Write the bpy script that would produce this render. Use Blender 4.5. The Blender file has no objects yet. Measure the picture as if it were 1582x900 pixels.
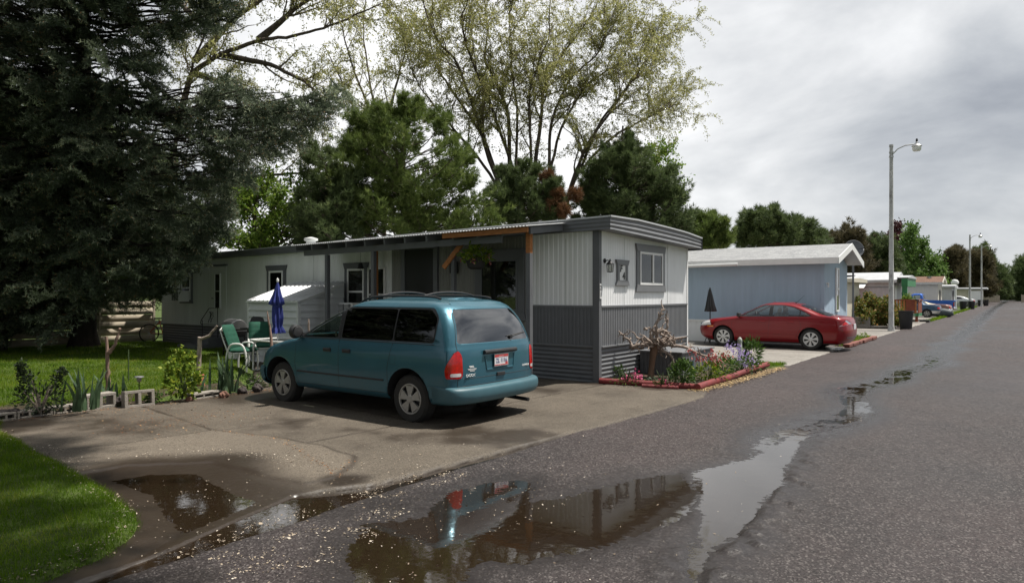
import bpy, bmesh, math, random
import numpy as np
from mathutils import Vector, Matrix, Quaternion
from mathutils.bvhtree import BVHTree
PI = math.pi
sc = bpy.context.scene
COL = sc.collection

# ------------------------------------------------------------------ camera, sky, sun, exposure
CAM_H = 1.75
FPX = 1040.0                       # focal length in photo pixels (photo is 1582 px wide)
YAW = math.atan2(1570 - 791, FPX)  # the road runs along +Y, the camera looks to the left of it
cam_d = bpy.data.cameras.new('camera'); cam = bpy.data.objects.new('camera', cam_d); COL.objects.link(cam)
cam.location = (0, 0, CAM_H); cam.rotation_euler = (PI / 2, 0, YAW)
cam_d.sensor_width = 36; cam_d.lens = 36 * FPX / 1582; cam_d.shift_y = 4 / 1582
cam_d.clip_start = 0.05; cam_d.clip_end = 3000
sc.camera = cam

SUN = Vector((0.31, 0.32, 1.0)).normalized()      # towards the sun
sun_d = bpy.data.lights.new('sun', 'SUN'); sun = bpy.data.objects.new('sun', sun_d); COL.objects.link(sun)
sun_d.energy = 4.8; sun_d.angle = math.radians(1.2); sun_d.color = (1.0, 0.95, 0.87)
sun.rotation_euler = (-SUN).to_track_quat('-Z', 'Y').to_euler(); sun.location = (0, 0, 40)

world = bpy.data.worlds.new('World'); sc.world = world; world.use_nodes = True
def build_world():
    nt = world.node_tree; N = nt.nodes; L = nt.links; N.clear()
    out = N.new('ShaderNodeOutputWorld'); bg = N.new('ShaderNodeBackground'); bg.inputs[1].default_value = 0.1
    L.new(bg.outputs[0], out.inputs[0])
    sky = N.new('ShaderNodeTexSky'); sky.sky_type = 'NISHITA'; sky.sun_disc = False
    sky.sun_elevation = math.asin(SUN.z); sky.sun_rotation = math.atan2(SUN.x, SUN.y)
    tc = N.new('ShaderNodeTexCoord'); sp = N.new('ShaderNodeSeparateXYZ'); L.new(tc.outputs['Generated'], sp.inputs[0])
    def math_(op, a, b=None, c=None):
        m = N.new('ShaderNodeMath'); m.operation = op
        for i, v in enumerate((a, b, c)):
            if v is None: continue
            if isinstance(v, (int, float)): m.inputs[i].default_value = v
            else: L.new(v, m.inputs[i])
        return m.outputs[0]
    z = math_('ADD', math_('ABSOLUTE', sp.outputs[2]), 0.03)
    cb = N.new('ShaderNodeCombineXYZ'); L.new(math_('ADD', sp.outputs[0], 2.3), cb.inputs[0]); L.new(math_('ADD', sp.outputs[1], 7.1), cb.inputs[1]); L.new(math_('MULTIPLY', z, 2.1), cb.inputs[2])
    def noise(scale, detail, rough, dist=0.0):
        n = N.new('ShaderNodeTexNoise'); n.inputs['Scale'].default_value = scale; n.inputs['Detail'].default_value = detail
        n.inputs['Roughness'].default_value = rough; n.inputs['Distortion'].default_value = dist
        L.new(cb.outputs[0], n.inputs['Vector']); return n.outputs[0]
    n1 = noise(2.5, 9, 0.54, 0.35); n2 = noise(1.15, 3, 0.5); n3 = noise(7.5, 6, 0.6)
    s = math_('ADD', math_('MULTIPLY', n1, 0.62), math_('ADD', math_('MULTIPLY', n2, 0.34), math_('MULTIPLY', n3, 0.08)))
    # the veil is thinner (brighter) over the left of the view
    dt = N.new('ShaderNodeVectorMath'); dt.operation = 'DOT_PRODUCT'; L.new(tc.outputs['Generated'], dt.inputs[0])
    dt.inputs[1].default_value = Vector((-0.60, 0.72, 0.34)).normalized()
    glow = math_('POWER', math_('MAXIMUM', dt.outputs['Value'], 0.0), 7.0)
    s2 = math_('ADD', s, math_('MULTIPLY', glow, 0.20))
    rp = N.new('ShaderNodeValToRGB'); L.new(s2, rp.inputs[0])
    e = rp.color_ramp.elements
    e[0].position = 0.38; e[0].color = (0.24, 0.26, 0.295, 1)
    e[1].position = 0.74; e[1].color = (1.0, 1.0, 1.0, 1)
    for p, c in ((0.46, (0.36, 0.38, 0.415)), (0.53, (0.50, 0.52, 0.545)), (0.62, (0.72, 0.73, 0.74))):
        k = e.new(p); k.color = (*c, 1)
    mul = N.new('ShaderNodeVectorMath'); mul.operation = 'SCALE'; L.new(rp.outputs[0], mul.inputs[0]); mul.inputs['Scale'].default_value = 8.0
    mx = N.new('ShaderNodeMix'); mx.data_type = 'RGBA'; mx.inputs['Factor'].default_value = 0.95
    L.new(sky.outputs[0], mx.inputs['A']); L.new(mul.outputs[0], mx.inputs['B'])
    L.new(mx.outputs['Result'], bg.inputs[0])
build_world()
vs = sc.view_settings; vs.view_transform = 'Standard'; vs.look = 'None'; vs.exposure = 0.52; vs.gamma = 1.0; vs.use_curve_mapping = False

# ------------------------------------------------------------------ helpers
FW = Vector((-math.sin(YAW), math.cos(YAW), 0)); RT = Vector((math.cos(YAW), math.sin(YAW), 0))
def at(px, py, z=0.0):
    """world point seen at photo pixel (px, py) at height z"""
    d = FPX * (CAM_H - z) / (py - 454.0); l = (px - 791.0) / FPX * d
    p = FW * d + RT * l; return Vector((p.x, p.y, z))
def atd(px, py, d):
    p = FW * d + RT * ((px - 791.0) / FPX * d); return Vector((p.x, p.y, CAM_H - (py - 454.0) * d / FPX))

rng_tab = np.random.RandomState(7).rand(8, 256, 256)
def vnoise(x, y, k=0):
    xi = np.floor(x).astype(int); yi = np.floor(y).astype(int); fx = x - xi; fy = y - yi
    fx = fx * fx * (3 - 2 * fx); fy = fy * fy * (3 - 2 * fy); T = rng_tab[k % 8]
    a = T[xi & 255, yi & 255]; b = T[(xi + 1) & 255, yi & 255]; c = T[xi & 255, (yi + 1) & 255]; d = T[(xi + 1) & 255, (yi + 1) & 255]
    return (a * (1 - fx) + b * fx) * (1 - fy) + (c * (1 - fx) + d * fx) * fy
def fbm(x, y, scale, oct=4, k=0):
    s = 0; a = 0.5; f = 1 / scale; t = 0
    for i in range(oct):
        s = s + a * vnoise(x * f + 17.3 * i, y * f + 5.1 * i, k + i); t += a; a *= 0.5; f *= 2.03
    return s / t - 0.5
def sstep(a, b, x):
    t = np.clip((x - a) / (b - a), 0, 1); return t * t * (3 - 2 * t)
def poly_sd(X, Y, poly):
    """signed distance to a polygon, negative inside"""
    n = len(poly); d = np.full(X.shape, 1e9); ins = np.zeros(X.shape, bool)
    for i in range(n):
        ax, ay = poly[i]; bx, by = poly[(i + 1) % n]
        ex, ey = bx - ax, by - ay; wx, wy = X - ax, Y - ay
        t = np.clip((wx * ex + wy * ey) / (ex * ex + ey * ey + 1e-12), 0, 1)
        d = np.minimum(d, np.hypot(wx - ex * t, wy - ey * t))
        c = ((ay > Y) != (by > Y)) & (X < (bx - ax) * (Y - ay) / (by - ay + 1e-12) + ax)
        ins ^= c
    return np.where(ins, -d, d)

def tag(o, label=None, cat=None, group=None, kind=None):
    if label: o['label'] = label
    if cat: o['category'] = cat
    if group: o['group'] = group
    if kind: o['kind'] = kind
    return o
def thing(name, label, cat, loc=(0, 0, 0), rz=0.0, group=None):
    o = bpy.data.objects.new(name, None); COL.objects.link(o); o.location = loc; o.rotation_euler = (0, 0, rz)
    o.empty_display_size = 0.2
    return tag(o, label, cat, group)
def wloc(o):
    v = Vector((0, 0, 0))
    while o is not None: v += o.location; o = o.parent
    return v
def copy_tree(o, parent=None):
    c = o.copy(); COL.objects.link(c); c.parent = parent
    for ch in list(o.children): copy_tree(ch, c)
    return c
def mesh_obj(name, V, F, mats, parent=None, smooth=False, mi=None, world=False, sharp=40):
    me = bpy.data.meshes.new(name)
    if world and parent is not None:
        w = wloc(parent); V = [(v[0] - w.x, v[1] - w.y, v[2] - w.z) for v in V]
    me.from_pydata([tuple(v) for v in V], [], F)
    for m in (mats if isinstance(mats, (list, tuple)) else [mats]): me.materials.append(m)
    if mi is not None and len(mi) == len(me.polygons): me.polygons.foreach_set('material_index', mi)
    if smooth:
        me.polygons.foreach_set('use_smooth', [True] * len(me.polygons)); me.set_sharp_from_angle(angle=math.radians(sharp))
    me.update()
    o = bpy.data.objects.new(name, me); COL.objects.link(o); o.parent = parent
    return o
def np_mesh(name, V, F, mats, parent=None, smooth=True, attrs=None, vattrs=None):
    """V (n,3), F (m,k) numpy arrays, all faces with k corners; attrs: per-face floats"""
    me = bpy.data.meshes.new(name); n, m, k = len(V), len(F), F.shape[1]
    me.vertices.add(n); me.vertices.foreach_set('co', np.asarray(V, np.float32).ravel())
    me.loops.add(m * k); me.loops.foreach_set('vertex_index', np.asarray(F, np.int32).ravel())
    me.polygons.add(m); me.polygons.foreach_set('loop_start', np.arange(0, m * k, k, dtype=np.int32))
    me.polygons.foreach_set('loop_total', np.full(m, k, np.int32))
    me.polygons.foreach_set('use_smooth', np.full(m, smooth))
    for nm, a in (attrs or {}).items():
        at_ = me.attributes.new(nm, 'FLOAT', 'FACE'); at_.data.foreach_set('value', np.asarray(a, np.float32))
    for nm, a in (vattrs or {}).items():
        at_ = me.attributes.new(nm, 'FLOAT', 'POINT'); at_.data.foreach_set('value', np.asarray(a, np.float32))
    me.update(calc_edges=True); me.validate()
    for mm in (mats if isinstance(mats, (list, tuple)) else [mats]): me.materials.append(mm)
    o = bpy.data.objects.new(name, me); COL.objects.link(o); o.parent = parent
    return o

class MB:
    def __init__(self): self.v = []; self.f = []; self.mi = []; self.m = 0
    def add(self, V, F):
        b = len(self.v); self.v += [tuple(p) for p in V]
        for q in F: self.f.append([i + b for i in q]); self.mi.append(self.m)
        return self
    def box(self, x0, x1, y0, y1, z0, z1):
        x0, x1 = min(x0, x1), max(x0, x1); y0, y1 = min(y0, y1), max(y0, y1); z0, z1 = min(z0, z1), max(z0, z1)
        return self.add([(x0, y0, z0), (x1, y0, z0), (x1, y1, z0), (x0, y1, z0), (x0, y0, z1), (x1, y0, z1), (x1, y1, z1), (x0, y1, z1)],
                        [(0, 3, 2, 1), (4, 5, 6, 7), (0, 1, 5, 4), (1, 2, 6, 5), (2, 3, 7, 6), (3, 0, 4, 7)])
    def obox(self, c, s, R=None):
        R = R or Matrix.Identity(3); c = Vector(c); V = []
        for dz in (-1, 1):
            for dx, dy in ((-1, -1), (1, -1), (1, 1), (-1, 1)):
                V.append(c + R @ Vector((dx * s[0] / 2, dy * s[1] / 2, dz * s[2] / 2)))
        return self.add(V, [(0, 3, 2, 1), (4, 5, 6, 7), (0, 1, 5, 4), (1, 2, 6, 5), (2, 3, 7, 6), (3, 0, 4, 7)])
    def bar(self, p, q, w, h, up=(0, 0, 1)):
        p = Vector(p); q = Vector(q); d = (q - p); L = d.length; d.normalize(); up = Vector(up)
        s = d.cross(up)
        if s.length < 1e-4: s = d.cross(Vector((1, 0, 0)))
        s.normalize(); u = s.cross(d)
        R = Matrix((d, s, u)).transposed()
        return self.obox((p + q) / 2, (L, w, h), R)
    def tube(self, pts, r, n=8, cap=True):
        pts = [Vector(p) for p in pts]; k = len(pts)
        rr = r if isinstance(r, (list, tuple)) else [r] * k
        V = []; F = []; prev = None
        for i, p in enumerate(pts):
            t = (pts[min(i + 1, k - 1)] - pts[max(i - 1, 0)])
            if t.length < 1e-9: t = Vector((0, 0, 1))
            t.normalize()
            if prev is None:
                a = Vector((1, 0, 0)) if abs(t.x) < 0.8 else Vector((0, 1, 0)); u = t.cross(a).normalized()
            else:
                u = (prev - t * prev.dot(t))
                if u.length < 1e-6: u = t.cross(Vector((1, 0, 0.3)))
                u.normalize()
            prev = u; w = t.cross(u)
            for j in range(n):
                a = 2 * PI * j / n; V.append(p + (u * math.cos(a) + w * math.sin(a)) * rr[i])
        for i in range(k - 1):
            for j in range(n):
                F.append((i * n + j, i * n + (j + 1) % n, (i + 1) * n + (j + 1) % n, (i + 1) * n + j))
        if cap: F.append(tuple(range(n - 1, -1, -1))); F.append(tuple(range((k - 1) * n, k * n)))
        return self.add(V, F)
    def lathe(self, prof, n=20, c=(0, 0, 0), axis='z', cap=True):
        V = []; F = []; c = Vector(c)
        for r, h in prof:
            for j in range(n):
                a = 2 * PI * j / n; x, y = r * math.cos(a), r * math.sin(a)
                V.append(c + (Vector((x, y, h)) if axis == 'z' else Vector((x, h, y)) if axis == 'y' else Vector((h, x, y))))
        for i in range(len(prof) - 1):
            for j in range(n): F.append((i * n + j, i * n + (j + 1) % n, (i + 1) * n + (j + 1) % n, (i + 1) * n + j))
        if cap: F.append(tuple(range(n - 1, -1, -1))); F.append(tuple(range((len(prof) - 1) * n, len(prof) * n)))
        return self.add(V, F)
    def prism(self, poly, plane, a, b):
        """poly of 2D points in plane 'xy','xz','yz', extruded along the third axis from a to b"""
        def P(u, v, w): return {'xy': (u, v, w), 'xz': (u, w, v), 'yz': (w, u, v)}[plane]
        n = len(poly); V = [P(u, v, a) for u, v in poly] + [P(u, v, b) for u, v in poly]
        F = [tuple(range(n)), tuple(range(2 * n - 1, n - 1, -1))] + [(i, (i + 1) % n, n + (i + 1) % n, n + i) for i in range(n)]
        return self.add(V, F)
    def sheet(self, rows):
        n = len(rows[0]); V = [p for r in rows for p in r]
        return self.add(V, [(i * n + j, i * n + j + 1, (i + 1) * n + j + 1, (i + 1) * n + j) for i in range(len(rows) - 1) for j in range(n - 1)])
    def build(self, name, mats, parent=None, smooth=False, bevel=0, world=False, fix=True, sharp=40, seg=2):
        o = mesh_obj(name, self.v, self.f, mats, parent, False, self.mi, world)
        if fix:
            bm = bmesh.new(); bm.from_mesh(o.data); bmesh.ops.recalc_face_normals(bm, faces=bm.faces); bm.to_mesh(o.data); bm.free()
        if smooth:
            me = o.data; me.polygons.foreach_set('use_smooth', [True] * len(me.polygons)); me.set_sharp_from_angle(angle=math.radians(sharp))
        if bevel:
            b = o.modifiers.new('bevel', 'BEVEL'); b.width = bevel; b.segments = seg; b.limit_method = 'ANGLE'; b.angle_limit = math.radians(40)
        return o

def ribbed(mb, p0, du, n_len, z0, z1, nrm, pitch=0.08, amp=0.008, flat=0.55, ztop=None):
    """vertical-ribbed metal siding: starts at p0, runs along du for n_len metres, bulges along nrm"""
    p0 = Vector(p0); du = Vector(du).normalized(); nrm = Vector(nrm)
    us = []; u = 0.0
    while u < n_len:
        for f, h in ((0, 0), (flat * .5, 0), (flat * .5 + .12, 1), (.88, 1)):
            if u + f * pitch <= n_len: us.append((u + f * pitch, h))
        u += pitch
    us.append((n_len, 0))
    lo = [p0 + du * a + nrm * (amp * h) + Vector((0, 0, z0)) for a, h in us]
    hi = [p0 + du * a + nrm * (amp * h) + Vector((0, 0, ztop(a) if ztop else z1)) for a, h in us]
    return mb.sheet([lo, hi])
def corrugated(mb, p0, du, n_len, z0, z1, nrm, pitch=0.085, amp=0.014):
    """horizontally corrugated sheet"""
    p0 = Vector(p0); du = Vector(du).normalized(); nrm = Vector(nrm); n = int((z1 - z0) / pitch * 8); rows = []
    for i in range(n + 1):
        z = z0 + (z1 - z0) * i / n; o = nrm * (amp * (0.5 + 0.5 * math.sin(2 * PI * (z - z0) / pitch)))
        rows.append([p0 + o + Vector((0, 0, z)), p0 + du * n_len + o + Vector((0, 0, z))])
    return mb.sheet(rows)

def text_obj(name, body, size, mat, parent, loc, rot, depth=0.002, shear=0.0, align='CENTER', sx=1.0, bold=0.0):
    cu = bpy.data.curves.new(name, 'FONT'); cu.body = body; cu.size = size; cu.extrude = depth; cu.offset = bold; cu.align_x = align; cu.align_y = 'CENTER'; cu.shear = shear
    t = bpy.data.objects.new(name, cu); COL.objects.link(t)
    dg = bpy.context.evaluated_depsgraph_get(); me = bpy.data.meshes.new_from_object(t.evaluated_get(dg))
    bpy.data.objects.remove(t); bpy.data.curves.remove(cu)
    me.materials.clear(); me.materials.append(mat)
    o = bpy.data.objects.new(name, me); COL.objects.link(o); o.parent = parent; o.location = loc; o.rotation_euler = rot; o.scale = (sx, 1, 1)
    return o

# ------------------------------------------------------------------ materials
def nodes_of(name):
    m = bpy.data.materials.new(name); m.use_nodes = True; nt = m.node_tree
    return m, nt, nt.nodes, nt.links, nt.nodes['Principled BSDF']
def c4(c): return (c[0], c[1], c[2], 1)
def pmat(name, col, rough=0.5, var=0.18, scale=6.0, bump=0.0, bscale=60.0, metal=0.0, spec=0.5, coat=0.0, dirt=0.0, dirt_col=(0.05, 0.04, 0.03), dscale=1.3, stretch=None, trans=0.0):
    m, nt, N, L, b = nodes_of(name)
    tc = N.new('ShaderNodeTexCoord'); src = tc.outputs['Object']
    if stretch:
        mp = N.new('ShaderNodeMapping'); mp.inputs['Scale'].default_value = stretch; L.new(src, mp.inputs[0]); src = mp.outputs[0]
    n = N.new('ShaderNodeTexNoise'); n.inputs['Scale'].default_value = scale; n.inputs['Detail'].default_value = 6; L.new(src, n.inputs['Vector'])
    r = N.new('ShaderNodeValToRGB'); L.new(n.outputs[0], r.inputs[0])
    r.color_ramp.elements[0].position = 0.28; r.color_ramp.elements[1].position = 0.72
    r.color_ramp.elements[0].color = c4([c * (1 - var) for c in col]); r.color_ramp.elements[1].color = c4([min(1, c * (1 + var)) for c in col])
    out = r.outputs[0]
    if dirt > 0:
        d = N.new('ShaderNodeTexNoise'); d.inputs['Scale'].default_value = dscale; d.inputs['Detail'].default_value = 8; d.inputs['Roughness'].default_value = 0.65; L.new(src, d.inputs['Vector'])
        dr = N.new('ShaderNodeMapRange'); dr.inputs[1].default_value = 0.5; dr.inputs[2].default_value = 0.75; dr.inputs[4].default_value = dirt; L.new(d.outputs[0], dr.inputs[0])
        mx = N.new('ShaderNodeMix'); mx.data_type = 'RGBA'; L.new(dr.outputs[0], mx.inputs['Factor']); L.new(out, mx.inputs['A']); mx.inputs['B'].default_value = c4(dirt_col); out = mx.outputs['Result']
    L.new(out, b.inputs['Base Color'])
    rr = N.new('ShaderNodeMapRange'); L.new(n.outputs[0], rr.inputs[0]); rr.inputs[3].default_value = max(0.02, rough * 0.82); rr.inputs[4].default_value = min(1, rough * 1.2); L.new(rr.outputs[0], b.inputs['Roughness'])
    b.inputs['Metallic'].default_value = metal; b.inputs['Specular IOR Level'].default_value = spec
    if coat: b.inputs['Coat Weight'].default_value = coat; b.inputs['Coat Roughness'].default_value = 0.04
    if bump > 0:
        bn = N.new('ShaderNodeTexNoise'); bn.inputs['Scale'].default_value = bscale; bn.inputs['Detail'].default_value = 5; L.new(src, bn.inputs['Vector'])
        bp = N.new('ShaderNodeBump'); bp.inputs['Strength'].default_value = bump; bp.inputs['Distance'].default_value = 0.02; L.new(bn.outputs[0], bp.inputs['Height']); L.new(bp.outputs[0], b.inputs['Normal'])
    return m
def leaf_mat(name, c1, c2, c3=None, trans=0.3, rough=0.55, spec=0.3):
    """foliage: each leaf gets its own tone (face attribute), part of the light goes through"""
    m, nt, N, L, b = nodes_of(name)
    a = N.new('ShaderNodeAttribute'); a.attribute_name = 'tone'
    r = N.new('ShaderNodeValToRGB'); L.new(a.outputs['Fac'], r.inputs[0]); e = r.color_ramp.elements
    e[0].position = 0.0; e[0].color = c4(c1); e[1].position = 1.0; e[1].color = c4(c3 or c2)
    if c3: k = e.new(0.6); k.color = c4(c2)
    L.new(r.outputs[0], b.inputs['Base Color']); b.inputs['Roughness'].default_value = rough; b.inputs['Specular IOR Level'].default_value = spec
    t = N.new('ShaderNodeBsdfTranslucent'); L.new(r.outputs[0], t.inputs[0])
    mx = N.new('ShaderNodeMixShader'); mx.inputs[0].default_value = trans; L.new(b.outputs[0], mx.inputs[1]); L.new(t.outputs[0], mx.inputs[2])
    L.new(mx.outputs[0], N['Material Output'].inputs[0]); return m
def glass_mat(name, tint, refl=1.0, rough=0.02, density=0.6):
    """thin window glass: fresnel reflection over a tinted see-through"""
    m, nt, N, L, b = nodes_of(name); N.remove(b)
    g = N.new('ShaderNodeBsdfGlossy'); g.inputs['Roughness'].default_value = rough; g.inputs[0].default_value = (1, 1, 1, 1)
    tr = N.new('ShaderNodeBsdfTransparent'); tr.inputs[0].default_value = c4(tint)
    lw = N.new('ShaderNodeLayerWeight'); lw.inputs[0].default_value = 0.5; pw = N.new('ShaderNodeMath'); pw.operation = 'POWER'; L.new(lw.outputs['Facing'], pw.inputs[0]); pw.inputs[1].default_value = 4.0
    f = N.new('ShaderNodeMapRange'); L.new(pw.outputs[0], f.inputs[0]); f.inputs[3].default_value = 0.06 * refl; f.inputs[4].default_value = 0.95; refl = 1.0
    mx = N.new('ShaderNodeMixShader'); L.new(f.outputs[0], mx.inputs[0]); L.new(tr.outputs[0], mx.inputs[1]); L.new(g.outputs[0], mx.inputs[2])
    L.new(mx.outputs[0], N['Material Output'].inputs[0]); return m
def bark_mat(name, c1, c2, scale=9):
    m = pmat(name, [(a + b) / 2 for a, b in zip(c1, c2)], 0.9, 0.5, scale, 0.7, scale * 2.2, spec=0.15, stretch=(1, 1, 0.25)); return m

M = {}
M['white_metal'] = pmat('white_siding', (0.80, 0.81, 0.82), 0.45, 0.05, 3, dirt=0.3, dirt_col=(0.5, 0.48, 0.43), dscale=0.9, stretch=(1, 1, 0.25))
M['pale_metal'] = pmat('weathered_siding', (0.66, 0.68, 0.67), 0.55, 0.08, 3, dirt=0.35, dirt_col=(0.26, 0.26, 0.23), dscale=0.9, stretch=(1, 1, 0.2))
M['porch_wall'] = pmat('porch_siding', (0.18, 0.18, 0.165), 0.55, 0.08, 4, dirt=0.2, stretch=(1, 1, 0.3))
M['grey_paint'] = pmat('dark_grey_paint', (0.115, 0.12, 0.13), 0.5, 0.08, 4, dirt=0.25, dirt_col=(0.17, 0.165, 0.155), dscale=1.6)
M['grey_mid'] = pmat('mid_grey_paint', (0.155, 0.16, 0.17), 0.45, 0.07, 4, dirt=0.3, dirt_col=(0.22, 0.21, 0.20), dscale=1.5)
M['white_paint'] = pmat('white_paint', (0.78, 0.78, 0.77), 0.4, 0.04, 5, dirt=0.15, dirt_col=(0.5, 0.47, 0.42))
M['white_plastic'] = pmat('white_plastic', (0.74, 0.74, 0.73), 0.35, 0.04, 9)
M['roof_metal'] = pmat('white_roof_metal', (0.50, 0.51, 0.52), 0.35, 0.1, 2, metal=0.2, dirt=0.5, dirt_col=(0.32, 0.31, 0.3))
M['black'] = pmat('black_paint', (0.012, 0.012, 0.013), 0.45, 0.2, 8)
M['black_plastic'] = pmat('black_plastic', (0.02, 0.02, 0.022), 0.5, 0.2, 14)
M['rubber'] = pmat('tyre_rubber', (0.018, 0.017, 0.016), 0.75, 0.25, 20, 0.15, 90, dirt=0.4, dirt_col=(0.055, 0.048, 0.04), dscale=5)
M['new_wood'] = pmat('bare_lumber', (0.36, 0.15, 0.055), 0.7, 0.3, 5, 0.15, 40, stretch=(1, 8, 8), spec=0.2)
M['room_dark'] = pmat('room_dark_paint', (0.035, 0.033, 0.03), 0.9, 0.3, 2)
M['curtain'] = pmat('pale_curtain', (0.22, 0.20, 0.17), 0.9, 0.2, 8)
M['win_glass'] = glass_mat('window_glass', (0.55, 0.57, 0.56))
M['steel'] = pmat('dull_steel', (0.42, 0.42, 0.42), 0.4, 0.15, 8, metal=0.8)
M['chrome'] = pmat('bright_metal', (0.7, 0.7, 0.7), 0.15, 0.06, 8, metal=1.0)
M['green_porch'] = pmat('green_paint', (0.03, 0.19, 0.07), 0.5, 0.12, 5)
# ------------------------------------------------------------------ ground, road, water
def ground_material(name, c_dry, c_wet, speck=None, speck_scale=70, big=0.25, r_dry=0.7, r_wet=0.16, bump=0.5, stain=None, warm=(1.75, 1.75, 1.75)):
    m, nt, N, L, b = nodes_of(name)
    tc = N.new('ShaderNodeTexCoord'); O = tc.outputs['Object']
    def noise(s, d=6, r=0.6):
        n = N.new('ShaderNodeTexNoise'); n.inputs['Scale'].default_value = s; n.inputs['Detail'].default_value = d; n.inputs['Roughness'].default_value = r; L.new(O, n.inputs['Vector']); return n.outputs[0]
    def mixc(f, a, bb, mode='MIX'):
        x = N.new('ShaderNodeMix'); x.data_type = 'RGBA'; x.blend_type = mode
        if isinstance(f, float): x.inputs['Factor'].default_value = f
        else: L.new(f, x.inputs['Factor'])
        for s, v in (('A', a), ('B', bb)):
            if isinstance(v, tuple): x.inputs[s].default_value = c4(v)
            else: L.new(v, x.inputs[s])
        return x.outputs['Result']
    def rng(v, a, bb, c, d):
        x = N.new('ShaderNodeMapRange'); L.new(v, x.inputs[0]); x.inputs[1].default_value = a; x.inputs[2].default_value = bb; x.inputs[3].default_value = c; x.inputs[4].default_value = d; return x.outputs[0]
    at_ = N.new('ShaderNodeAttribute'); at_.attribute_name = 'wet'; wet = at_.outputs['Fac']
    ad = N.new('ShaderNodeAttribute'); ad.attribute_name = 'dry_tone'; dt = ad.outputs['Fac']
    nb = noise(0.55, 7, 0.62)
    base = mixc(rng(nb, 0.32, 0.68, 0, 1), tuple(c * (1 - big) for c in c_dry), tuple(c * (1 + big) for c in c_dry))
    if stain: base = mixc(rng(noise(1.9, 8, 0.7), 0.52, 0.72, 0, 0.8), base, stain)
    base = mixc(dt, base, tuple(min(1, c * k) for c, k in zip(c_dry, warm)))
    fn = noise(speck_scale * 0.8, 3, 0.7)
    base = mixc(0.75, base, rng(fn, 0.3, 0.7, 0.45, 1.5), 'MULTIPLY')
    if speck:
        v = N.new('ShaderNodeTexVoronoi'); v.inputs['Scale'].default_value = speck_scale; L.new(O, v.inputs['Vector'])
        sx = N.new('ShaderNodeSeparateColor'); L.new(v.outputs['Color'], sx.inputs[0])
        base = mixc(rng(sx.outputs[0], 0.70, 0.99, 0, 0.95), base, speck)
        base = mixc(rng(sx.outputs[1], 0.66, 0.92, 0, 0.8), base, tuple(c * 0.35 for c in c_dry))
    base = mixc(wet, base, c_wet)
    L.new(base, b.inputs['Base Color'])
    rg = N.new('ShaderNodeMix'); L.new(wet, rg.inputs[0]); L.new(rng(nb, 0.3, 0.7, r_dry * 0.85, min(1, r_dry * 1.15)), rg.inputs[2]); rg.inputs[3].default_value = r_wet
    L.new(rg.outputs[0], b.inputs['Roughness'])
    sg = N.new('ShaderNodeMix'); L.new(wet, sg.inputs[0]); sg.inputs[2].default_value = 0.22; sg.inputs[3].default_value = 0.42; L.new(sg.outputs[0], b.inputs['Specular IOR Level'])
    bp = N.new('ShaderNodeBump'); bp.inputs['Distance'].default_value = 0.012; L.new(fn, bp.inputs['Height'])
    bs = N.new('ShaderNodeMix'); L.new(wet, bs.inputs[0]); bs.inputs[2].default_value = bump; bs.inputs[3].default_value = bump * 0.22; L.new(bs.outputs[0], bp.inputs['Strength'])
    L.new(bp.outputs[0], b.inputs['Normal'])
    return m
M['asphalt'] = ground_material('asphalt', (0.032, 0.0268, 0.0268), (0.014, 0.011, 0.010), (0.130, 0.116, 0.110), 84, 0.36, 0.6, 0.17, 0.75, warm=(2.1, 1.75, 1.68))
M['concrete'] = ground_material('old_concrete', (0.100, 0.084, 0.066), (0.028, 0.020, 0.014), (0.15, 0.13, 0.105), 120, 0.34, 0.7, 0.30, 0.25, stain=(0.045, 0.034, 0.025))
M['concrete_far'] = ground_material('driveway_concrete', (0.22, 0.205, 0.185), (0.08, 0.065, 0.055), None, 60, 0.18, 0.72, 0.2, 0.2, stain=(0.10, 0.085, 0.07))
M['soil'] = ground_material('soil', (0.05, 0.038, 0.025), (0.02, 0.015, 0.01), (0.13, 0.10, 0.07), 55, 0.3, 0.9, 0.5, 0.9)
M['turf'] = ground_material('turf_ground', (0.055, 0.085, 0.014), (0.02, 0.03, 0.01), (0.07, 0.085, 0.03), 45, 0.25, 0.9, 0.6, 0.9)
M['grass'] = leaf_mat('grass_blades', (0.075, 0.150, 0.008), (0.155, 0.255, 0.014), (0.34, 0.35, 0.07), 0.6, 0.55, 0.15)

WATER_Z = -0.012
def pxpoly(pts): return [tuple(at(x, y).xy) for x, y in pts]
zz = lambda pts: pxpoly([(500 + a * 0.4425, 650 + b * 0.4425) for a, b in pts])
PUD_BROWN = zz([(60, 440), (150, 350), (330, 330), (430, 250), (600, 205), (725, 205), (740, 230), (690, 290), (860, 252), (1080, 195), (1265, 168), (1310, 262), (1240, 345), (900, 455), (700, 495), (540, 480), (450, 590), (120, 590)])
PUD_SKY = zz([(1262, 170), (1480, 128), (1600, 60), (1720, 10), (1650, 110), (1570, 250), (1500, 330), (1420, 420), (1330, 480), (1310, 600), (1265, 600), (1275, 430), (1330, 330)])
PUD_PAD = pxpoly([(120, 742), (230, 722), (340, 718), (400, 748), (450, 764), (440, 780), (380, 806), (300, 838), (230, 868), (140, 910), (60, 930), (150, 885), (222, 832), (210, 790), (170, 765)])
RUT = [(-2.05, 6.2), (-2.15, 8), (-2.1, 11), (-2.3, 14), (-1.9, 17), (-1.8, 22), (-1.85, 40), (-2.1, 90), (-2.1, 230)]
def rut_x(y): return np.interp(y, [p[1] for p in RUT], [p[0] for p in RUT]) + 0.12 * np.sin(y * 1.3) + 0.25 * (vnoise(y * 0.7, y * 0 + 3.3, 2) - 0.5)
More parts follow.
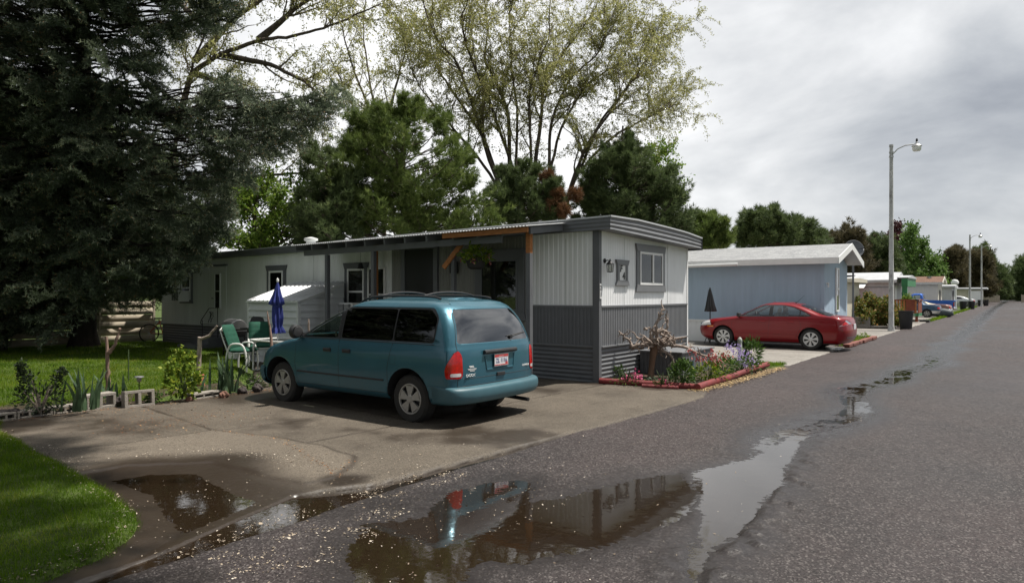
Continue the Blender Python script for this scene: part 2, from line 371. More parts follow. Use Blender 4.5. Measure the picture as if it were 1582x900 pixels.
def h_road(x, y):
    sd = np.minimum(poly_sd(x, y, PUD_BROWN), poly_sd(x, y, PUD_SKY))
    dep = 0.034 * sstep(0.20, -0.25, sd)
    rd = np.abs(x - rut_x(y)); rw = 0.36 + 0.2 * (vnoise(y * 0.45, y * 0, 3) - 0.3)
    dep = np.maximum(dep, 0.0165 * sstep(rw, rw * 0.3, rd) * sstep(6, 8, y) * (0.6 + 0.4 * sstep(24, 18, y)))
    sk = poly_sd(x, y, PUD_SKY); crumb = 0.022 * sstep(0.0, 0.05, sk) * sstep(0.45, 0.12, sk) * sstep(-2.2, -1.6, x) * sstep(0.45, 0.6, vnoise(x / 0.13 + 4, y / 0.10, 2))
    return 0.004 - dep + crumb + 0.018 * fbm(x, y, 0.42, 4, 1) + 0.006 * (vnoise(x / 0.045, y / 0.045, 5) - 0.5) + 0.010 * (vnoise(x / 0.023, y / 0.023, 6) - 0.5)
PAD = [(-4.22, 11.0), (-4.45, 11.75), (-6.5, 11.5), (-16.0, 11.5), (-15.6, 9.9), (-13.2, 8.3), (-11.1, 7.3), (-10.95, 6.0), (-11.05, 4.4), (-11.1, 2.6), (-10.4, 2.3), (-8.6, 2.2), (-7.0, 2.0), (-5.7, 1.7), (-5.0, 1.2), (-4.6, 0.2), (-4.2, 0.2), (-4.62, 2.2), (-5.02, 3.55), (-4.72, 4.12), (-4.52, 6.3), (-4.28, 9.0)]
SLAB = pxpoly([(330, 668), (420, 678), (500, 692), (545, 708), (543, 722), (514, 742), (470, 752), (420, 742), (330, 716), (200, 722), (120, 735), (60, 705), (180, 690)])
def h_pad(x, y):
    e = 0.05 * fbm(x, y, 0.6, 3, 2); sd = poly_sd(x, y, PAD) + e
    h = 0.028 + 0.010 * fbm(x, y, 1.6, 3, 3) + 0.003 * (vnoise(x / 0.03, y / 0.03, 1) - 0.5)
    s = poly_sd(x, y, SLAB) + 0.10 * fbm(x, y, 0.5, 4, 4)
    h = h + 0.014 * sstep(0.02, -0.02, s)
    # wandering joints
    for (a, b, w) in JOINTS:
        ex, ey = b[0] - a[0], b[1] - a[1]; t = np.clip(((x - a[0]) * ex + (y - a[1]) * ey) / (ex * ex + ey * ey), 0, 1)
        d = np.hypot(x - a[0] - ex * t, y - a[1] - ey * t) + 0.06 * fbm(x, y, 0.5, 3, 6)
        h = h - 0.014 * sstep(w, w * 0.3, np.abs(d))
    pa = poly_sd(x, y, PUD_PAD) + 0.25 * fbm(x, y, 0.9, 3, 5)
    h = h - 0.047 * sstep(0.35, -0.45, pa)
    return h - 0.12 * sstep(-0.01, 0.05, sd)
JOINTS = [((-8.1, 4.55), (-7.2, 9.5), 0.028), ((-4.6, 6.35), (-10.9, 6.9), 0.024), ((-8.1, 4.55), (-10.9, 4.9), 0.022), ((-6.6, 4.6), (-6.3, 11.4), 0.02)]

def build_road():
    X = np.arange(-5.2, 4.21, 0.03); ys = [-1.2]
    while ys[-1] < 232: ys.append(ys[-1] + 0.03 * max(1.0, (ys[-1] / 8.5)) ** 1.7)
    Y = np.array(ys); gx, gy = np.meshgrid(X, Y, indexing='ij')
    H = h_road(gx, gy); H = np.where(gy > 60, np.maximum(H, 0.0) , H)
    e = sstep(-4.42, -4.62, gx + 0.16 * fbm(gx, gy, 0.8, 3, 1)) ; H = H - 0.06 * e * sstep(12, 10.5, gy) - 0.012 * e
    wet = sstep(0.010, -0.004, H - WATER_Z) * 0.95
    sd = np.minimum(poly_sd(gx, gy, PUD_BROWN), poly_sd(gx, gy, PUD_SKY))
    wet = np.maximum(wet, 0.75 * sstep(0.5, -0.1, sd + 0.5 * fbm(gx, gy, 0.7, 4, 2)))
    left = sstep(-2.9, -4.1, gx) * sstep(4.8, 3.9, gy); wet = np.maximum(wet, 0.6 * left * sstep(-0.2, 0.2, fbm(gx, gy, 0.5, 4, 3)))
    rd = np.abs(gx - rut_x(gy)); wet = np.maximum(wet, 0.9 * sstep(0.85, 0.15, rd + 0.5 * fbm(gx, gy * .5, 1.2, 4, 4)) * sstep(5, 9, gy))
    wet = np.maximum(wet, 0.35 * sstep(-1.6, -0.9, gx) * sstep(0.0, 0.25, fbm(gx, gy * 0.35, 3, 3, 6)))
    dry = 0.10 + 0.30 * sstep(-2.4, -3.4, gx) * sstep(5.5, 8, gy)
    dry = np.clip(dry + 0.35 * fbm(gx, gy * .35, 1.1, 4, 3) + 0.25 * fbm(gx, gy, 0.5, 4, 5) + 0.22 * sstep(.18, .3, fbm(gx, gy * .6, 2.6, 3, 7)), 0, 1)
    nx, ny = gx.shape; idx = np.arange(nx * ny).reshape(nx, ny)
    F = np.stack([idx[:-1, :-1], idx[1:, :-1], idx[1:, 1:], idx[:-1, 1:]], -1).reshape(-1, 4)
    o = np_mesh('road', np.stack([gx, gy, H], -1).reshape(-1, 3), F, M['asphalt'], vattrs={'wet': wet.ravel(), 'dry_tone': dry.ravel()})
    tag(o, kind='structure')
build_road()
def grid_mesh(name, x0, x1, y0, y1, st, hf, wetf, dryf, mat, keep=None):
    gx, gy = np.meshgrid(np.arange(x0, x1 + st / 2, st), np.arange(y0, y1 + st / 2, st), indexing='ij')
    H = hf(gx, gy); nx, ny = gx.shape; idx = np.arange(nx * ny).reshape(nx, ny)
    F = np.stack([idx[:-1, :-1], idx[1:, :-1], idx[1:, 1:], idx[:-1, 1:]], -1).reshape(-1, 4)
    if keep is not None:
        k = keep(gx, gy).ravel(); F = F[k[F].any(1)]
        used = np.unique(F); mp = np.zeros(nx * ny, int); mp[used] = np.arange(len(used)); F = mp[F]
    else: used = np.arange(nx * ny)
    V = np.stack([gx, gy, H], -1).reshape(-1, 3)[used]
    o = np_mesh(name, V, F, mat, vattrs={'wet': (wetf(gx, gy, H) * np.ones_like(gx)).ravel()[used], 'dry_tone': (dryf(gx, gy, H) * np.ones_like(gx)).ravel()[used]})
    return tag(o, kind='structure')
def pad_wet(x, y, H):
    w = sstep(0.02, 0.0, H - WATER_Z)
    pa = poly_sd(x, y, PUD_PAD); w = np.maximum(w, 0.97 * sstep(0.60, 0.05, pa + 0.5 * fbm(x, y, 0.8, 4, 1)))
    w = np.maximum(w, 0.8 * sstep(0.0, 0.2, fbm(x, y, 1.3, 5, 6)) * sstep(-0.1, 0.3, poly_sd(x, y, SLAB)))
    w = np.maximum(w, 0.85 * sstep(0.02, 0.2, fbm(x, y * 0.6, 1.1, 4, 2)) * sstep(9.4, 10.2, y))
    crack = np.exp(-((poly_sd(x, y, SLAB) + 0.10 * fbm(x, y, 0.5, 4, 4)) / 0.035) ** 2)
    jt = 0
    for (a, b, ww) in JOINTS:
        ex, ey = b[0] - a[0], b[1] - a[1]; t = np.clip(((x - a[0]) * ex + (y - a[1]) * ey) / (ex * ex + ey * ey), 0, 1)
        d = np.hypot(x - a[0] - ex * t, y - a[1] - ey * t) + 0.06 * fbm(x, y, 0.5, 3, 6); jt = np.maximum(jt, np.exp(-(d / 0.022) ** 2))
    hole = at(535, 745).xy
    w = np.maximum(w, 1.0 * sstep(0.34, 0.12, np.hypot(x - hole[0], (y - hole[1]) * 1.0) + 0.2 * fbm(x, y, 0.3, 3, 2)))
    return np.clip(np.maximum(w, np.maximum(0.75 * crack, 0.8 * jt)), 0, 1)
grid_mesh('driveway', -16.2, -4.1, 0.0, 11.9, 0.026, h_pad, pad_wet,
          lambda x, y, H: 0.10 + 0.5 * sstep(0.0, -0.1, poly_sd(x, y, SLAB) + 0.10 * fbm(x, y, 0.5, 4, 4)) + 0.2 * fbm(x, y, 0.9, 4, 3), M['concrete'], keep=lambda x, y: poly_sd(x, y, PAD) < 0.12)

def water_material():
    m, nt, N, L, b = nodes_of('puddle_water')
    tc = N.new('ShaderNodeTexCoord'); n = N.new('ShaderNodeTexNoise'); n.inputs['Scale'].default_value = 5.5; n.inputs['Detail'].default_value = 4; L.new(tc.outputs['Object'], n.inputs['Vector'])
    bp = N.new('ShaderNodeBump'); bp.inputs['Strength'].default_value = 0.06; bp.inputs['Distance'].default_value = 0.02; L.new(n.outputs[0], bp.inputs['Height'])
    b.inputs['Base Color'].default_value = (0.030, 0.019, 0.011, 1); b.inputs['Roughness'].default_value = 0.5; b.inputs['Specular IOR Level'].default_value = 0.0
    tr = N.new('ShaderNodeBsdfTransparent'); tr.inputs[0].default_value = (0.72, 0.62, 0.5, 1)
    m1 = N.new('ShaderNodeMixShader'); m1.inputs[0].default_value = 0.5; L.new(b.outputs[0], m1.inputs[1]); L.new(tr.outputs[0], m1.inputs[2])
    g = N.new('ShaderNodeBsdfGlossy'); g.inputs['Roughness'].default_value = 0.035; L.new(bp.outputs[0], g.inputs['Normal'])
    lw = N.new('ShaderNodeLayerWeight'); lw.inputs[0].default_value = 0.5; pw = N.new('ShaderNodeMath'); pw.operation = 'POWER'; L.new(lw.outputs['Facing'], pw.inputs[0]); pw.inputs[1].default_value = 3.6
    f = N.new('ShaderNodeMapRange'); L.new(pw.outputs[0], f.inputs[0]); f.inputs[3].default_value = 0.04; f.inputs[4].default_value = 1.0
    m2 = N.new('ShaderNodeMixShader'); L.new(f.outputs[0], m2.inputs[0]); L.new(m1.outputs[0], m2.inputs[1]); L.new(g.outputs[0], m2.inputs[2])
    L.new(m2.outputs[0], N['Material Output'].inputs[0]); return m
M['water'] = water_material()
tag(MB().sheet([[(-10, -0.5, WATER_Z), (-0.6, -0.5, WATER_Z)], [(-10, 58, WATER_Z), (-0.6, 58, WATER_Z)]]).build('puddle_water', M['water'], fix=False), kind='structure')
# the wide ground under everything
tag(MB().sheet([[(-700, -300, -0.09), (700, -300, -0.09)], [(-700, 900, -0.09), (700, 900, -0.09)]]).build('ground', M['turf'], fix=False), kind='structure')
zero = lambda x, y, H: 0 * x
def lot(x0, x1, y0, y1, wetk=0.0, mat='concrete_far', z=0.03):
    P = [(x0, y0), (x1, y0), (x1, y1), (x0, y1)]
    return grid_mesh('driveway', x0 - 0.2, x1 + 0.2, y0 - 0.2, y1 + 0.2, 0.12, lambda x, y: z + 0.008 * fbm(x, y, 1.2, 3, 1) - 0.12 * sstep(-0.05, 0.1, poly_sd(x, y, P) + 0.2 * fbm(x, y, 0.7, 3, 2)),
                     lambda x, y, H: wetk * sstep(-0.02, 0.2, fbm(x * 0.4, y * 1.6, 2.2, 4, 3)), zero, M[mat])
lot(-17, -4.45, 17.15, 24.1, 0.95)
lot(-15, -4.5, 30.2, 37.6, 0.3); lot(-14, -4.4, 41.5, 49.0, 0.3); lot(-14, -4.3, 55, 62, 0.2); lot(-16, -4.2, 65.5, 78, 0.2)
# ------------------------------------------------------------------ lawn
LAWN_N = [(-10.75, 3.1), (-10.42, 2.97), (-8.6, 2.8), (-7.05, 2.67), (-6.3, 2.62), (-5.69, 2.51), (-5.3, 2.38), (-5.02, 2.2), (-4.75, 1.9), (-4.62, 1.5), (-4.5, 0.8), (-4.5, -8)]
LAWN = [(-38, -8), (-38, 14), (-16.2, 14), (-15.9, 10.0), (-13.3, 8.0), (-12.2, 7.3), (-11.28, 7.0), (-11.2, 5.8), (-11.4, 4.4), (-11.4, 3.3)] + LAWN_N
def h_lawn(x, y):
    sd = poly_sd(x, y, LAWN) + 0.10 * fbm(x, y, 0.5, 4, 2)
    return 0.075 + 0.03 * fbm(x, y, 2.5, 3, 4) + 0.02 * fbm(x, y, 0.25, 3, 5) - 0.16 * sstep(-0.14, 0.14, sd)
grid_mesh('lawn', -38, -4.2, -7.9, 14, 0.10, h_lawn, zero, lambda x, y, H: 0.12 + 0.5 * fbm(x, y, 1.5, 4, 1), M['turf'], keep=lambda x, y: poly_sd(x, y, LAWN) < 0.3)
LAWN_STRIP = [(-6.6, 16.35), (-4.55, 16.35), (-4.45, 17.2), (-6.6, 17.15)]
grid_mesh('lawn', -6.9, -4.2, 16.1, 17.5, 0.08, lambda x, y: 0.06 + 0.02 * fbm(x, y, 0.4, 3, 1) - 0.2 * sstep(-0.15, 0.1, poly_sd(x, y, LAWN_STRIP) + 0.15 * fbm(x, y, 0.5, 3, 2)), zero, zero, M['turf'])
VERGE = [(-4.9, 24.2), (-4.5, 24.2), (-4.35, 29.5), (-5.1, 29.8), (-5.05, 26)]
grid_mesh('soil_bed', -5.6, -4.0, 23.9, 30.2, 0.10, lambda x, y: 0.07 + 0.03 * fbm(x, y, 0.5, 3, 1) - 0.2 * sstep(-0.15, 0.1, poly_sd(x, y, VERGE)), zero, zero, M['soil'])
BED = [(-6.5, 11.5), (-4.7, 11.78), (-4.7, 16.2), (-6.5, 16.4)]
grid_mesh('soil_bed', -6.7, -4.5, 11.3, 16.6, 0.06, lambda x, y: 0.06 + 0.05 * fbm(x, y, 0.5, 3, 1) - 0.2 * sstep(-0.02, 0.08, poly_sd(x, y, BED)), zero, zero, M['soil'])
KERB_BED = [(-12.3, 2.9), (-11.25, 2.9), (-11.2, 5.6), (-11.25, 7.0), (-12.4, 7.6), (-12.0, 6.5), (-12.1, 4.5)]
grid_mesh('soil_bed', -12.8, -10.9, 2.6, 7.8, 0.06, lambda x, y: 0.10 + 0.06 * fbm(x, y, 0.4, 3, 1) - 0.25 * sstep(-0.2, 0.1, poly_sd(x, y, KERB_BED)), zero, zero, M['soil'])

def blades(name, label, x0, x1, y0, y1, n, poly, hf, hgt, wid, seed, margin=-0.05, dens=None, mat='grass'):
    r = np.random.RandomState(seed); x = r.uniform(x0, x1, n); y = r.uniform(y0, y1, n)
    k = poly_sd(x, y, poly) + 0.16 * fbm(x, y, 0.35, 3, 3) < margin
    if dens is not None: k &= dens(x, y, r)
    x, y = x[k], y[k]; n = len(x); z = hf(x, y)
    h = hgt * r.uniform(0.5, 1.25, n) * (1 + 0.9 * fbm(x, y, 0.45, 3, 2)); a = r.uniform(0, 2 * PI, n); l = r.uniform(0.1, 0.75, n) * h; b = r.uniform(0, 2 * PI, n)
    w = wid * r.uniform(0.6, 1.3, n)
    p = np.stack([x, y, z - 0.01], -1); s = np.stack([np.cos(a), np.sin(a), 0 * a], -1) * w[:, None]
    tip = p + np.stack([np.cos(b) * l, np.sin(b) * l, h], -1)
    V = np.concatenate([p - s, p + s, tip], 0); F = np.stack([np.arange(n), np.arange(n) + n, np.arange(n) + 2 * n], -1)
    tone = np.clip(0.36 + 1.3 * fbm(x, y, 0.6, 4, 5) + r.normal(0, 0.22, n), 0, 1)
    o = np_mesh(name, V, F, M[mat], smooth=False, attrs={'tone': tone})
    return tag(o, label, 'grass', kind='stuff')
blades('grass', 'short green lawn grass at the near left corner', -11, -4.4, -1.5, 3.2, 165000, LAWN, h_lawn, 0.055, 0.0028, 1, 0.05)
blades('grass', 'bright green lawn grass in front of the long grey mobile home', -27, -11, -2, 11.6, 300000, LAWN, h_lawn, 0.06, 0.006, 2, -0.1, dens=lambda x, y, r: r.rand(len(x)) < np.clip(14 / np.hypot(x, y), 0, 1) ** 1.2)
blades('grass', 'small strip of grass between the flower bed and the second driveway', -6.7, -4.3, 16.2, 17.4, 9000, LAWN_STRIP, lambda x, y: 0.05 + 0 * x, 0.06, 0.006, 3)
blades('grass', 'sparse dry grass in the roadside bed past the red car', -5.2, -4.2, 24, 30, 3500, VERGE, lambda x, y: 0.06 + 0 * x, 0.10, 0.008, 4)
blades('grass', 'straggly green ground cover behind the concrete blocks', -12.6, -10.9, 2.7, 7.8, 9000, KERB_BED, lambda x, y: 0.06 + 0 * x, 0.10, 0.006, 5, 0.02, dens=lambda x, y, r: fbm(x, y, 0.5, 3, 4) > -0.02)
blades('grass', 'green verge grass along the far road edge', -4.75, -4.2, 49, 112, 14000, [(-4.7, 49), (-4.3, 49), (-3.8, 80), (-3.6, 112), (-4.6, 112)], lambda x, y: 0.0 + 0 * x, 0.14, 0.02, 6)

# ------------------------------------------------------------------ litter of chips and petals
def chips(name, label, pts, size, seed, mats, cat='litter'):
    r = np.random.RandomState(seed); p = np.array(pts); n = len(p)
    a = r.uniform(0, 2 * PI, n); s = size * np.clip(r.lognormal(-.35, .55, n), .25, 2.6); asp = r.uniform(0.3, 0.9, n); t = r.normal(0, 0.25, (n, 2))
    u = np.stack([np.cos(a), np.sin(a), t[:, 0]], -1) * s[:, None]; v = np.stack([-np.sin(a), np.cos(a), t[:, 1]], -1) * (s * asp)[:, None]
    V = np.concatenate([p - u, p - v * r.uniform(.6, 1.3, (n, 1)), p + u * r.uniform(.6, 1, (n, 1)), p + v], 0); i = np.arange(n)
    o = np_mesh(name, V, np.stack([i, i + n, i + 2 * n, i + 3 * n], -1), mats, smooth=False, attrs={'tone': r.rand(n)})
    return tag(o, label, cat, kind='stuff')
def gh(x, y):
    x = np.asarray(x); y = np.asarray(y); a = h_road(x, y); b = np.where((x < -4.2) & (y < 11.6) & (x > -16), h_pad(x, y), -1)
    return np.maximum(np.maximum(a, b), WATER_Z) + 0.004
M['chip'] = leaf_mat('pale_chips', (0.17, 0.13, 0.09), (0.34, 0.28, 0.21), (0.58, 0.52, 0.44), 0.0, 0.8)
M['leaf_litter'] = leaf_mat('brown_litter', (0.10, 0.035, 0.015), (0.22, 0.10, 0.04), (0.38, 0.25, 0.13), 0.0, 0.85)
def scatter_line(pts, n, spread, seed):
    r = np.random.RandomState(seed); P = np.array(pts); seg = np.hypot(*(P[1:] - P[:-1]).T); c = np.concatenate([[0], np.cumsum(seg)]); t = r.uniform(0, c[-1], n)
    x = np.interp(t, c, P[:, 0]) + r.normal(0, spread, n); y = np.interp(t, c, P[:, 1]) + r.normal(0, spread, n); return x, y
def scatter_px(pts, n, seed, sp):
    r = np.random.RandomState(seed); c = [at(*p).xy for p in pts]; k = r.randint(0, len(c), n)
    return np.array([q[0] for q in c])[k] + r.normal(0, sp, n), np.array([q[1] for q in c])[k] + r.normal(0, sp, n)
def lay(*xy):
    x = np.concatenate([a[0] for a in xy]); y = np.concatenate([a[1] for a in xy]); return np.stack([x, y, gh(x, y)], -1)
rr = np.random.RandomState(11)
chips('petal_litter', 'tiny pale petals and chips scattered over the wet driveway and road', lay(
    (rr.uniform(-11, -1.5, 1900), rr.uniform(1.5, 12, 1900)), (rr.uniform(-6, -3, 1500), rr.uniform(2.2, 6, 1500)),
    scatter_line([at(200, 712).xy, at(330, 700).xy, at(430, 712).xy, at(490, 728).xy], 700, 0.10, 1),
    scatter_line([at(90, 690).xy, at(60, 690).xy, at(140, 725).xy], 500, 0.10, 2)), 0.006, 3, M['chip'])
cl = [at(590, 795).xy, at(560, 820).xy, at(640, 740).xy, at(690, 735).xy, at(610, 760).xy, at(470, 830).xy, at(400, 880).xy, at(350, 858).xy, at(580, 770).xy, at(500, 860).xy]
xs, ys = [], []
for i, c in enumerate(cl * 3):
    r2 = np.random.RandomState(50 + i); k = r2.randint(15, 60); q = r2.normal(0, 0.12, 2); xs.append(c[0] + q[0] + r2.normal(0, 0.035, k)); ys.append(c[1] + q[1] + r2.normal(0, 0.06, k))
chips('wood_chips', 'clumps of washed up pale wood chips on the wet asphalt', lay((np.concatenate(xs), np.concatenate(ys)), scatter_line([at(250, 860).xy, at(300, 850).xy, at(390, 815).xy, at(480, 790).xy], 260, 0.07, 4)), 0.0075, 5, M['chip'])
chips('leaf_litter', 'brown leaf litter along the concrete block edging', lay(
    scatter_line([(-10.9, 3.0), (-10.93, 4.4), (-10.7, 5.2), (-10.75, 6.2), (-10.8, 7.2)], 1500, 0.07, 6), scatter_px([(200, 640), (260, 650), (330, 645), (230, 660), (300, 655)], 2200, 7, 0.45),
    scatter_line([at(545, 715).xy, at(520, 740).xy, at(440, 685).xy, at(330, 668).xy], 500, 0.03, 9)), 0.007, 8, M['leaf_litter'])
M['straw'] = leaf_mat('straw_chips', (0.20, 0.12, 0.05), (0.42, 0.30, 0.15), (0.58, 0.45, 0.26), 0.1, 0.8)
x, y = scatter_line([(-4.55, 11.5), (-4.42, 13), (-4.4, 16.4)], 5500, 0.09, 10); P3 = np.stack([x, y, np.maximum(gh(x, y), 0.03) + 0.01], -1)
chips('straw_mulch', 'strip of tan straw mulch between the red logs and the road', P3, 0.012, 9, M['straw'])
x, y = scatter_line([(-10.4, 2.9), (-8.6, 2.72), (-7.05, 2.6), (-5.69, 2.45), (-5.02, 2.12), (-4.7, 1.5), (-4.62, 0.6)], 1500, 0.06, 12); P3 = np.stack([x, y, np.maximum(gh(x, y), h_lawn(x, y)) + 0.006], -1)
chips('wood_chips', 'pale wood chips caught in the ragged edge of the near lawn', P3, 0.008, 13, M['chip'])
# ------------------------------------------------------------------ the grey and white mobile home
XW, YW, YE = -6.5, 11.49, 15.9       # end wall, long wall, far corner
XL = -23.9
def face_long(y):  return lambda u, z, n: (u, y - n, z)      # facing -Y
def face_end(x):   return lambda u, z, n: (x + n, u, z)      # facing +X
def wbox(mb, P, u0, u1, z0, z1, n0, n1):
    a = P(u0, z0, n0); b = P(u1, z1, n1); return mb.box(a[0], b[0], a[1], b[1], a[2], b[2])
def wpoly(mb, P, poly, n0, n1):
    k = len(poly); V = [P(u, z, n0) for u, z in poly] + [P(u, z, n1) for u, z in poly]
    return mb.add(V, [tuple(range(k)), tuple(range(2 * k - 1, k - 1, -1))] + [(i, (i + 1) % k, k + (i + 1) % k, k + i) for i in range(k)])
def window(par, P, u0, u1, z0, z1, frame, fw=0.05, mull=None, rail=None, trim=None, tw=0.10, flare=0.06, back='room_dark', curtain=None, name='window', n=0.0, trims=(True, True)):
    """frame > pane; optional flared timber trim round it"""
    f = MB()
    wbox(f, P, u0, u1, z0, z0 + fw, n + 0.004, n + 0.05); wbox(f, P, u0, u1, z1 - fw, z1, n + 0.004, n + 0.05)
    wbox(f, P, u0, u0 + fw, z0 + fw, z1 - fw, n + 0.004, n + 0.05); wbox(f, P, u1 - fw, u1, z0 + fw, z1 - fw, n + 0.004, n + 0.05)
    if mull is not None: wbox(f, P, u0 + (u1 - u0) * mull - fw * .6, u0 + (u1 - u0) * mull + fw * .6, z0 + fw, z1 - fw, n + 0.006, n + 0.056)
    if rail is not None: wbox(f, P, u0 + fw, u1 - fw, z0 + (z1 - z0) * rail - fw * .5, z0 + (z1 - z0) * rail + fw * .5, n + 0.006, n + 0.054)
    o = f.build(name, M[frame], par, bevel=0.004, world=True)
    b = MB(); wbox(b, P, u0 + fw * .6, u1 - fw * .6, z0 + fw * .6, z1 - fw * .6, n + 0.003, n + 0.010); b.build('room_dark_board', M[back], o, world=True)  # flat dark board under the pane; its colour stands in for the unlit inside
    if curtain:
        c = MB(); a0, a1, b0, b1 = curtain; rows = []
        for k in range(2):
            z = z0 + (z1 - z0) * (b0, b1)[k]; rows.append([P(u0 + (u1 - u0) * (a0 + (a1 - a0) * i / 24), z, n + 0.018 + 0.006 * math.sin(i * 1.9)) for i in range(25)])
        c.sheet(rows).build('curtain', M['curtain'], o, world=True, smooth=True)
    p = MB(); wbox(p, P, u0 + fw * .7, u1 - fw * .7, z0 + fw * .7, z1 - fw * .7, n + 0.030, n + 0.034); p.build('pane', M['win_glass'], o, world=True)
    if trim:
        t = MB(); top, bot = trims
        wbox(t, P, u0 - tw, u0, z0, z1, n + 0.004, n + 0.034); wbox(t, P, u1, u1 + tw, z0, z1, n + 0.004, n + 0.034)
        if top: wpoly(t, P, [(u0 - tw, z1), (u1 + tw, z1), (u1 + tw + flare, z1 + tw * 1.3), (u0 - tw - flare, z1 + tw * 1.3)], n + 0.006, n + 0.044)
        if bot: wpoly(t, P, [(u0 - tw - flare, z0 - tw * 1.2), (u1 + tw + flare, z0 - tw * 1.2), (u1 + tw, z0), (u0 - tw, z0)], n + 0.006, n + 0.044)
        t.build('window_trim', M[trim], o, bevel=0.004, world=True)
    return o

home = thing('mobile_home', 'long grey and white mobile home with ribbed metal siding and a white F4 sign', 'mobile home', (-15, 13.7, 0))
ZT = 2.98
def roof_edge(x): return np.interp(x, [-24, -20.9, -14, -6.5], [2.82, 2.86, 2.93, 2.98])   # underside of the long-side fascia
zt = lambda x: float(roof_edge(x))
w = MB(); ribbed(w, (XW - 0.09, YW, 0), (-1, 0, 0), 1.62, 1.52, 2.99, (0, -1, 0), 0.115, 0.012, 0.5)
w.build('wall', M['white_metal'], home, world=True)
w = MB(); ribbed(w, (-12.3, YW, 0), (-1, 0, 0), 23.9 - 12.3, 0.74, 2.95, (0, -1, 0), 0.085, 0.007, 0.6, ztop=lambda a: zt(-12.3 - a) + 0.02)
w.build('wall', M['pale_metal'], home, world=True)
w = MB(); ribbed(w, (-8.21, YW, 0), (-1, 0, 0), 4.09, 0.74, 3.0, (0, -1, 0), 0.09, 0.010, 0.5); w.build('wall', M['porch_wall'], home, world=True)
w = MB(); ribbed(w, (XW - 0.09, YW, 0), (-1, 0, 0), 1.62, 0.72, 1.49, (0, -1, 0), 0.085, 0.012, 0.5); w.build('lower_wall', M['grey_paint'], home, world=True)
w = MB(); ribbed(w, (XW, YW + 0.06, 0), (0, 1, 0), YE - YW - 0.09, 1.52, 3.02, (1, 0, 0), 0.075, 0.006, 0.7, ztop=lambda a: 3.0 - 0.022 * a); w.build('end_wall', M['white_metal'], home, world=True)
w = MB(); ribbed(w, (XW, YW + 0.06, 0), (0, 1, 0), YE - YW - 0.09, 0.72, 1.49, (1, 0, 0), 0.075, 0.010, 0.5); w.build('lower_wall', M['grey_mid'], home, world=True)
# far and left walls, plain
w = MB(); w.box(XL, XW - 0.02, YW + 0.03, YE - 0.02, 0.0, 2.84); w.build('wall_core', M['pale_metal'], home, world=True)
w = MB(); corrugated(w, (XW - 0.05, YW + 0.015, 0), (-1, 0, 0), 17.3, 0.0, 0.71, (0, -1, 0), 0.085, 0.016); w.build('skirting', M['grey_paint'], home, world=True, smooth=True, fix=False)
w = MB(); corrugated(w, (XW - 0.015, YW + 0.07, 0), (0, 1, 0), YE - YW - 0.1, 0.0, 0.70, (1, 0, 0), 0.085, 0.022); w.build('skirting', M['grey_mid'], home, world=True, smooth=True, fix=False)
w = MB()
wbox(w, face_long(YW), XW - 0.12, XW + 0.012, 0.0, 3.0, -0.03, 0.03); wbox(w, face_end(XW), YW - 0.03, YW + 0.075, 0.0, 3.0, 0.012, 0.026)
w.build('corner_trim', M['grey_paint'], home, bevel=0.005, world=True)
w = MB(); wbox(w, face_end(XW), YE - 0.05, YE + 0.01, 0.0, 2.92, -0.02, 0.016); w.build('corner_trim', M['white_paint'], home, world=True)
w = MB(); wbox(w, face_end(XW), YW + 0.076, YE - 0.052, 1.485, 1.525, 0, 0.03); wbox(w, face_end(XW), YW + 0.076, YE - 0.052, 0.70, 0.73, 0, 0.045)
wbox(w, face_long(YW), XW - 1.72, XW - 0.122, 1.485, 1.525, 0, 0.026); wbox(w, face_long(YW), XL, XW - 0.122, 0.705, 0.74, 0, 0.03)
w.build('belt_trim', M['grey_mid'], home, world=True, bevel=0.004)
w = MB()
for u in (XW - 0.75, -13.9, -15.4, -17.05, -18.9, -20.75): w = MB(); wbox(w, face_long(YW), u - 0.012, u + 0.012, 0.745 if u < -8 else 1.53, 2.86, 0.002, 0.0135); w.build('seam_strip', M['pale_metal'], home, world=True)
for u in (12.55, 14.72): w = MB(); wbox(w, face_end(XW), u - 0.006, u + 0.006, 1.53, 2.9, 0.002, 0.010); w.build('seam_strip', M['pale_metal'], home, world=True)
# roof: bowed metal deck with a corrugated fascia all round
def bow(y): return float(np.interp(y, [11.35, 12.5, 13.9, 15.0, 15.95], [3.235, 3.258, 3.225, 3.19, 3.12]))
XO = XW + 0.33
r = MB(); ys = [11.33 + (15.97 - 11.33) * i / 16 for i in range(17)]
def drop(x): return float(np.interp(x, [-24, -20.9, -14, -6.1], [0.23, 0.20, 0.10, 0.0]))
xs_ = [XO + 0.03, -7.4, -10, -14, -18, -21, XL - 0.1]
r.sheet([[(x, y, bow(y) + 0.012 - drop(x)) for y in ys] for x in xs_]); r.sheet([[(x, y, bow(y) - 0.02 - drop(x)) for y in ys] for x in xs_])
r.sheet([[(XO + 0.03, y, bow(y) + 0.012) for y in ys], [(XO + 0.03, y, bow(y) - 0.02) for y in ys]])
r.sheet([[(x, 11.33, bow(11.33) + 0.012 - drop(x)) for x in xs_], [(x, 11.33, bow(11.33) - 0.02 - drop(x)) for x in xs_]])
roof = r.build('roof', M['roof_metal'], home, world=True, smooth=True, fix=False)
f = MB(); rows = []
for k in range(13):
    t = k / 12; o = 0.018 * (0.5 + 0.5 * math.cos(t * 2 * PI * 3.0)); rows.append([(XO + o - 0.005, y, (bow(y) - 0.02) * (1 - t) + (2.985 - 0.027 * max(0, y - 11.4) ) * t) for y in ys])
f.sheet(rows); f.sheet([[(XO, y, 2.985 - 0.027 * max(0, y - 11.4)) for y in ys], [(XW - 0.01, y, 2.99 - 0.027 * max(0, y - 11.4)) for y in ys]])
f.build('end_fascia', M['grey_mid'], home, world=True, smooth=True, fix=False)
f = MB(); rows = []
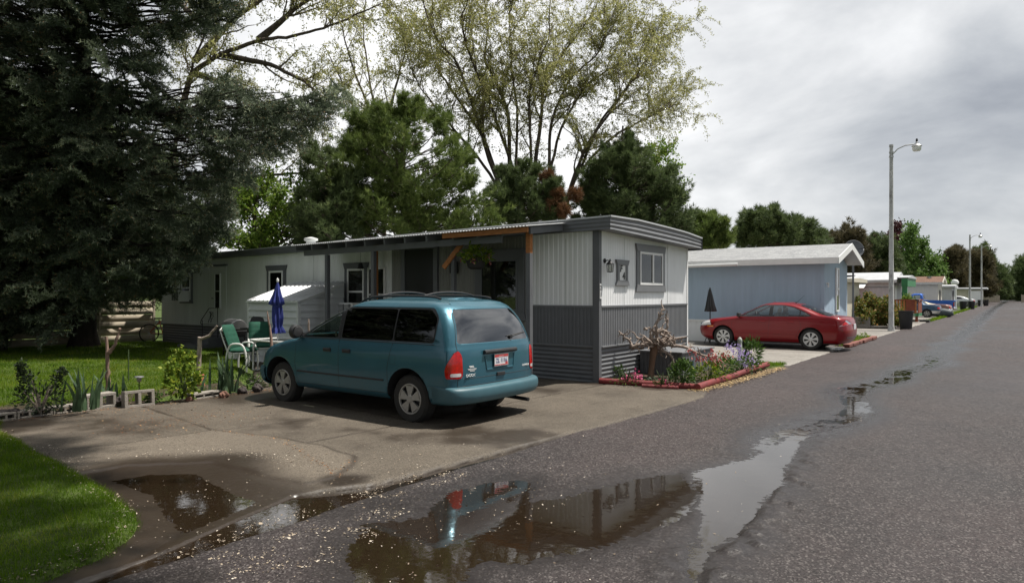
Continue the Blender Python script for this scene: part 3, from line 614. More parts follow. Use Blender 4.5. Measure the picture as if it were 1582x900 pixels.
xf = [XO + 0.012, -7.4, -10, -14, -18, -21, XL - 0.08]
for k in range(13):
    t = k / 12; o = 0.012 * (0.5 + 0.5 * math.cos(t * 2 * PI * 3.0)); rows.append([(x, 11.335 - o, (bow(11.33) - 0.02 - drop(x)) * (1 - t) + (zt(x) if x < -6.6 else 2.985) * t) for x in xf])
f.sheet(rows); f.sheet([[(x, 11.335, zt(x) if x < -6.6 else 2.985) for x in xf], [(x, YW + 0.04, (zt(x) if x < -6.6 else 2.985) + 0.005) for x in xf]])
f.build('side_fascia', M['grey_paint'], home, world=True, smooth=True, fix=False)
f = MB()
ye = 15.97
f.sheet([[(x, ye, bow(15.95) - drop(x)) for x in xs_], [(x, ye, 2.82 - drop(x) * 0.6) for x in xs_]]); f.build('side_fascia', M['grey_paint'], home, world=True, fix=False)
v = MB(); v.lathe([(0.14, 0), (0.14, 0.18), (0.20, 0.2), (0.20, 0.26), (0.05, 0.30)], 16, (-16.6, 12.3, 3.12)); v.build('roof_vent', M['pale_metal'], home, world=True, smooth=True)
v = MB(); v.lathe([(0.09, 0), (0.09, 0.12), (0.12, 0.13), (0.12, 0.2), (0.03, 0.24)], 14, (-7.6, 14.9, 3.18)); v.build('roof_vent', M['grey_paint'], home, world=True, smooth=True)
# windows and doors
window(home, face_end(XW + 0.006), 13.20, 14.36, 1.945, 2.665, 'white_plastic', 0.05, 0.55, trim='grey_mid', tw=0.125, flare=0.05, curtain=(0.04, 0.5, 0.03, 0.97))
PL = face_long(YW - 0.008)
window(home, PL, -22.45, -21.87, 1.56, 2.44, 'white_plastic', 0.045, rail=0.45, trim='grey_paint', tw=0.10, flare=0.03, curtain=(0.05, 0.95, 0.5, 0.97))
window(home, PL, -17.42, -16.74, 1.75, 2.42, 'white_plastic', 0.055, trim='grey_paint', tw=0.12, flare=0.06)
window(home, PL, -13.93, -13.28, 1.45, 2.40, 'white_plastic', 0.05, rail=0.38, trim='grey_paint', tw=0.12, flare=0.05, curtain=(0.05, 0.95, 0.42, 0.9))
window(home, PL, -13.14, -12.50, 1.40, 2.42, 'white_plastic', 0.05, rail=0.33)
window(home, face_long(YW - 0.012), -9.45, -8.42, 1.38, 2.50, 'grey_paint', 0.05, rail=None, trim='grey_paint', tw=0.16, flare=0.06, curtain=(0.06, 0.4, 0.02, 0.98))
d = MB(); wbox(d, face_long(YW - 0.01), -11.78, -10.86, 0.76, 2.80, 0.004, 0.045); door = d.build('door', M['black'], home, world=True, bevel=0.006)
d = MB(); d.lathe([(0.03, 0), (0.03, 0.05), (0.012, 0.06)], 12, (-11.66, YW - 0.11, 1.72), 'y'); d.build('handle', M['steel'], door, world=True, smooth=True)
d = MB(); wbox(d, face_long(YW - 0.01), -11.92, -11.79, 0.76, 2.86, 0.004, 0.06); wbox(d, face_long(YW - 0.01), -10.85, -10.72, 0.76, 2.86, 0.004, 0.06); wbox(d, face_long(YW - 0.01), -11.92, -10.72, 2.82, 2.93, 0.004, 0.065)
d.build('door_trim', M['grey_paint'], home, world=True, bevel=0.005)
d = MB(); wbox(d, face_long(YW - 0.012), -20.55, -19.72, 0.76, 2.62, 0.002, 0.025); bd = d.build('door', M['pale_metal'], home, world=True, bevel=0.008); bd['label'] = 'plain weathered back door with a tall narrow window'
window(bd, face_long(YW - 0.036), -20.33, -20.0, 1.28, 2.40, 'pale_metal', 0.03, rail=0.5, name='door_window', curtain=(0.05, 0.95, 0.03, 0.97))
d = MB(); wbox(d, face_long(YW - 0.012), -20.6, -19.67, 2.63, 2.68, 0.0, 0.05); d.build('drip_rail', M['grey_paint'], home, world=True)
d = MB(); d.lathe([(0.028, 0), (0.028, 0.05), (0.012, 0.06)], 12, (-20.46, YW - 0.09, 1.62), 'y'); d.build('handle', M['steel'], bd, world=True, smooth=True)
# F4 board
PE = face_end(XW + 0.006)
s = MB(); wbox(s, PE, 12.28, 12.56, 2.03, 2.34, 0.004, 0.022); sign = s.build('number_sign', M['white_paint'], home, world=True)
t = MB()
wbox(t, PE, 12.19, 12.28, 2.03, 2.34, 0.004, 0.04); wbox(t, PE, 12.56, 12.65, 2.03, 2.34, 0.004, 0.04)
wpoly(t, PE, [(12.19, 2.34), (12.65, 2.34), (12.71, 2.45), (12.13, 2.45)], 0.006, 0.046); wpoly(t, PE, [(12.13, 1.92), (12.71, 1.92), (12.65, 2.03), (12.19, 2.03)], 0.006, 0.046)
t.build('sign_frame', M['grey_mid'], sign, world=True, bevel=0.004)
o0 = wloc(sign)
text_obj('lettering', 'F', 0.185, M['black'], sign, Vector((XW + 0.034, 12.355, 2.265)) - o0, (PI / 2, 0, PI / 2), 0.003, 0.15, bold=0.008)
text_obj('lettering', '4', 0.20, M['black'], sign, Vector((XW + 0.034, 12.475, 2.115)) - o0, (PI / 2, 0, PI / 2), 0.003, 0.05, bold=0.008)
s = MB(); wbox(s, PE, 11.475, 11.535, 1.66, 1.95, 0.024, 0.034); np_ = s.build('number_plate', M['white_paint'], home, world=True)
o0 = wloc(np_)
text_obj('lettering', '2', 0.13, M['black'], np_, Vector((XW + 0.043, 11.505, 1.87)) - o0, (PI / 2, 0, PI / 2), 0.002)
text_obj('lettering', '1', 0.13, M['black'], np_, Vector((XW + 0.043, 11.505, 1.73)) - o0, (PI / 2, 0, PI / 2), 0.002)
def wall_lamp(par, y, z):
    q = thing('wall_lamp', None, None); q.parent = par; q.scale = (.8, .8, .85); q.location = Vector((XW, y, z)) - wloc(par)
    b = MB(); b.lathe([(0.0, 0.01), (0.055, 0.012), (0.055, 0.035), (0.03, 0.05)], 14, (0, 0, 0.04), 'x'); b.tube([(0.04, 0, 0.04), (0.10, 0, 0.05), (0.15, 0, 0.035), (0.16, 0, 0.0)], 0.012, 8)
    b.lathe([(0.012, 0.10), (0.02, 0.07), (0.03, 0.05), (0.095, -0.01), (0.10, -0.03)], 8, (0.17, 0, -0.02))
    for k in range(8):
        a = k * PI / 4; b.tube([(0.17 + 0.088 * math.cos(a), 0.088 * math.sin(a), -0.05), (0.17 + 0.075 * math.cos(a), 0.075 * math.sin(a), -0.22)], 0.006, 5)
    b.lathe([(0.078, -0.225), (0.08, -0.215), (0.02, -0.235)], 8, (0.17, 0, 0)); b.build('lamp_bracket', M['black'], q, smooth=True)
    g = MB(); g.lathe([(0.08, -0.055), (0.07, -0.215)], 8, (0.17, 0, 0), cap=False); g.build('lamp_glass', glass_mat('lamp_glass', (0.8, 0.8, 0.78)), q)
    return q
wall_lamp(home, 11.70, 2.37)
w2 = MB(); w2.box(-10.25, -10.11, YW - 0.17, YW - 0.02, 2.22, 2.48); w2.lathe([(0.05, 0.02), (0.09, -0.02), (0.09, -0.05)], 8, (-10.18, YW - 0.12, 2.5)); w2.build('wall_lamp', M['black'], home, world=True, bevel=0.008)

# window air conditioners
def aircon(label, x0, x1, z0, z1, grp=None):
    a = thing('air_conditioner', label, 'air conditioner', ((x0 + x1) / 2, YW - 0.2, z0))
    b = MB(); b.box(x0, x1, YW - 0.40, YW - 0.05, z0, z1); b.build('body', M['white_plastic'], a, world=True, bevel=0.012)
    g = MB()
    for k in range(11):
        z = z0 + 0.05 + (z1 - z0 - 0.1) * k / 10; g.box(x0 + 0.04, x1 - 0.04, YW - 0.412, YW - 0.398, z - 0.008, z + 0.006)
    for k in range(3): u = x0 + (x1 - x0) * (k + 0.5) / 3; g.box(u - 0.01, u + 0.01, YW - 0.416, YW - 0.40, z0 + 0.03, z1 - 0.03)
    g.build('grille', M['grey_paint'], a, world=True); return a
aircon('white window air conditioner in the far left window by the fence', -22.42, -21.93, 1.50, 1.86)
aircon('white window air conditioner under the porch beside the grey post', -13.98, -13.30, 1.10, 1.53)

# ------------------------------------------------------------------ porch roof on posts
porch = thing('porch_roof', 'lean-to metal porch roof on grey posts with bare orange lumber at its right end', 'porch', (-11, 10.6, 0))
XP0, XP1, YP = -14.35, -7.15, 10.15
def pz(x, y): return float(np.interp(y, [YP - 0.2, 11.3], [2.985, 3.15])) - 0.008 * (-7.15 - x)
n = 94; row0, row1, row2 = [], [], []
for i in range(n * 4 + 1):
    x = XP0 + (XP1 - XP0) * i / (n * 4); b = 0.016 * (0.5 + 0.5 * math.sin(i * PI / 2)) 
    row0.append((x, YP - 0.12, pz(x, YP - 0.12) + b)); row1.append((x, 11.31, pz(x, 11.31) + b))
s = MB(); s.sheet([row0, row1]); sh = s.build('roof_sheet', M['roof_metal'], porch, world=True, fix=False)
sd_ = sh.modifiers.new('thick', 'SOLIDIFY'); sd_.thickness = 0.004
s = MB()
for i in range(12):
    x = XP0 + 0.12 + (XP1 - 0.2 - XP0) * i / 11
    s.bar((x, YP - 0.06 if x < -9.3 else YP + 0.05, pz(x, YP) - 0.085), (x, YP + 0.75, pz(x, YP + 0.75) - 0.085), 0.045, 0.12); s.bar((x, YP + 0.752, pz(x, YP + 0.752) - 0.085), (x, 11.3, pz(x, 11.3) - 0.085), 0.045, 0.12)
s.build('rafter', M['grey_paint'], porch, world=True)
s = MB(); s.bar((XP0 + 0.1, YP + 0.22, pz(XP0, YP + .2) - 0.21), (-8.0, YP + 0.22, pz(-8.0, YP + .2) - 0.21), 0.05, 0.13); s.build('beam', M['grey_paint'], porch, world=True)
s = MB(); s.bar((-9.35, YP - 0.02, pz(-9.35, YP) - 0.065), (-7.22, YP - 0.02, pz(-7.22, YP) - 0.065), 0.045, 0.10); e = s.build('front_board', M['new_wood'], porch, world=True, bevel=0.004); e['label'] = 'bare orange lumber board'
def post(x, y, z0, z1, mat, wd=0.095): 
    q = MB(); q.box(x - wd / 2, x + wd / 2, y - wd / 2, y + wd / 2, z0, z1); return q.build('post', M[mat], porch, world=True, bevel=0.006)
post(-13.35, YP + 0.22, 0, 2.70, 'grey_paint'); post(-11.70, YP + 0.22, 0, 2.72, 'grey_paint')
post(-7.36, YP + 0.22, 0, 2.52, 'grey_paint', 0.10); p = post(-7.36, YP + 0.22, 2.521, 2.93, 'new_wood', 0.098); p['label'] = 'bare lumber top of the right post'
p = post(-12.62, 11.25, 0, 3.0, 'new_wood', 0.09); p['label'] = 'bare lumber post by the window'
post(-9.62, YP + 0.62, 0, 2.84, 'grey_paint', 0.09)
s = MB(); s.bar((-9.62, YP + 0.30, 2.30), (-9.16, YP + 0.42, 2.86), 0.05, 0.10); e = s.build('brace', M['new_wood'], porch, world=True, bevel=0.004); e['label'] = 'bare lumber diagonal brace'
s = MB(); s.bar((-9.62, YP + 0.58, 2.84), (-8.3, YP + 0.42, 2.86), 0.05, 0.13); s.build('cross_beam', M['grey_paint'], porch, world=True)

# ------------------------------------------------------------------ leaf clusters for pots, bushes and beds
def leafy(name, pts, size, mat, parent=None, seed=0, asp=0.5, up=0.0, tone=None, world=False, dirs=None):
    """one small pointed leaf per point, random facing"""
    r = np.random.RandomState(seed); p = np.asarray(pts, float); n = len(p)
    if world and parent is not None: w_ = wloc(parent); p = p - np.array([w_.x, w_.y, w_.z])
    a = r.normal(size=(n, 3)) if dirs is None else np.asarray(dirs) + r.normal(size=(n, 3)) * 0.35
    a[:, 2] += up; a /= np.linalg.norm(a, axis=1)[:, None]
    b = np.cross(a, r.normal(size=(n, 3))); b /= np.linalg.norm(b, axis=1)[:, None] + 1e-9
    s = size * r.uniform(0.6, 1.35, n)[:, None]
    V = np.concatenate([p, p + a * s * 0.5 - b * s * asp * 0.5, p + a * s, p + a * s * 0.5 + b * s * asp * 0.5], 0); i = np.arange(n)
    return np_mesh(name, V, np.stack([i, i + n, i + 2 * n, i + 3 * n], -1), mat, parent, smooth=False, attrs={'tone': np.clip(r.rand(n) if tone is None else tone + r.normal(0, 0.13, n), 0, 1)})
def blob(n, c, rad, seed, shell=0.45, lump=0.35):
    """points through a lumpy mound"""
    r = np.random.RandomState(seed); d = r.normal(size=(n, 3)); d /= np.linalg.norm(d, axis=1)[:, None]
    k = 1 + lump * np.sin(d[:, 0] * 5 + seed) * np.cos(d[:, 1] * 4.3 + 2 * seed) + lump * 0.6 * np.sin(d[:, 2] * 9 + d[:, 0] * 7)
    rr_ = (shell + (1 - shell) * r.rand(n) ** 0.6) * k
    return np.array(c) + d * rr_[:, None] * np.array(rad)
M['leaf_mid'] = leaf_mat('green_leaves', (0.03, 0.06, 0.012), (0.055, 0.11, 0.02), (0.10, 0.16, 0.03), 0.3)
M['leaf_dark'] = leaf_mat('dark_leaves', (0.02, 0.032, 0.015), (0.035, 0.055, 0.022), (0.065, 0.08, 0.04), 0.25)
M['leaf_yellow'] = leaf_mat('yellow_green_leaves', (0.07, 0.13, 0.012), (0.15, 0.22, 0.02), (0.30, 0.34, 0.04), 0.4)
M['leaf_iris'] = leaf_mat('blue_green_blades', (0.04, 0.075, 0.035), (0.065, 0.11, 0.055), (0.10, 0.15, 0.08), 0.2)
M['pink'] = leaf_mat('pink_petals', (0.35, 0.03, 0.09), (0.55, 0.07, 0.20), (0.75, 0.25, 0.38), 0.3)
M['red_petal'] = leaf_mat('red_petals', (0.20, 0.02, 0.025), (0.36, 0.07, 0.07), (0.55, 0.30, 0.26), 0.3)
M['lilac'] = leaf_mat('lilac_petals', (0.40, 0.30, 0.62), (0.55, 0.45, 0.75), (0.78, 0.72, 0.86), 0.35)
M['stem'] = pmat('green_stems', (0.05, 0.08, 0.025), 0.7)
M['terracotta'] = pmat('terracotta', (0.30, 0.10, 0.05), 0.8, 0.2, 12)
def arcs(n, c, rad, h, seed, droop=0.2):
    """stem curves from a base out into a mound"""
    r = random.Random(seed); out = []
    for _ in range(n):
        a = r.uniform(0, 2 * PI); k = r.uniform(0.2, 1) * rad; hh = h * r.uniform(0.6, 1)
        out.append([(c[0] + k * t * math.cos(a), c[1] + k * t * math.sin(a), c[2] + hh * (t - droop * t * t)) for t in (0, 0.35, 0.7, 1)])
    return out
# hanging basket
bk = thing('hanging_basket', 'hanging flower basket with trailing green leaves and red flowers under the porch beam', 'hanging plant', tuple(at(735, 411, 2.22)))
bp_ = atd(735, 404, 13.6); bk.location = (bp_.x, bp_.y, 2.25)
s = MB(); s.lathe([(0.10, 0.0), (0.16, 0.03), (0.215, 0.22), (0.225, 0.23), (0.2, 0.22), (0.15, 0.05)], 20); s.build('basket', M['rubber'], bk, smooth=True)
s = MB()
for k in range(3): a = k * 2 * PI / 3; s.tube([(0.21 * math.cos(a), 0.21 * math.sin(a), 0.22), (0, 0, 0.56)], 0.005, 5)
s.tube([(0, 0, 0.55), (0, 0, 0.60)], 0.006, 5); s.build('hanger', M['steel'], bk)
leafy('leaves', np.concatenate([blob(700, (0, 0, 0.29), (0.27, 0.27, 0.14), 3), blob(200, (0, 0, 0.22), (0.30, 0.30, 0.09), 5), blob(120, (0, 0, 0.48), (0.10, 0.10, 0.14), 6)]), 0.07, M['leaf_yellow'], bk, 3)  # brighter leaf colour, light painted in because the basket hangs in shade
for i, (a, z) in enumerate(((0.2, 0.22), (0.9, 0.30), (3.6, 0.32), (3.9, 0.18), (5.2, 0.16), (2.9, 0.25), (0.5, 0.12))): leafy('flower', blob(22, (0.28 * math.cos(a), 0.28 * math.sin(a), z), (0.04, 0.04, 0.04), i), 0.03, M['red_petal'], bk, 4, 0.8)
# wind bell
wb = thing('wind_chime', 'small dark wind bell hanging under the porch near the white framed window', 'wind chime', tuple(atd(557, 415, 16.9)))
s = MB(); s.lathe([(0.02, 0.16), (0.05, 0.14), (0.07, 0.04), (0.09, 0.0)], 14); s.build('bell', M['black'], wb, smooth=True)
s = MB(); s.tube([(0, 0, 0.15), (0, 0, 0.50)], 0.004, 5); s.tube([(0, 0, 0.02), (0, 0, -0.12)], 0.004, 5); s.box(-0.03, 0.03, -0.003, 0.003, -0.20, -0.11); s.build('cord', M['black'], wb)

# ------------------------------------------------------------------ garden shed
shed = thing('garden_shed', 'small white ribbed metal garden shed with a lean-to roof', 'shed', (-14.9, 10.6, 0))
X0, X1, Y0, Y1, ZF, ZB = -15.95, -13.85, 9.9, 11.25, 1.56, 2.02
M['shed_metal'] = pmat('shed_metal', (0.56, 0.58, 0.59), 0.45, 0.06, 4, dirt=0.3, dirt_col=(0.3, 0.29, 0.27))
def planks(mb, P, u0, u1, z0, ztop, pitch=0.165, amp=0.04):
    """overlapping horizontal steel planks"""
    z = z0
    while z < max(ztop(u0), ztop(u1)) - 0.01:
        a = [P(u0, min(z, ztop(u0)), amp), P(u1, min(z, ztop(u1)), amp)]; b = [P(u0, min(z + pitch, ztop(u0)), 0.0), P(u1, min(z + pitch, ztop(u1)), 0.0)]; c = [P(u0, min(z, ztop(u0)), 0.0), P(u1, min(z, ztop(u1)), 0.0)]
        mb.sheet([c, a, b]); z += pitch
w = MB(); planks(w, face_long(Y0), X0, X1, 0.02, lambda u: ZF); w.build('front_wall', M['shed_metal'], shed, world=True, fix=False)
w = MB()
for k in range(12):
    y0 = Y0 + (Y1 - Y0) * k / 12; y1 = Y0 + (Y1 - Y0) * (k + 1) / 12; planks(w, face_end(X1), y0, y1, 0.02, lambda u: ZF + (ZB - ZF) * (u - Y0) / (Y1 - Y0))
w.build('side_wall', M['shed_metal'], shed, world=True, fix=False)
w = MB(); w.box(X0, X0 + 0.02, Y0 + 0.02, Y1, 0, ZF); w.box(X0, X1 - 0.02, Y1 - 0.02, Y1, 0, ZB - 0.02); w.build('wall_core', M['shed_metal'], shed, world=True)
w = MB(); rows = []
n = 12 * 4
for j in range(2):
    y = (Y0 - 0.07, Y1 + 0.03)[j]; z = ZF + (ZB - ZF) * (y - Y0) / (Y1 - Y0) + 0.02
    rows.append([(X0 - 0.06 + (X1 - X0 + 0.12) * i / n, y, z + (0.04 if i % 4 in (1, 2) else 0)) for i in range(n + 1)])
w.sheet(rows); o = w.build('roof', M['roof_metal'], shed, world=True, fix=False); o.modifiers.new('t', 'SOLIDIFY').thickness = 0.006
w = MB(); w.box(X1 - 0.05, X1 + 0.035, Y0 - 0.035, Y0 + 0.05, 0.0, ZF); w.box(X0 - 0.03, X0 + 0.04, Y0 - 0.032, Y0, 0, ZF); w.bar((X1 + 0.02, Y0 - 0.07, ZF - 0.02), (X1 + 0.02, Y1, ZB - 0.02), 0.03, 0.06)
w.bar((X0 - 0.06, Y0 - 0.05, ZF), (X1 + 0.06, Y0 - 0.05, ZF), 0.03, 0.05); w.build('corner_trim', M['pale_metal'], shed, world=True)

# ------------------------------------------------------------------ basket-weave fence by the spruce
M['fence_wood'] = pmat('weathered_boards', (0.36, 0.31, 0.235), 0.85, 0.22, 3, 0.2, 30, stretch=(1, 1, 6), dirt=0.3, dirt_col=(0.12, 0.1, 0.075))
fence = thing('board_fence', 'weathered tan basket weave board fence behind the spruce trunk', 'fence', (-25.0, 10, 0))
fa, fb = Vector((-24.7, 11.6, 0)), Vector((-25.6, -1.0, 0)); L_ = (fb - fa).length; fd = (fb - fa).normalized(); fn = Vector((-fd.y, fd.x, 0))
if fn.x < 0: fn = -fn
span = 1.75
for k in range(6):
    b = MB(); z = 0.10 + 0.235 * k; pts = []
    N_ = int(L_ / 0.12)
    lo, hi = [], []
    for i in range(N_ + 1):
        s_ = i * L_ / N_; o = 0.09 * math.sin(PI * s_ / span + (PI if k % 2 else 0)); p = fa + fd * s_ + fn * o
        lo.append((p.x, p.y, z)); hi.append((p.x, p.y, z + 0.225))
    b.sheet([lo, hi]); o = b.build('board', M['fence_wood'], fence, world=True, fix=False, smooth=True); o.modifiers.new('t', 'SOLIDIFY').thickness = 0.02
k = 0.0
while k < L_:
    p = fa + fd * k; b = MB(); b.box(p.x - 0.035, p.x + 0.035, p.y - 0.035, p.y + 0.035, 0, 1.58); b.build('post', M['fence_wood'], fence, world=True); k += span
# ------------------------------------------------------------------ vehicles
def car_paint(name, col, metal=0.35, rough=0.32, dust=0.25):
    m = pmat(name, col, rough, 0.05, 3, metal=metal, coat=0.5, spec=0.35, dirt=dust, dirt_col=tuple(c * 0.6 + 0.035 for c in col), dscale=1.8); return m
M['teal'] = car_paint('teal_paint', (0.034, 0.118, 0.162), 0.4, 0.34)
M['teal_dull'] = pmat('teal_bumper', (0.04, 0.105, 0.13), 0.5, 0.08, 4, dirt=0.35, dirt_col=(0.045, 0.07, 0.08), dscale=3)
M['red_paint'] = car_paint('red_paint', (0.19, 0.0, 0.004), 0.1, 0.3, 0.0)
M['dark_glass'] = glass_mat('tinted_glass', (0.02, 0.02, 0.022)); M['clear_glass'] = glass_mat('car_glass', (0.70, 0.76, 0.74), 1.8)
M['van_glass'] = glass_mat('van_front_glass', (0.42, 0.50, 0.46), 1.6); M['rear_glass'] = glass_mat('rear_tinted_glass', (0.03, 0.03, 0.032), 3.4)
M['lamp_red'] = pmat('red_lens', (0.42, 0.003, 0.003), 0.15, 0.35, 22, coat=0.5); M['lamp_white'] = pmat('white_lens', (0.62, 0.60, 0.60), 0.12, 0.1, 20, coat=1.0)
M['amber'] = pmat('amber_lens', (0.6, 0.16, 0.01), 0.15, 0.1, 20, coat=1.0)
M['rim'] = pmat('wheel_cover', (0.36, 0.35, 0.33), 0.42, 0.1, 9, metal=0.5, dirt=0.4, dirt_col=(0.14, 0.12, 0.10), dscale=5)
M['seat'] = pmat('seat_cloth', (0.10, 0.10, 0.10), 0.9, 0.15, 20); M['seat_pale'] = pmat('seat_cloth_pale', (0.26, 0.25, 0.23), 0.9, 0.12, 20)
def catmull(levels, n):
    L_ = np.array(levels, float); k = len(L_); t = np.linspace(0, k - 1, n); i = np.clip(np.floor(t).astype(int), 0, k - 2); f = (t - i)[:, None]
    p0 = L_[np.clip(i - 1, 0, k - 1)]; p1 = L_[i]; p2 = L_[i + 1]; p3 = L_[np.clip(i + 2, 0, k - 1)]
    return 0.5 * (2 * p1 + (p2 - p0) * f + (2 * p0 - 5 * p1 + 4 * p2 - p3) * f ** 2 + (3 * p1 - p0 - 3 * p2 + p3) * f ** 3)
def shell(levels, n=52, nc=12, ns=28, crown=0.02, nf=2.6, nr=3.2):
    """car body skin from plan outlines (z, x_rear, x_front, half width, rear corner, front corner)"""
    S = catmull(levels, n); bm = bmesh.new(); rings = []
    for z, xr, xf, w, ar, af in S:
        h = []
        for k in range(nc):
            t = (k / nc) * PI / 2; h.append((xf - af + af * math.cos(t) ** (2 / nf), w * math.sin(t) ** (2 / nf)))
        for k in range(ns + 1): h.append((xf - af + (xr + ar - xf + af) * k / ns, w))
        for k in range(1, nc + 1):
            t = (1 - k / nc) * PI / 2; h.append((xr + ar - ar * math.cos(t) ** (2 / nr), w * math.sin(t) ** (2 / nr)))
        full = h + [(x, -y) for x, y in h[-2:0:-1]]
        rings.append([bm.verts.new((x, y, z)) for x, y in full])
    m = len(rings[0])
    for a, b in zip(rings[:-1], rings[1:]):
        for j in range(m):
            try: bm.faces.new((a[j], a[(j + 1) % m], b[(j + 1) % m], b[j]))
            except ValueError: pass
    top = rings[-1]; H = m // 2; rows = []; K = 8
    for j in range(H + 1):
        a = top[j].co; b = top[(m - j) % m].co; row = [top[j]]
        if j not in (0, H):
            for q in range(1, K):
                t = q / K; p = a.lerp(b, t); p.z += crown * (1 - (2 * t - 1) ** 2); row.append(bm.verts.new(p))
            row.append(top[m - j])
        rows.append(row)
    for j in range(H):
        r0, r1 = rows[j], rows[j + 1]
        if len(r0) == 1:
            for q in range(K): bm.faces.new((r0[0], r1[q], r1[q + 1]))
        elif len(r1) == 1:
            for q in range(K): bm.faces.new((r0[q], r1[0], r0[q + 1]))
        else:
            for q in range(K): bm.faces.new((r0[q], r1[q], r1[q + 1], r0[q + 1]))
    bmesh.ops.recalc_face_normals(bm, faces=bm.faces)
    return bm
def cut(bm, poly, A, B, sel):
    """cut a convex outline into the skin (u = A.co, v = B.co), return the faces inside"""
    A = Vector(A); B = Vector(B); k = len(poly)
    ar = sum(poly[i][0] * poly[(i + 1) % k][1] - poly[(i + 1) % k][0] * poly[i][1] for i in range(k))
    if ar < 0: poly = poly[::-1]
    bm.normal_update(); cand = [f for f in bm.faces if sel(f.calc_center_median(), f.normal)]
    for i in range(k):
        (u0, v0), (u1, v1) = poly[i], poly[(i + 1) % k]; nu, nv = -(v1 - v0), (u1 - u0); l = math.hypot(nu, nv)
        if l < 1e-9: continue
        nrm = A * (nu / l / A.length_squared) + B * (nv / l / B.length_squared)
        co = A * (u0 / A.length_squared) + B * (v0 / B.length_squared)
        es = list({e for f in cand for e in f.edges}); vs_ = list({v for f in cand for v in f.verts})
        res = bmesh.ops.bisect_plane(bm, geom=cand + es + vs_, plane_co=co, plane_no=nrm, dist=1e-5)
        fs = set(f for f in res['geom'] if isinstance(f, bmesh.types.BMFace)) | set(f for f in cand if f.is_valid)
        cand = [f for f in fs if f.is_valid and (f.calc_center_median() - co).dot(nrm) > 0]
    return cand
def take(bm, faces, delete=True):
    """lift faces out of the skin as their own geometry"""
    idx = {}; V = []; F = []
    for f in faces:
        q = []
        for v in f.verts:
            if v not in idx: idx[v] = len(V); V.append(v.co.copy())
            q.append(idx[v])
        F.append(q)
    if delete: bmesh.ops.delete(bm, geom=faces, context='FACES')
    return V, F
def grow(V, F, off):
    """push a lifted patch along its own normals"""
    me = bpy.data.meshes.new('t'); me.from_pydata(V, [], F); bm = bmesh.new(); bm.from_mesh(me); bm.normal_update()
    out = [v.co + v.normal * off for v in bm.verts]; bm.free(); bpy.data.meshes.remove(me); return out
def disc_poly(cx, cz, r, n=22): return [(cx + r * math.cos(2 * PI * i / n), cz + r * math.sin(2 * PI * i / n)) for i in range(n)]
def round_poly(pts, r, n=4):
    out = []; k = len(pts)
    for i in range(k):
        p = Vector(pts[i]); a = Vector(pts[i - 1]) - p; b = Vector(pts[(i + 1) % k]) - p; q = min(r, a.length * .45, b.length * .45); a = p + a.normalized() * q; b = p + b.normalized() * q
        for j in range(n + 1):
            t = j / n; out.append(tuple(a * (1 - t) ** 2 + p * 2 * t * (1 - t) + b * t * t))
    return out
def dense(P, st=.08):
    out = []
    for a, b in zip(P, P[1:] + P[:1]):
        k = max(1, int(math.hypot(b[0] - a[0], b[1] - a[1]) / st)); out += [(a[0] + (b[0] - a[0]) * i / k, a[1] + (b[1] - a[1]) * i / k) for i in range(k)]
    return out
def make_wheel(par, x, y, r, wid, side, spokes, mat='rim', gap=0.5, hub=0.62):
    wl = thing('wheel', None, None); wl.parent = par; wl.location = (x, y, r); s = side
    t = MB(); t.lathe([(r * hub, -wid / 2), (r * .9, -wid / 2 - 0.004), (r * .985, -wid * .40), (r, -wid * .25), (r, wid * .25), (r * .985, wid * .40), (r * .9, wid / 2 + .004), (r * hub, wid / 2)], 36, axis='y', cap=False)
    t.build('tyre', M['rubber'], wl, smooth=True)
    R = r * hub; m = MB(); o = s * wid / 2
    m.lathe([(R * 1.03, o), (R * 1.0, o + s * 0.006), (R * .93, o + s * .004), (R * .90, o - s * .02)], 32, axis='y', cap=False)
    m.lathe([(0.0, o + s * .012), (R * .22, o + s * .012), (R * .30, o), (R * .30, o - s * .03)], 20, axis='y', cap=False)
    for k in range(spokes):
        a = 2 * PI * k / spokes + 0.3; h0 = gap * PI / spokes
        P = lambda rad, an, d: (rad * math.cos(an), d, rad * math.sin(an))
        V = [P(R * .26, a - h0 * 1.25, o + s * .006), P(R * .26, a + h0 * 1.25, o + s * .006), P(R * .94, a + h0, o + s * .004), P(R * .94, a - h0, o + s * .004)]
        V += [(v[0], v[1] - s * .03, v[2]) for v in V]; m.add(V, [(0, 1, 2, 3), (4, 7, 6, 5), (0, 4, 5, 1), (1, 5, 6, 2), (2, 6, 7, 3), (3, 7, 4, 0)])
    m.build('rim', M[mat], wl, smooth=True, sharp=30)
    d = MB(); d.lathe([(0.0, o - s * .045), (R * 1.0, o - s * .045)], 24, axis='y', cap=False); d.lathe([(R * 1.0, -wid * .45), (R * 1.0, wid * .45)], 24, axis='y', cap=False); d.build('brake_disc', M['black'], wl)
    return wl
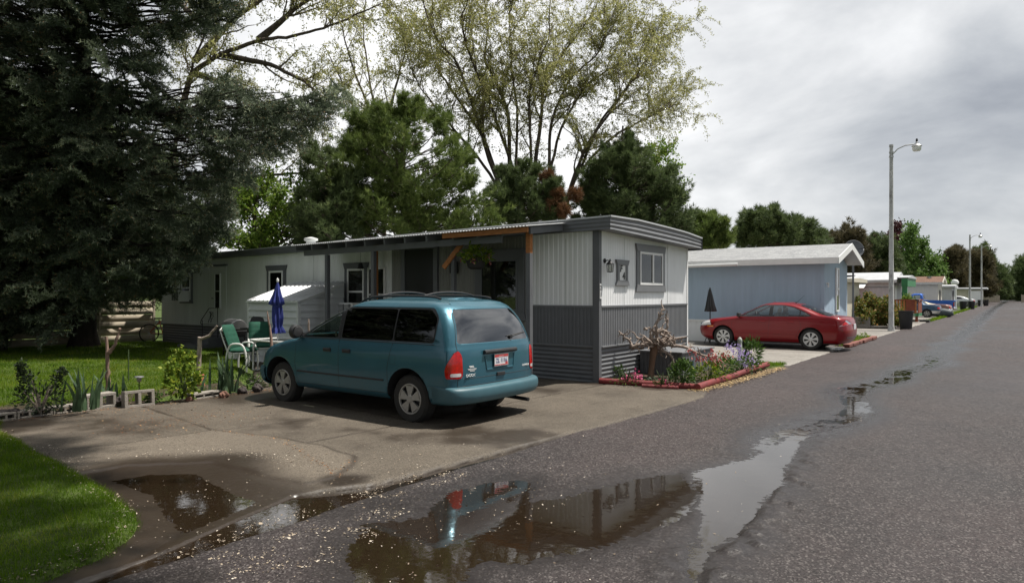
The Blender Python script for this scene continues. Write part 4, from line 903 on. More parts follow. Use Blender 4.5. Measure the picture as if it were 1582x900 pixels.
class Car:
    def __init__(s, name, label, loc, rz, levels, paint, group=None, cat='car', **k):
        s.t = thing(name, label, cat, loc, rz, group); s.bm = shell(levels, **k); s.paint = paint
        s.bvh = BVHTree.FromBMesh(s.bm)
    def side(s, x, z, sg=1, off=0.0):
        h = s.bvh.ray_cast(Vector((x, sg * 3, z)), Vector((0, -sg, 0)))[0]; return Vector((x, (h.y if h else 0.9 * sg) + sg * off, z))
    def rear(s, y, z, off=0.0):
        h = s.bvh.ray_cast(Vector((-2, y, z)), Vector((1, 0, 0)))[0]; return Vector(((h.x if h else 0.1) - off, y, z))
    def front(s, y, z, off=0.0):
        h = s.bvh.ray_cast(Vector((9, y, z)), Vector((-1, 0, 0)))[0]; return Vector(((h.x if h else 4.5) + off, y, z))
    def top(s, x, y, off=0.0):
        h = s.bvh.ray_cast(Vector((x, y, 4)), Vector((0, 0, -1)))[0]; return Vector((x, y, (h.z if h else 1.5) + off))
    def side_cut(s, poly, sg, nmin=0.25, zmin=-1): return cut(s.bm, poly, (1, 0, 0), (0, 0, 1), lambda c, n: n.y * sg > nmin and c.y * sg > 0.2 and c.z > zmin)
    def rear_cut(s, poly, xmax=2.0, nmin=0.15, zmin=-1): return cut(s.bm, poly, (0, 1, 0), (0, 0, 1), lambda c, n: n.x < -nmin and c.x < xmax and c.z > zmin)
    def front_cut(s, poly, xmin=2.0, nmin=0.15, zmin=-1): return cut(s.bm, poly, (0, 1, 0), (0, 0, 1), lambda c, n: n.x > nmin and c.x > xmin and c.z > zmin)
    def part(s, name, faces, mat, off=0.0, parent=None, delete=True):
        V, F = take(s.bm, faces, delete)
        if not F: return None
        if off: V = grow(V, F, off)
        return mesh_obj(name, V, F, M[mat] if isinstance(mat, str) else mat, parent or s.t, True, sharp=60)
    def arches(s, xs, r, zc=None, depth=0.34, w=0.9):
        for x in xs:
            for sg in (1, -1):
                f = s.side_cut(disc_poly(x, zc or r, r, 26), sg, 0.1); bmesh.ops.delete(s.bm, geom=f, context='FACES')
        m = MB()
        for x in xs:
            for sg in (1, -1):
                rows = []
                for i in range(15):
                    a = PI * i / 14; px_, pz_ = x + (r + .004) * math.cos(a), (zc or r) + (r + .004) * math.sin(a)
                    y1 = s.side(px_, max(pz_, 0.32), sg).y - sg * 0.004; rows.append([(px_, y1, pz_), (px_, sg * (abs(y1) - depth), pz_)])
                m = MB(); m.sheet(rows); m.add([(q[1][0], q[1][1], q[1][2]) for q in rows], [tuple(range(15))]); m.build('wheel_well', M['black_plastic'], s.t, fix=False, smooth=True)
    def seam(s, pts, sg, name='seam', r=0.004):
        m = MB(); P = []
        for (x0, z0), (x1, z1) in zip(pts[:-1], pts[1:]):
            k = max(2, int(math.hypot(x1 - x0, z1 - z0) / 0.05))
            P += [s.side(x0 + (x1 - x0) * i / k, z0 + (z1 - z0) * i / k, sg, -0.0015) for i in range(k)]
        P.append(s.side(*pts[-1], sg, -0.0015)); m.tube(P, r, 5); return m
    def finish(s, floor=True):
        me = bpy.data.meshes.new('body'); s.bm.to_mesh(me); s.bm.free(); me.materials.append(M[s.paint])
        me.polygons.foreach_set('use_smooth', [True] * len(me.polygons)); me.set_sharp_from_angle(angle=math.radians(50))
        o = bpy.data.objects.new('body', me); COL.objects.link(o); o.parent = s.t
        so = o.modifiers.new('thick', 'SOLIDIFY'); so.thickness = 0.012; so.offset = -1
        return o

# ---- teal minivan
VAN = [(.30, .20, 4.50, .88, .25, .55), (.37, .13, 4.64, .935, .25, .55), (.50, .115, 4.72, .955, .24, .60), (.66, .112, 4.71, .965, .23, .62), (.80, .115, 4.64, .967, .23, .62), (.90, .12, 4.50, .965, .23, .62), (.97, .125, 4.28, .96, .23, .60), (1.03, .135, 4.00, .952, .23, .55), (1.075, .15, 3.74, .94, .23, .50), (1.16, .175, 3.52, .925, .23, .42), (1.30, .225, 3.20, .892, .23, .36), (1.43, .29, 2.90, .855, .24, .34), (1.54, .37, 2.64, .82, .26, .34), (1.61, .44, 2.48, .785, .28, .36), (1.655, .52, 2.36, .73, .30, .38), (1.685, .62, 2.24, .65, .32, .40), (1.70, .74, 2.12, .55, .33, .42)]
van = Car('minivan', 'dusty teal minivan with dark tinted windows parked on the driveway', (-5.60, 7.36, 0.0), PI, VAN, 'teal', cat='minivan', n=60, crown=0.03)
van.t.scale = (1, .985, .985); VR, VXS = 0.335, (0.98, 3.87)
van.arches(VXS, 0.405, 0.36)
for sg in (1, -1):
    dlo = round_poly([(.50, 1.115), (3.52, 1.105), (3.30, 1.22), (2.92, 1.445), (2.62, 1.585), (.60, 1.585), (.485, 1.45)], 0.05)
    f = van.side_cut(dlo, sg, 0.3); tm = van.part('window_band', f, 'black', -0.002)
    for nm, pl, mt in (('side_glass', [(.52, 1.135), (1.26, 1.13), (1.26, 1.565), (.64, 1.565), (.515, 1.45)], 'dark_glass'), ('side_glass', [(1.29, 1.13), (2.36, 1.125), (2.36, 1.565), (1.29, 1.565)], 'dark_glass'), ('door_glass', [(2.46, 1.125), (3.26, 1.12), (3.05, 1.265), (2.83, 1.42), (2.58, 1.55), (2.46, 1.55)], 'van_glass')):
        # pane: same skin, set into the band
        P = []; poly = dense(round_poly(pl, 0.04))
        cx_ = sum(p[0] for p in poly) / len(poly); cz_ = sum(p[1] for p in poly) / len(poly)
        V, F = [van.side(cx_, cz_, sg, 0.002)], []; nn = len(poly); rings = 5
        for q in range(1, rings + 1): V += [van.side(cx_ + (p[0] - cx_) * q / rings, cz_ + (p[1] - cz_) * q / rings, sg, 0.002) for p in poly]
        for j in range(nn): F.append((0, 1 + (j + 1) % nn, 1 + j))
        for q in range(rings - 1):
            for j in range(nn): F.append((1 + q * nn + j, 1 + q * nn + (j + 1) % nn, 1 + (q + 1) * nn + (j + 1) % nn, 1 + (q + 1) * nn + j))
        mesh_obj(nm, V, F, M[mt], van.t, True)
        if mt == 'van_glass':   # open the band behind the clear front door glass
            bmb = bmesh.new(); bmb.from_mesh(tm.data)
            ff = cut(bmb, round_poly(pl, 0.04), (1, 0, 0), (0, 0, 1), lambda c, n: True); bmesh.ops.delete(bmb, geom=ff, context='FACES'); bmb.to_mesh(tm.data); bmb.free()
rg = van.rear_cut(round_poly([(-.80, 1.115), (.80, 1.115), (.655, 1.565), (-.655, 1.565)], 0.06), 1.0, 0.25); van.part('rear_window', rg, 'rear_glass', -0.001)
ws = van.front_cut(round_poly([(-.77, 1.12), (.77, 1.12), (.62, 1.575), (-.62, 1.575)], 0.06), 2.0, 0.2, 1.05); van.part('windscreen', ws, 'van_glass', 0.001)
for sg in (1, -1):
    sel = lambda c, n, sg=sg: c.y * sg > 0.5 and c.x < 0.45 and n.z < 0.8
    tl = cut(van.bm, round_poly([(.915, .665), (1.235, .665), (1.25, .80), (1.17, .965), (1.06, 1.03), (.965, 1.015), (.925, .95)], 0.05), (1, sg, 0), (0, 0, 1), sel)
    V, F = take(van.bm, tl); V2 = grow(V, F, 0.006); lens = mesh_obj('tail_light', V2, F, M['lamp_red'], van.t, True)
    bmb = bmesh.new(); bmb.from_mesh(lens.data); wf = cut(bmb, round_poly([(.94, .69), (1.15, .69), (1.15, .735), (.94, .735)], 0.02), (1, sg, 0), (0, 0, 1), lambda c, n: True)
    Vw, Fw = take(bmb, wf); bmb.to_mesh(lens.data); bmb.free(); mesh_obj('reverse_lens', grow(Vw, Fw, 0.002), Fw, M['lamp_white'], lens, True)
    hl = cut(van.bm, round_poly([(4.30, .68), (4.75, .68), (4.70, .82), (4.42, .84)], 0.03), (1, 0, 0), (0, 0, 1), lambda c, n, sg=sg: c.y * sg > 0.45 and n.z < 0.9); van.part('headlight', hl, 'lamp_white', 0.003)
    # seams and rub strip
    m = van.seam([(3.42, 1.10), (3.46, .70), (3.40, .38)], sg); m2 = van.seam([(2.41, 1.56), (2.40, .38)], sg); m3 = van.seam([(1.27, 1.10), (1.36, .75), (1.36, .39)], sg); m4 = van.seam([(1.36, .39), (3.40, .38)], sg); m5 = van.seam([(.49, 1.10), (3.5, 1.095)], sg, r=0.006)
    for q in (m2, m3, m4, m5): m.add(q.v, q.f)
    m.build('door_seam', M['black'], van.t)
    st = MB(); st.tube([van.side(x, .565 + .0 * x, sg, 0.001) for x in np.linspace(1.44, 3.40, 24)], 0.014, 6); st.build('rub_strip', M['black_plastic'], van.t, smooth=True)
    for hx in (2.66, 2.22):
        h = MB(); p = van.side(hx, .935, sg); h.obox(p + Vector((0, sg * .004, 0)), (.17, .03, .055)); h.obox(p + Vector((0, sg * .02, 0.006)), (.15, .022, .026)); h.build('door_handle', M['black_plastic'], van.t, bevel=0.008)
    mr = thing('side_mirror', None, None); mr.parent = van.t; p = van.side(3.36, 1.13, sg); mr.location = p
    q = MB(); q.lathe([(0.0, -.06), (.075, -.055), (.105, -.02), (.11, .03), (.10, .045)], 20, (0, sg * .14, .055), 'x'); q.bar((0, -sg * .01, .0), (0, sg * .09, .03), .07, .05); q.build('housing', M['black_plastic'], mr, smooth=True)
    q = MB(); q.lathe([(0.0, 0), (.095, 0.0)], 20, (-.052, sg * .14, .055), 'x', cap=False); q.build('mirror_glass', M['rear_glass'], mr)
fd_ = van.seam([(1.30, .93), (1.30, .80), (1.20, .80), (1.20, .93), (1.30, .93)], 1, r=0.003); fd_.build('fuel_door', M['black'], van.t)
# liftgate seams, bar, plate, wiper
m = MB()
def rline(pts):
    P = []
    for (y0, z0), (y1, z1) in zip(pts[:-1], pts[1:]):
        k = 14; P += [van.rear(y0 + (y1 - y0) * i / k, z0 + (z1 - z0) * i / k, -0.001) for i in range(k)]
    P.append(van.rear(*pts[-1], -0.001)); return P
m.tube(rline([(.68, 1.58), (.815, 1.12), (.835, .56), (-.835, .56), (-.815, 1.12), (-.68, 1.58)]), 0.0045, 5); m.tube(rline([(.83, .655), (-.83, .655)]), 0.004, 5); m.build('liftgate_seam', M['black'], van.t)
m = MB(); pts = rline([(.36, .985), (-.36, .985)]); m.tube([p + Vector((-.02, 0, 0)) for p in pts], 0.03, 8); m.build('handle_bar', M['black_plastic'], van.t, smooth=True)
px0 = van.rear(0, .85).x
m = MB(); pts = rline([(.33, .93), (.30, .745), (-.30, .745), (-.33, .93)]); m.tube([p + Vector((-.002, 0, 0)) for p in pts], 0.012, 6); m.build('plate_surround', M['teal'], van.t, smooth=True)
pl_ = thing('licence_plate', None, None); pl_.parent = van.t; pl_.location = (px0 - .022, 0.0, .86)
M['plate_white'] = pmat('plate_white', (0.62, 0.62, 0.64), 0.4, 0.05, 20); M['plate_red'] = pmat('plate_red', (0.45, 0.05, 0.05), 0.4, 0.1, 20); M['plate_blue'] = pmat('plate_blue', (0.05, 0.06, 0.22), 0.4)
m = MB(); m.box(0, .006, -.155, .155, -.078, .078); m.build('plate', M['plate_white'], pl_)
m = MB(); m.box(-.002, 0, -.15, .15, .040, .074); m.build('plate_band', M['plate_red'], pl_); m = MB(); m.box(-.0025, 0, -.05, .06, .05, .054); m.build('plate_line', M['plate_white'], pl_)
m = MB(); m.box(-.002, 0, -.15, .15, -.074, -.062); m.box(-.0025, 0, -.14, -.09, -.060, -.030); m.build('plate_foot', M['plate_red'], pl_)
m = MB(); m.box(-.004, .004, -.163, .163, .078, .086); m.box(-.004, .004, -.163, .163, -.086, -.078); m.box(-.004, .004, -.163, -.155, -.078, .078); m.box(-.004, .004, .155, .163, -.078, .078); m.build('plate_frame', M['chrome'], pl_)
text_obj('plate_number', 'ZL 1116', 0.085, M['plate_blue'], pl_, (-.003, 0, -.008), (PI / 2, 0, -PI / 2), 0.001, sx=0.85)
def rear_text(body, y, z, size, sx=1.0):
    p = van.rear(y, z, 0.003); text_obj('lettering', body, size, M['white_plastic'], van.t, p, (PI / 2, 0, -PI / 2), 0.003, sx=sx)
rear_text('DODGE', .60, .695, .05, 1.35); rear_text('CARAVAN', -.60, .735, .042, 1.05)
m = MB()
for zz_, y0, y1, hh in ((.815, .650, .570, .010), (.802, .640, .560, .008), (.780, .675, .515, .005), (.768, .665, .525, .006), (.752, .640, .550, .007)):
    m.bar(van.rear(y0, zz_, .004), van.rear(y1, zz_, .004), .004, hh)
m.build('dealer_badge', M['white_plastic'], van.t)
m = MB(); m.bar(van.rear(.09, .665, .004), van.rear(-.09, .665, .004), .03, .05); m.build('latch', M['black_plastic'], van.t, bevel=0.006)
m = MB(); P = [van.rear(y, z, .018) for y, z in ((-.30, 1.165), (-.45, 1.185), (-.62, 1.20), (-.72, 1.205))]; m.tube(P, [.014, .009, .007, .005], 6); m.lathe([(0, 0), (.028, .002), (.028, .03), (.0, .035)], 12, van.rear(-.31, 1.165, .03), 'x'); m.tube([van.rear(-.22, 1.175, .01), van.rear(-.72, 1.215, .01)], .006, 5); m.build('rear_wiper', M['black_plastic'], van.t, smooth=True)
# bumpers
def bumper(par, levels, mat, name, xcut, n=20):
    b = shell(levels, n=n, nc=14, ns=10, crown=0.0, nf=2.8, nr=3.0); f = [q for q in b.faces if (q.calc_center_median().x > xcut if name.startswith('rear') else q.calc_center_median().x < xcut)]
    bmesh.ops.delete(b, geom=f, context='FACES'); me = bpy.data.meshes.new(name); b.to_mesh(me); b.free(); me.materials.append(M[mat]); me.polygons.foreach_set('use_smooth', [True] * len(me.polygons)); me.set_sharp_from_angle(angle=math.radians(50))
    o = bpy.data.objects.new(name, me); COL.objects.link(o); o.parent = par; o.modifiers.new('t', 'SOLIDIFY').thickness = 0.012; return o
bumper(van.t, [(.315, .10, 3.0, .90, .26, .4), (.34, .03, 3.0, .955, .26, .4), (.41, -.005, 3.0, .978, .26, .4), (.49, -.005, 3.0, .984, .26, .4), (.525, .01, 3.0, .982, .26, .4), (.545, .05, 3.0, .976, .25, .4), (.552, .12, 3.0, .968, .24, .4), (.556, .20, 3.0, .90, .22, .4)], 'teal_dull', 'rear_bumper', 0.565)
bumper(van.t, [(.26, 1.5, 4.56, .88, .2, .6), (.32, 1.5, 4.70, .95, .2, .6), (.44, 1.5, 4.76, .972, .2, .6), (.54, 1.5, 4.76, .976, .2, .6), (.58, 1.5, 4.72, .972, .2, .6)], 'teal_dull', 'front_bumper', 4.30)
# roof rack
for sg in (1, -1):
    m = MB(); xs3 = np.linspace(.72, 2.35, 18); m.tube([van.top(x, sg * .56, .022 + .03 * math.sin(PI * min(1, max(0, (x - .72) / 1.63))) ** .4) for x in xs3], .016, 8); m.build('roof_rail', M['black_plastic'], van.t, smooth=True)
for x in (1.05, 1.95):
    m = MB(); m.tube([van.top(x, y, .075 - .03 * abs(y / .56) ** 3) for y in np.linspace(-.57, .57, 13)], .014, 8); m.build('cross_bar', M['black_plastic'], van.t, smooth=True)
m = MB(); rows = [[van.top(.56 - .10 * k - 0.04 * (1 - abs(y) / .6), y, .012 - .02 * k) for y in np.linspace(-.58, .58, 15)] for k in (0, .4, .8)]; m.sheet(rows); m.build('roof_spoiler', M['teal'], van.t, smooth=True)
# inside
m = MB(); m.box(.35, 3.9, -.82, .82, .30, .42); m.box(3.2, 3.75, -.84, .84, .42, 1.04); m.box(3.0, 3.25, -.80, .80, .85, 1.03); m.build('dashboard', M['black_plastic'], van.t, bevel=0.03)
for sx_, sy_ in ((2.45, .40), (2.45, -.40), (1.55, .40), (1.55, -.40)):
    m = MB(); m.obox((sx_ + .22, sy_, .62), (.5, .48, .16)); m.obox((sx_ - .08, sy_, .98), (.14, .46, .66), Matrix.Rotation(-.2, 3, 'Y')); m.obox((sx_ - .16, sy_, 1.40), (.09, .26, .18), Matrix.Rotation(-.2, 3, 'Y')); m.build('seat', M['seat'], van.t, bevel=0.04)
m = MB(); c = Vector((2.95, .38, 1.06)); m.tube([c + Vector((.06 * math.sin(a), .19 * math.cos(a), .18 * math.sin(a))) for a in np.linspace(0, 2 * PI, 22)], .014, 6); m.tube([c, c + Vector((.25, 0, -.12))], .03, 8); m.build('steering_wheel', M['black_plastic'], van.t, smooth=True)
m = MB(); m.box(.45, 4.2, -.58, .58, .27, .36); m.tube([(.02, -.55, .24), (.5, -.55, .26)], .028, 8); m.build('underbody', M['black'], van.t)
for x in VXS:
    for sg in (1, -1): make_wheel(van.t, x, sg * .80, VR, .20, sg, 5, gap=.62)
van.finish()

# ---- red sedan
SED = [(.21, .16, 4.58, .83, .30, .65), (.32, .06, 4.74, .89, .32, .70), (.46, .01, 4.81, .912, .34, .75), (.60, .0, 4.82, .918, .34, .78), (.72, .015, 4.76, .917, .34, .80), (.80, .03, 4.66, .914, .34, .80), (.86, .045, 4.48, .908, .34, .78), (.91, .06, 4.20, .90, .33, .70), (.95, .08, 3.86, .89, .33, .60), (.985, .12, 3.62, .878, .34, .50), (1.015, .22, 3.50, .866, .34, .44), (1.04, .46, 3.42, .855, .36, .40), (1.08, .66, 3.32, .84, .38, .38), (1.15, .84, 3.17, .81, .38, .36), (1.25, 1.07, 2.96, .765, .38, .36), (1.34, 1.30, 2.77, .715, .38, .36), (1.40, 1.52, 2.61, .65, .34, .36), (1.435, 1.78, 2.42, .56, .26, .30)]
car = Car('sedan', 'shiny red four door sedan parked beside the blue grey mobile home', (-3.98, 22.95, 0.03), PI, SED, 'red_paint', n=64, crown=0.022, nf=2.4, nr=2.6)
CR, CX = 0.325, (1.08, 3.80)
car.arches(CX, 0.365, 0.335, 0.30)
def pane(cr, name, poly, sg, mat, band, off=0.002, r=0.03, openit=True):
    poly = dense(round_poly(poly, r)); cx_ = sum(p[0] for p in poly) / len(poly); cz_ = sum(p[1] for p in poly) / len(poly); nn = len(poly); V, F = [cr.side(cx_, cz_, sg, off)], []
    for q in range(1, 6): V += [cr.side(cx_ + (p[0] - cx_) * q / 5, cz_ + (p[1] - cz_) * q / 5, sg, off) for p in poly]
    for j in range(nn): F.append((0, 1 + (j + 1) % nn, 1 + j))
    for q in range(4):
        for j in range(nn): F.append((1 + q * nn + j, 1 + q * nn + (j + 1) % nn, 1 + (q + 1) * nn + (j + 1) % nn, 1 + (q + 1) * nn + j))
    mesh_obj(name, V, F, M[mat], cr.t, True)
    if band and openit:
        bmb = bmesh.new(); bmb.from_mesh(band.data); ff = cut(bmb, poly, (1, 0, 0), (0, 0, 1), lambda c, n: True); bmesh.ops.delete(bmb, geom=ff, context='FACES'); bmb.to_mesh(band.data); bmb.free()
for sg in (1, -1):
    f = car.side_cut(round_poly([(1.05, 1.05), (1.14, 1.02), (3.44, .985), (3.08, 1.185), (2.80, 1.31), (2.50, 1.375), (1.92, 1.375), (1.58, 1.31), (1.24, 1.16)], 0.04), sg, 0.3, 0.95); tm = car.part('window_band', f, 'black_plastic', -0.002)
    pane(car, 'door_glass', [(2.34, 1.02), (3.30, 1.0), (3.03, 1.175), (2.77, 1.295), (2.48, 1.355), (2.32, 1.355)], sg, 'clear_glass', tm)
    pane(car, 'door_glass', [(1.42, 1.035), (2.22, 1.02), (2.22, 1.355), (1.94, 1.355), (1.62, 1.295), (1.42, 1.215)], sg, 'clear_glass', tm)
    pane(car, 'side_glass', [(1.11, 1.05), (1.38, 1.04), (1.38, 1.195), (1.27, 1.145)], sg, 'clear_glass', tm, r=0.02)
    m = car.seam([(3.46, .97), (3.52, .70), (3.46, .30), (2.36, .28), (2.30, 1.0)], sg, r=0.0035); q = car.seam([(2.36, .28), (1.55, .31), (1.40, .60), (1.36, .78), (1.46, 1.02)], sg, r=0.0035); m.add(q.v, q.f); m.build('door_seam', M['black'], car.t)
    for hx in (2.52, 1.66): h = MB(); h.obox(car.side(hx, .845, sg, .012), (.19, .03, .035)); h.build('door_handle', M['red_paint'], car.t, bevel=0.01)
    m = MB(); m.tube([car.side(x, .47, sg, -.002) for x in np.linspace(1.5, 3.4, 20)], .012, 6); m.build('rub_strip', M['red_paint'], car.t, smooth=True)
    mr = thing('side_mirror', None, None); mr.parent = car.t; mr.location = car.side(3.26, 1.0, sg)
    q = MB(); q.obox((0, sg * .12, .05), (.10, .20, .13)); q.bar((0, -sg * .02, 0), (0, sg * .05, .03), .06, .05); q.build('housing', M['black_plastic'], mr, bevel=0.03)
    sel = lambda c, n, sg=sg: c.y * sg > 0.3 and c.x < 0.62 and n.z < 0.75
    tl = cut(car.bm, [(.62, .80), (1.36, .66), (1.02, .985), (.95, .985)], (1, sg, 0), (0, 0, 1), sel)
    V, F = take(car.bm, tl); lens = mesh_obj('tail_light', grow(V, F, .003), F, M['chrome'], car.t, True)
    bmb = bmesh.new(); bmb.from_mesh(lens.data); wf = cut(bmb, [(.78, .79), (1.24, .71), (1.01, .94), (.965, .94)], (1, sg, 0), (0, 0, 1), lambda c, n: True); Vw, Fw = take(bmb, wf); bmb.to_mesh(lens.data); bmb.free(); mesh_obj('red_lens', grow(Vw, Fw, .002), Fw, M['lamp_red'], lens, True)
    hl = cut(car.bm, [(4.20, .70), (4.82, .64), (4.70, .80), (4.30, .86)], (1, 0, 0), (0, 0, 1), lambda c, n, sg=sg: c.y * sg > 0.42 and n.z < 0.93); car.part('headlight', hl, 'lamp_white', .003)
    sm = car.side_cut([(4.12, .635), (4.34, .63), (4.34, .675), (4.12, .675)], sg, 0.1); car.part('marker_lamp', sm, 'amber', .003)
rg = cut(car.bm, round_poly([(.56, -.70), (.56, .70), (1.46, .56), (1.46, -.56)], .06), (1, 0, 0), (0, 1, 0), lambda c, n: n.z > .2 and c.z > 1.03 and c.x < 1.85 and n.x < -.05); car.part('rear_window', rg, 'clear_glass', .001)
ws = cut(car.bm, round_poly([(2.72, -.60), (2.72, .60), (3.43, .74), (3.43, -.74)], .06), (1, 0, 0), (0, 1, 0), lambda c, n: n.z > .2 and c.z > .99 and c.x > 2.5 and n.x > .05); car.part('windscreen', ws, 'clear_glass', .001)
m = MB(); m.tube([car.top(1.72, 0, 0), car.top(1.72, 0, 0) + Vector((-.26, 0, .26))], [.006, .003], 6); m.lathe([(.03, 0), (.02, .03), (.0, .035)], 10, car.top(1.72, 0, 0)); m.build('antenna', M['black'], car.t)
m = MB(); P = [car.rear(y, .40, .004) for y in np.linspace(.7, -.7, 20)]; m.tube(P, .01, 5); m.build('bumper_seam', M['black'], car.t)
m = MB(); m.obox(car.rear(0, .72, .01), (.02, .32, .16)); m.build('licence_plate', M['plate_white'], car.t)
m = MB(); m.box(.5, 4.0, -.75, .75, .26, .40); m.box(3.0, 3.5, -.78, .78, .40, .98); m.box(.6, 1.35, -.74, .74, .40, .99); m.build('dashboard', M['black_plastic'], car.t, bevel=.03)
for sx_, sy_ in ((2.30, .38), (2.30, -.38), (1.42, .36), (1.42, -.36)):
    m = MB(); m.obox((sx_ + .22, sy_, .55), (.5, .48, .16)); m.obox((sx_ - .08, sy_, .84), (.14, .46, .56), Matrix.Rotation(-.25, 3, 'Y')); m.obox((sx_ - .17, sy_, 1.19), (.08, .26, .16), Matrix.Rotation(-.25, 3, 'Y')); m.build('seat', M['seat_pale'], car.t, bevel=.04)
m = MB(); c = Vector((2.78, .38, .98)); m.tube([c + Vector((.07 * math.sin(a), .18 * math.cos(a), .17 * math.sin(a))) for a in np.linspace(0, 2 * PI, 20)], .013, 6); m.build('steering_wheel', M['black_plastic'], car.t)
m = MB(); m.box(.35, 4.4, -.68, .68, .17, .27); m.build('underbody', M['black'], car.t)
M['rim_silver'] = pmat('silver_wheel_cover', (0.55, 0.55, 0.55), 0.35, 0.08, 9, metal=0.4)
for x in CX:
    for sg in (1, -1): make_wheel(car.t, x, sg * .79, CR, .20, sg, 7, 'rim_silver', gap=.55, hub=.66)
car.finish()

# ---- cars parked further along
def far_car(name, label, cat, x, y, levels, paint, wx, wr, dlo, rear=None, rear_mat='lamp_red', cr=.02, glass='dark_glass', extra=None, roofpaint=None, **kw):
    M.setdefault(paint[0], car_paint(paint[0], paint[1], 0.3, 0.35))
    c = Car(name, label, (x, y, 0.03), PI, levels, paint[0], 'cars parked nose in further along the road', cat, n=40, nc=8, ns=20, crown=cr, **kw)
    c.arches(wx, wr + .05, wr + .01, .25)
    for sg in (1, -1):
        for pl in dlo: f = c.side_cut(pl, sg, .2); c.part('side_glass', f, glass, -.002)
        if rear:
            f = cut(c.bm, rear, (1, sg, 0), (0, 0, 1), lambda q, n, sg=sg: q.y * sg > .25 and q.x < .5 and n.z < .8); c.part('tail_light', f, rear_mat, .003)
    for wxx in wx:
        for sg in (1, -1): make_wheel(c.t, wxx, sg * (levels[3][3] - .12), wr, .2, sg, 6, 'rim', .5)
    if extra: extra(c)
    m = MB(); m.box(.4, levels[3][2] - .5, -.65, .65, .2, .3); m.build('underbody', M['black'], c.t)
    c.finish(); return c
SUVC = [(.28, .12, 4.2, .80, .3, .5), (.45, .02, 4.34, .85, .3, .5), (.62, .0, 4.36, .86, .3, .5), (.76, .03, 4.30, .86, .3, .5), (.84, .06, 3.95, .85, .3, .5), (.90, .12, 3.2, .84, .3, .4), (.94, .80, 2.95, .82, .3, .3), (1.10, 1.02, 2.72, .76, .3, .3), (1.25, 1.18, 2.5, .70, .3, .3), (1.33, 1.32, 2.32, .60, .3, .3)]
def blue_extra(c):
    f = cut(c.bm, [(.92, -.66), (.92, .66), (1.30, .56), (1.30, -.56)], (1, 0, 0), (0, 1, 0), lambda q, n: q.z > .95 and n.x < -.2 and q.x < 1.5); c.part('rear_window', f, 'dark_glass', .001)
    for sg in (1, -1): f = c.side_cut([(.0, .30), (4.4, .30), (4.4, .50), (.0, .50)], sg, .1); c.part('lower_panel', f, 'rim_silver', .002)
far_car('small_car', 'two tone slate blue and silver hatchback just past the red deck', 'car', -4.4, 58.6, SUVC, ('slate_blue_paint', (.05, .095, .16)), (.85, 3.35), .29, [[(1.22, .97), (1.95, .96), (1.95, 1.25), (1.42, 1.25)], [(2.02, .96), (2.85, .95), (2.6, 1.15), (2.4, 1.26), (2.02, 1.26)]], [(.62, .62), (1.05, .62), (1.05, .76), (.62, .76)], extra=blue_extra)
COUPE = [(.30, .22, 5.2, .88, .25, .4), (.45, .06, 5.38, .95, .25, .4), (.62, .0, 5.42, .97, .25, .4), (.76, .02, 5.40, .97, .25, .4), (.85, .10, 5.2, .96, .25, .4), (.90, .35, 3.6, .95, .25, .35), (.95, 1.30, 3.3, .90, .3, .3), (1.10, 1.75, 3.0, .80, .3, .3), (1.22, 2.05, 2.75, .72, .25, .3), (1.29, 2.2, 2.6, .60, .2, .2)]
M['cream_vinyl'] = pmat('cream_vinyl', (.55, .50, .36), .6, .06, 8)
def coupe_extra(c):
    f = [q for q in c.bm.faces if q.calc_center_median().z > .94 and q.calc_center_median().x < 3.1]; c.part('vinyl_roof', f, 'cream_vinyl', .003)
    bumper(c.t, [(.40, .02, 3, .93, .2, .3), (.44, -.06, 3, .97, .2, .3), (.54, -.06, 3, .97, .2, .3), (.58, .02, 3, .95, .2, .3)], 'chrome', 'rear_bumper', .45, 10)
far_car('coupe', 'long dusty rose coupe with a cream vinyl roof and chrome bumper', 'car', -4.0, 62.4, COUPE, ('rose_paint', (.27, .15, .12)), (1.15, 4.2), .31, [[(2.0, 1.0), (2.5, .99), (2.5, 1.2), (2.25, 1.2)], [(2.55, .99), (3.15, .99), (2.75, 1.21), (2.55, 1.21)]], [(.7, .60), (1.05, .60), (1.05, .76), (.7, .76)], extra=coupe_extra)
PICK = [(.45, .10, 5.2, .88, .08, .4), (.60, .02, 5.36, .95, .08, .4), (.80, .0, 5.40, .96, .08, .4), (1.0, .0, 5.34, .96, .08, .4), (1.12, .0, 5.05, .955, .08, .4), (1.20, .02, 3.9, .95, .08, .4), (1.22, 2.15, 3.75, .93, .1, .3), (1.40, 2.18, 3.5, .87, .1, .3), (1.65, 2.25, 3.15, .79, .1, .3), (1.75, 2.35, 2.95, .70, .1, .25)]
def pick_extra(c):
    m = MB(); m.box(.10, 2.05, -.78, .78, 1.204, 1.212); m.build('bed_cover', M['black_plastic'], c.t)
    f = c.rear_cut([(-.68, 1.30), (.68, 1.30), (.60, 1.62), (-.60, 1.62)], 2.5, .5, 1.22); c.part('rear_window', f, 'dark_glass', .001)
    bumper(c.t, [(.42, -.02, 3, .92, .1, .3), (.46, -.10, 3, .95, .1, .3), (.62, -.10, 3, .95, .1, .3), (.66, -.02, 3, .93, .1, .3)], 'chrome', 'rear_bumper', .2, 10)
    f = c.front_cut([(-.76, 1.26), (.76, 1.26), (.66, 1.66), (-.66, 1.66)], 2.9, .2, 1.22); c.part('windscreen', f, 'clear_glass', .001)
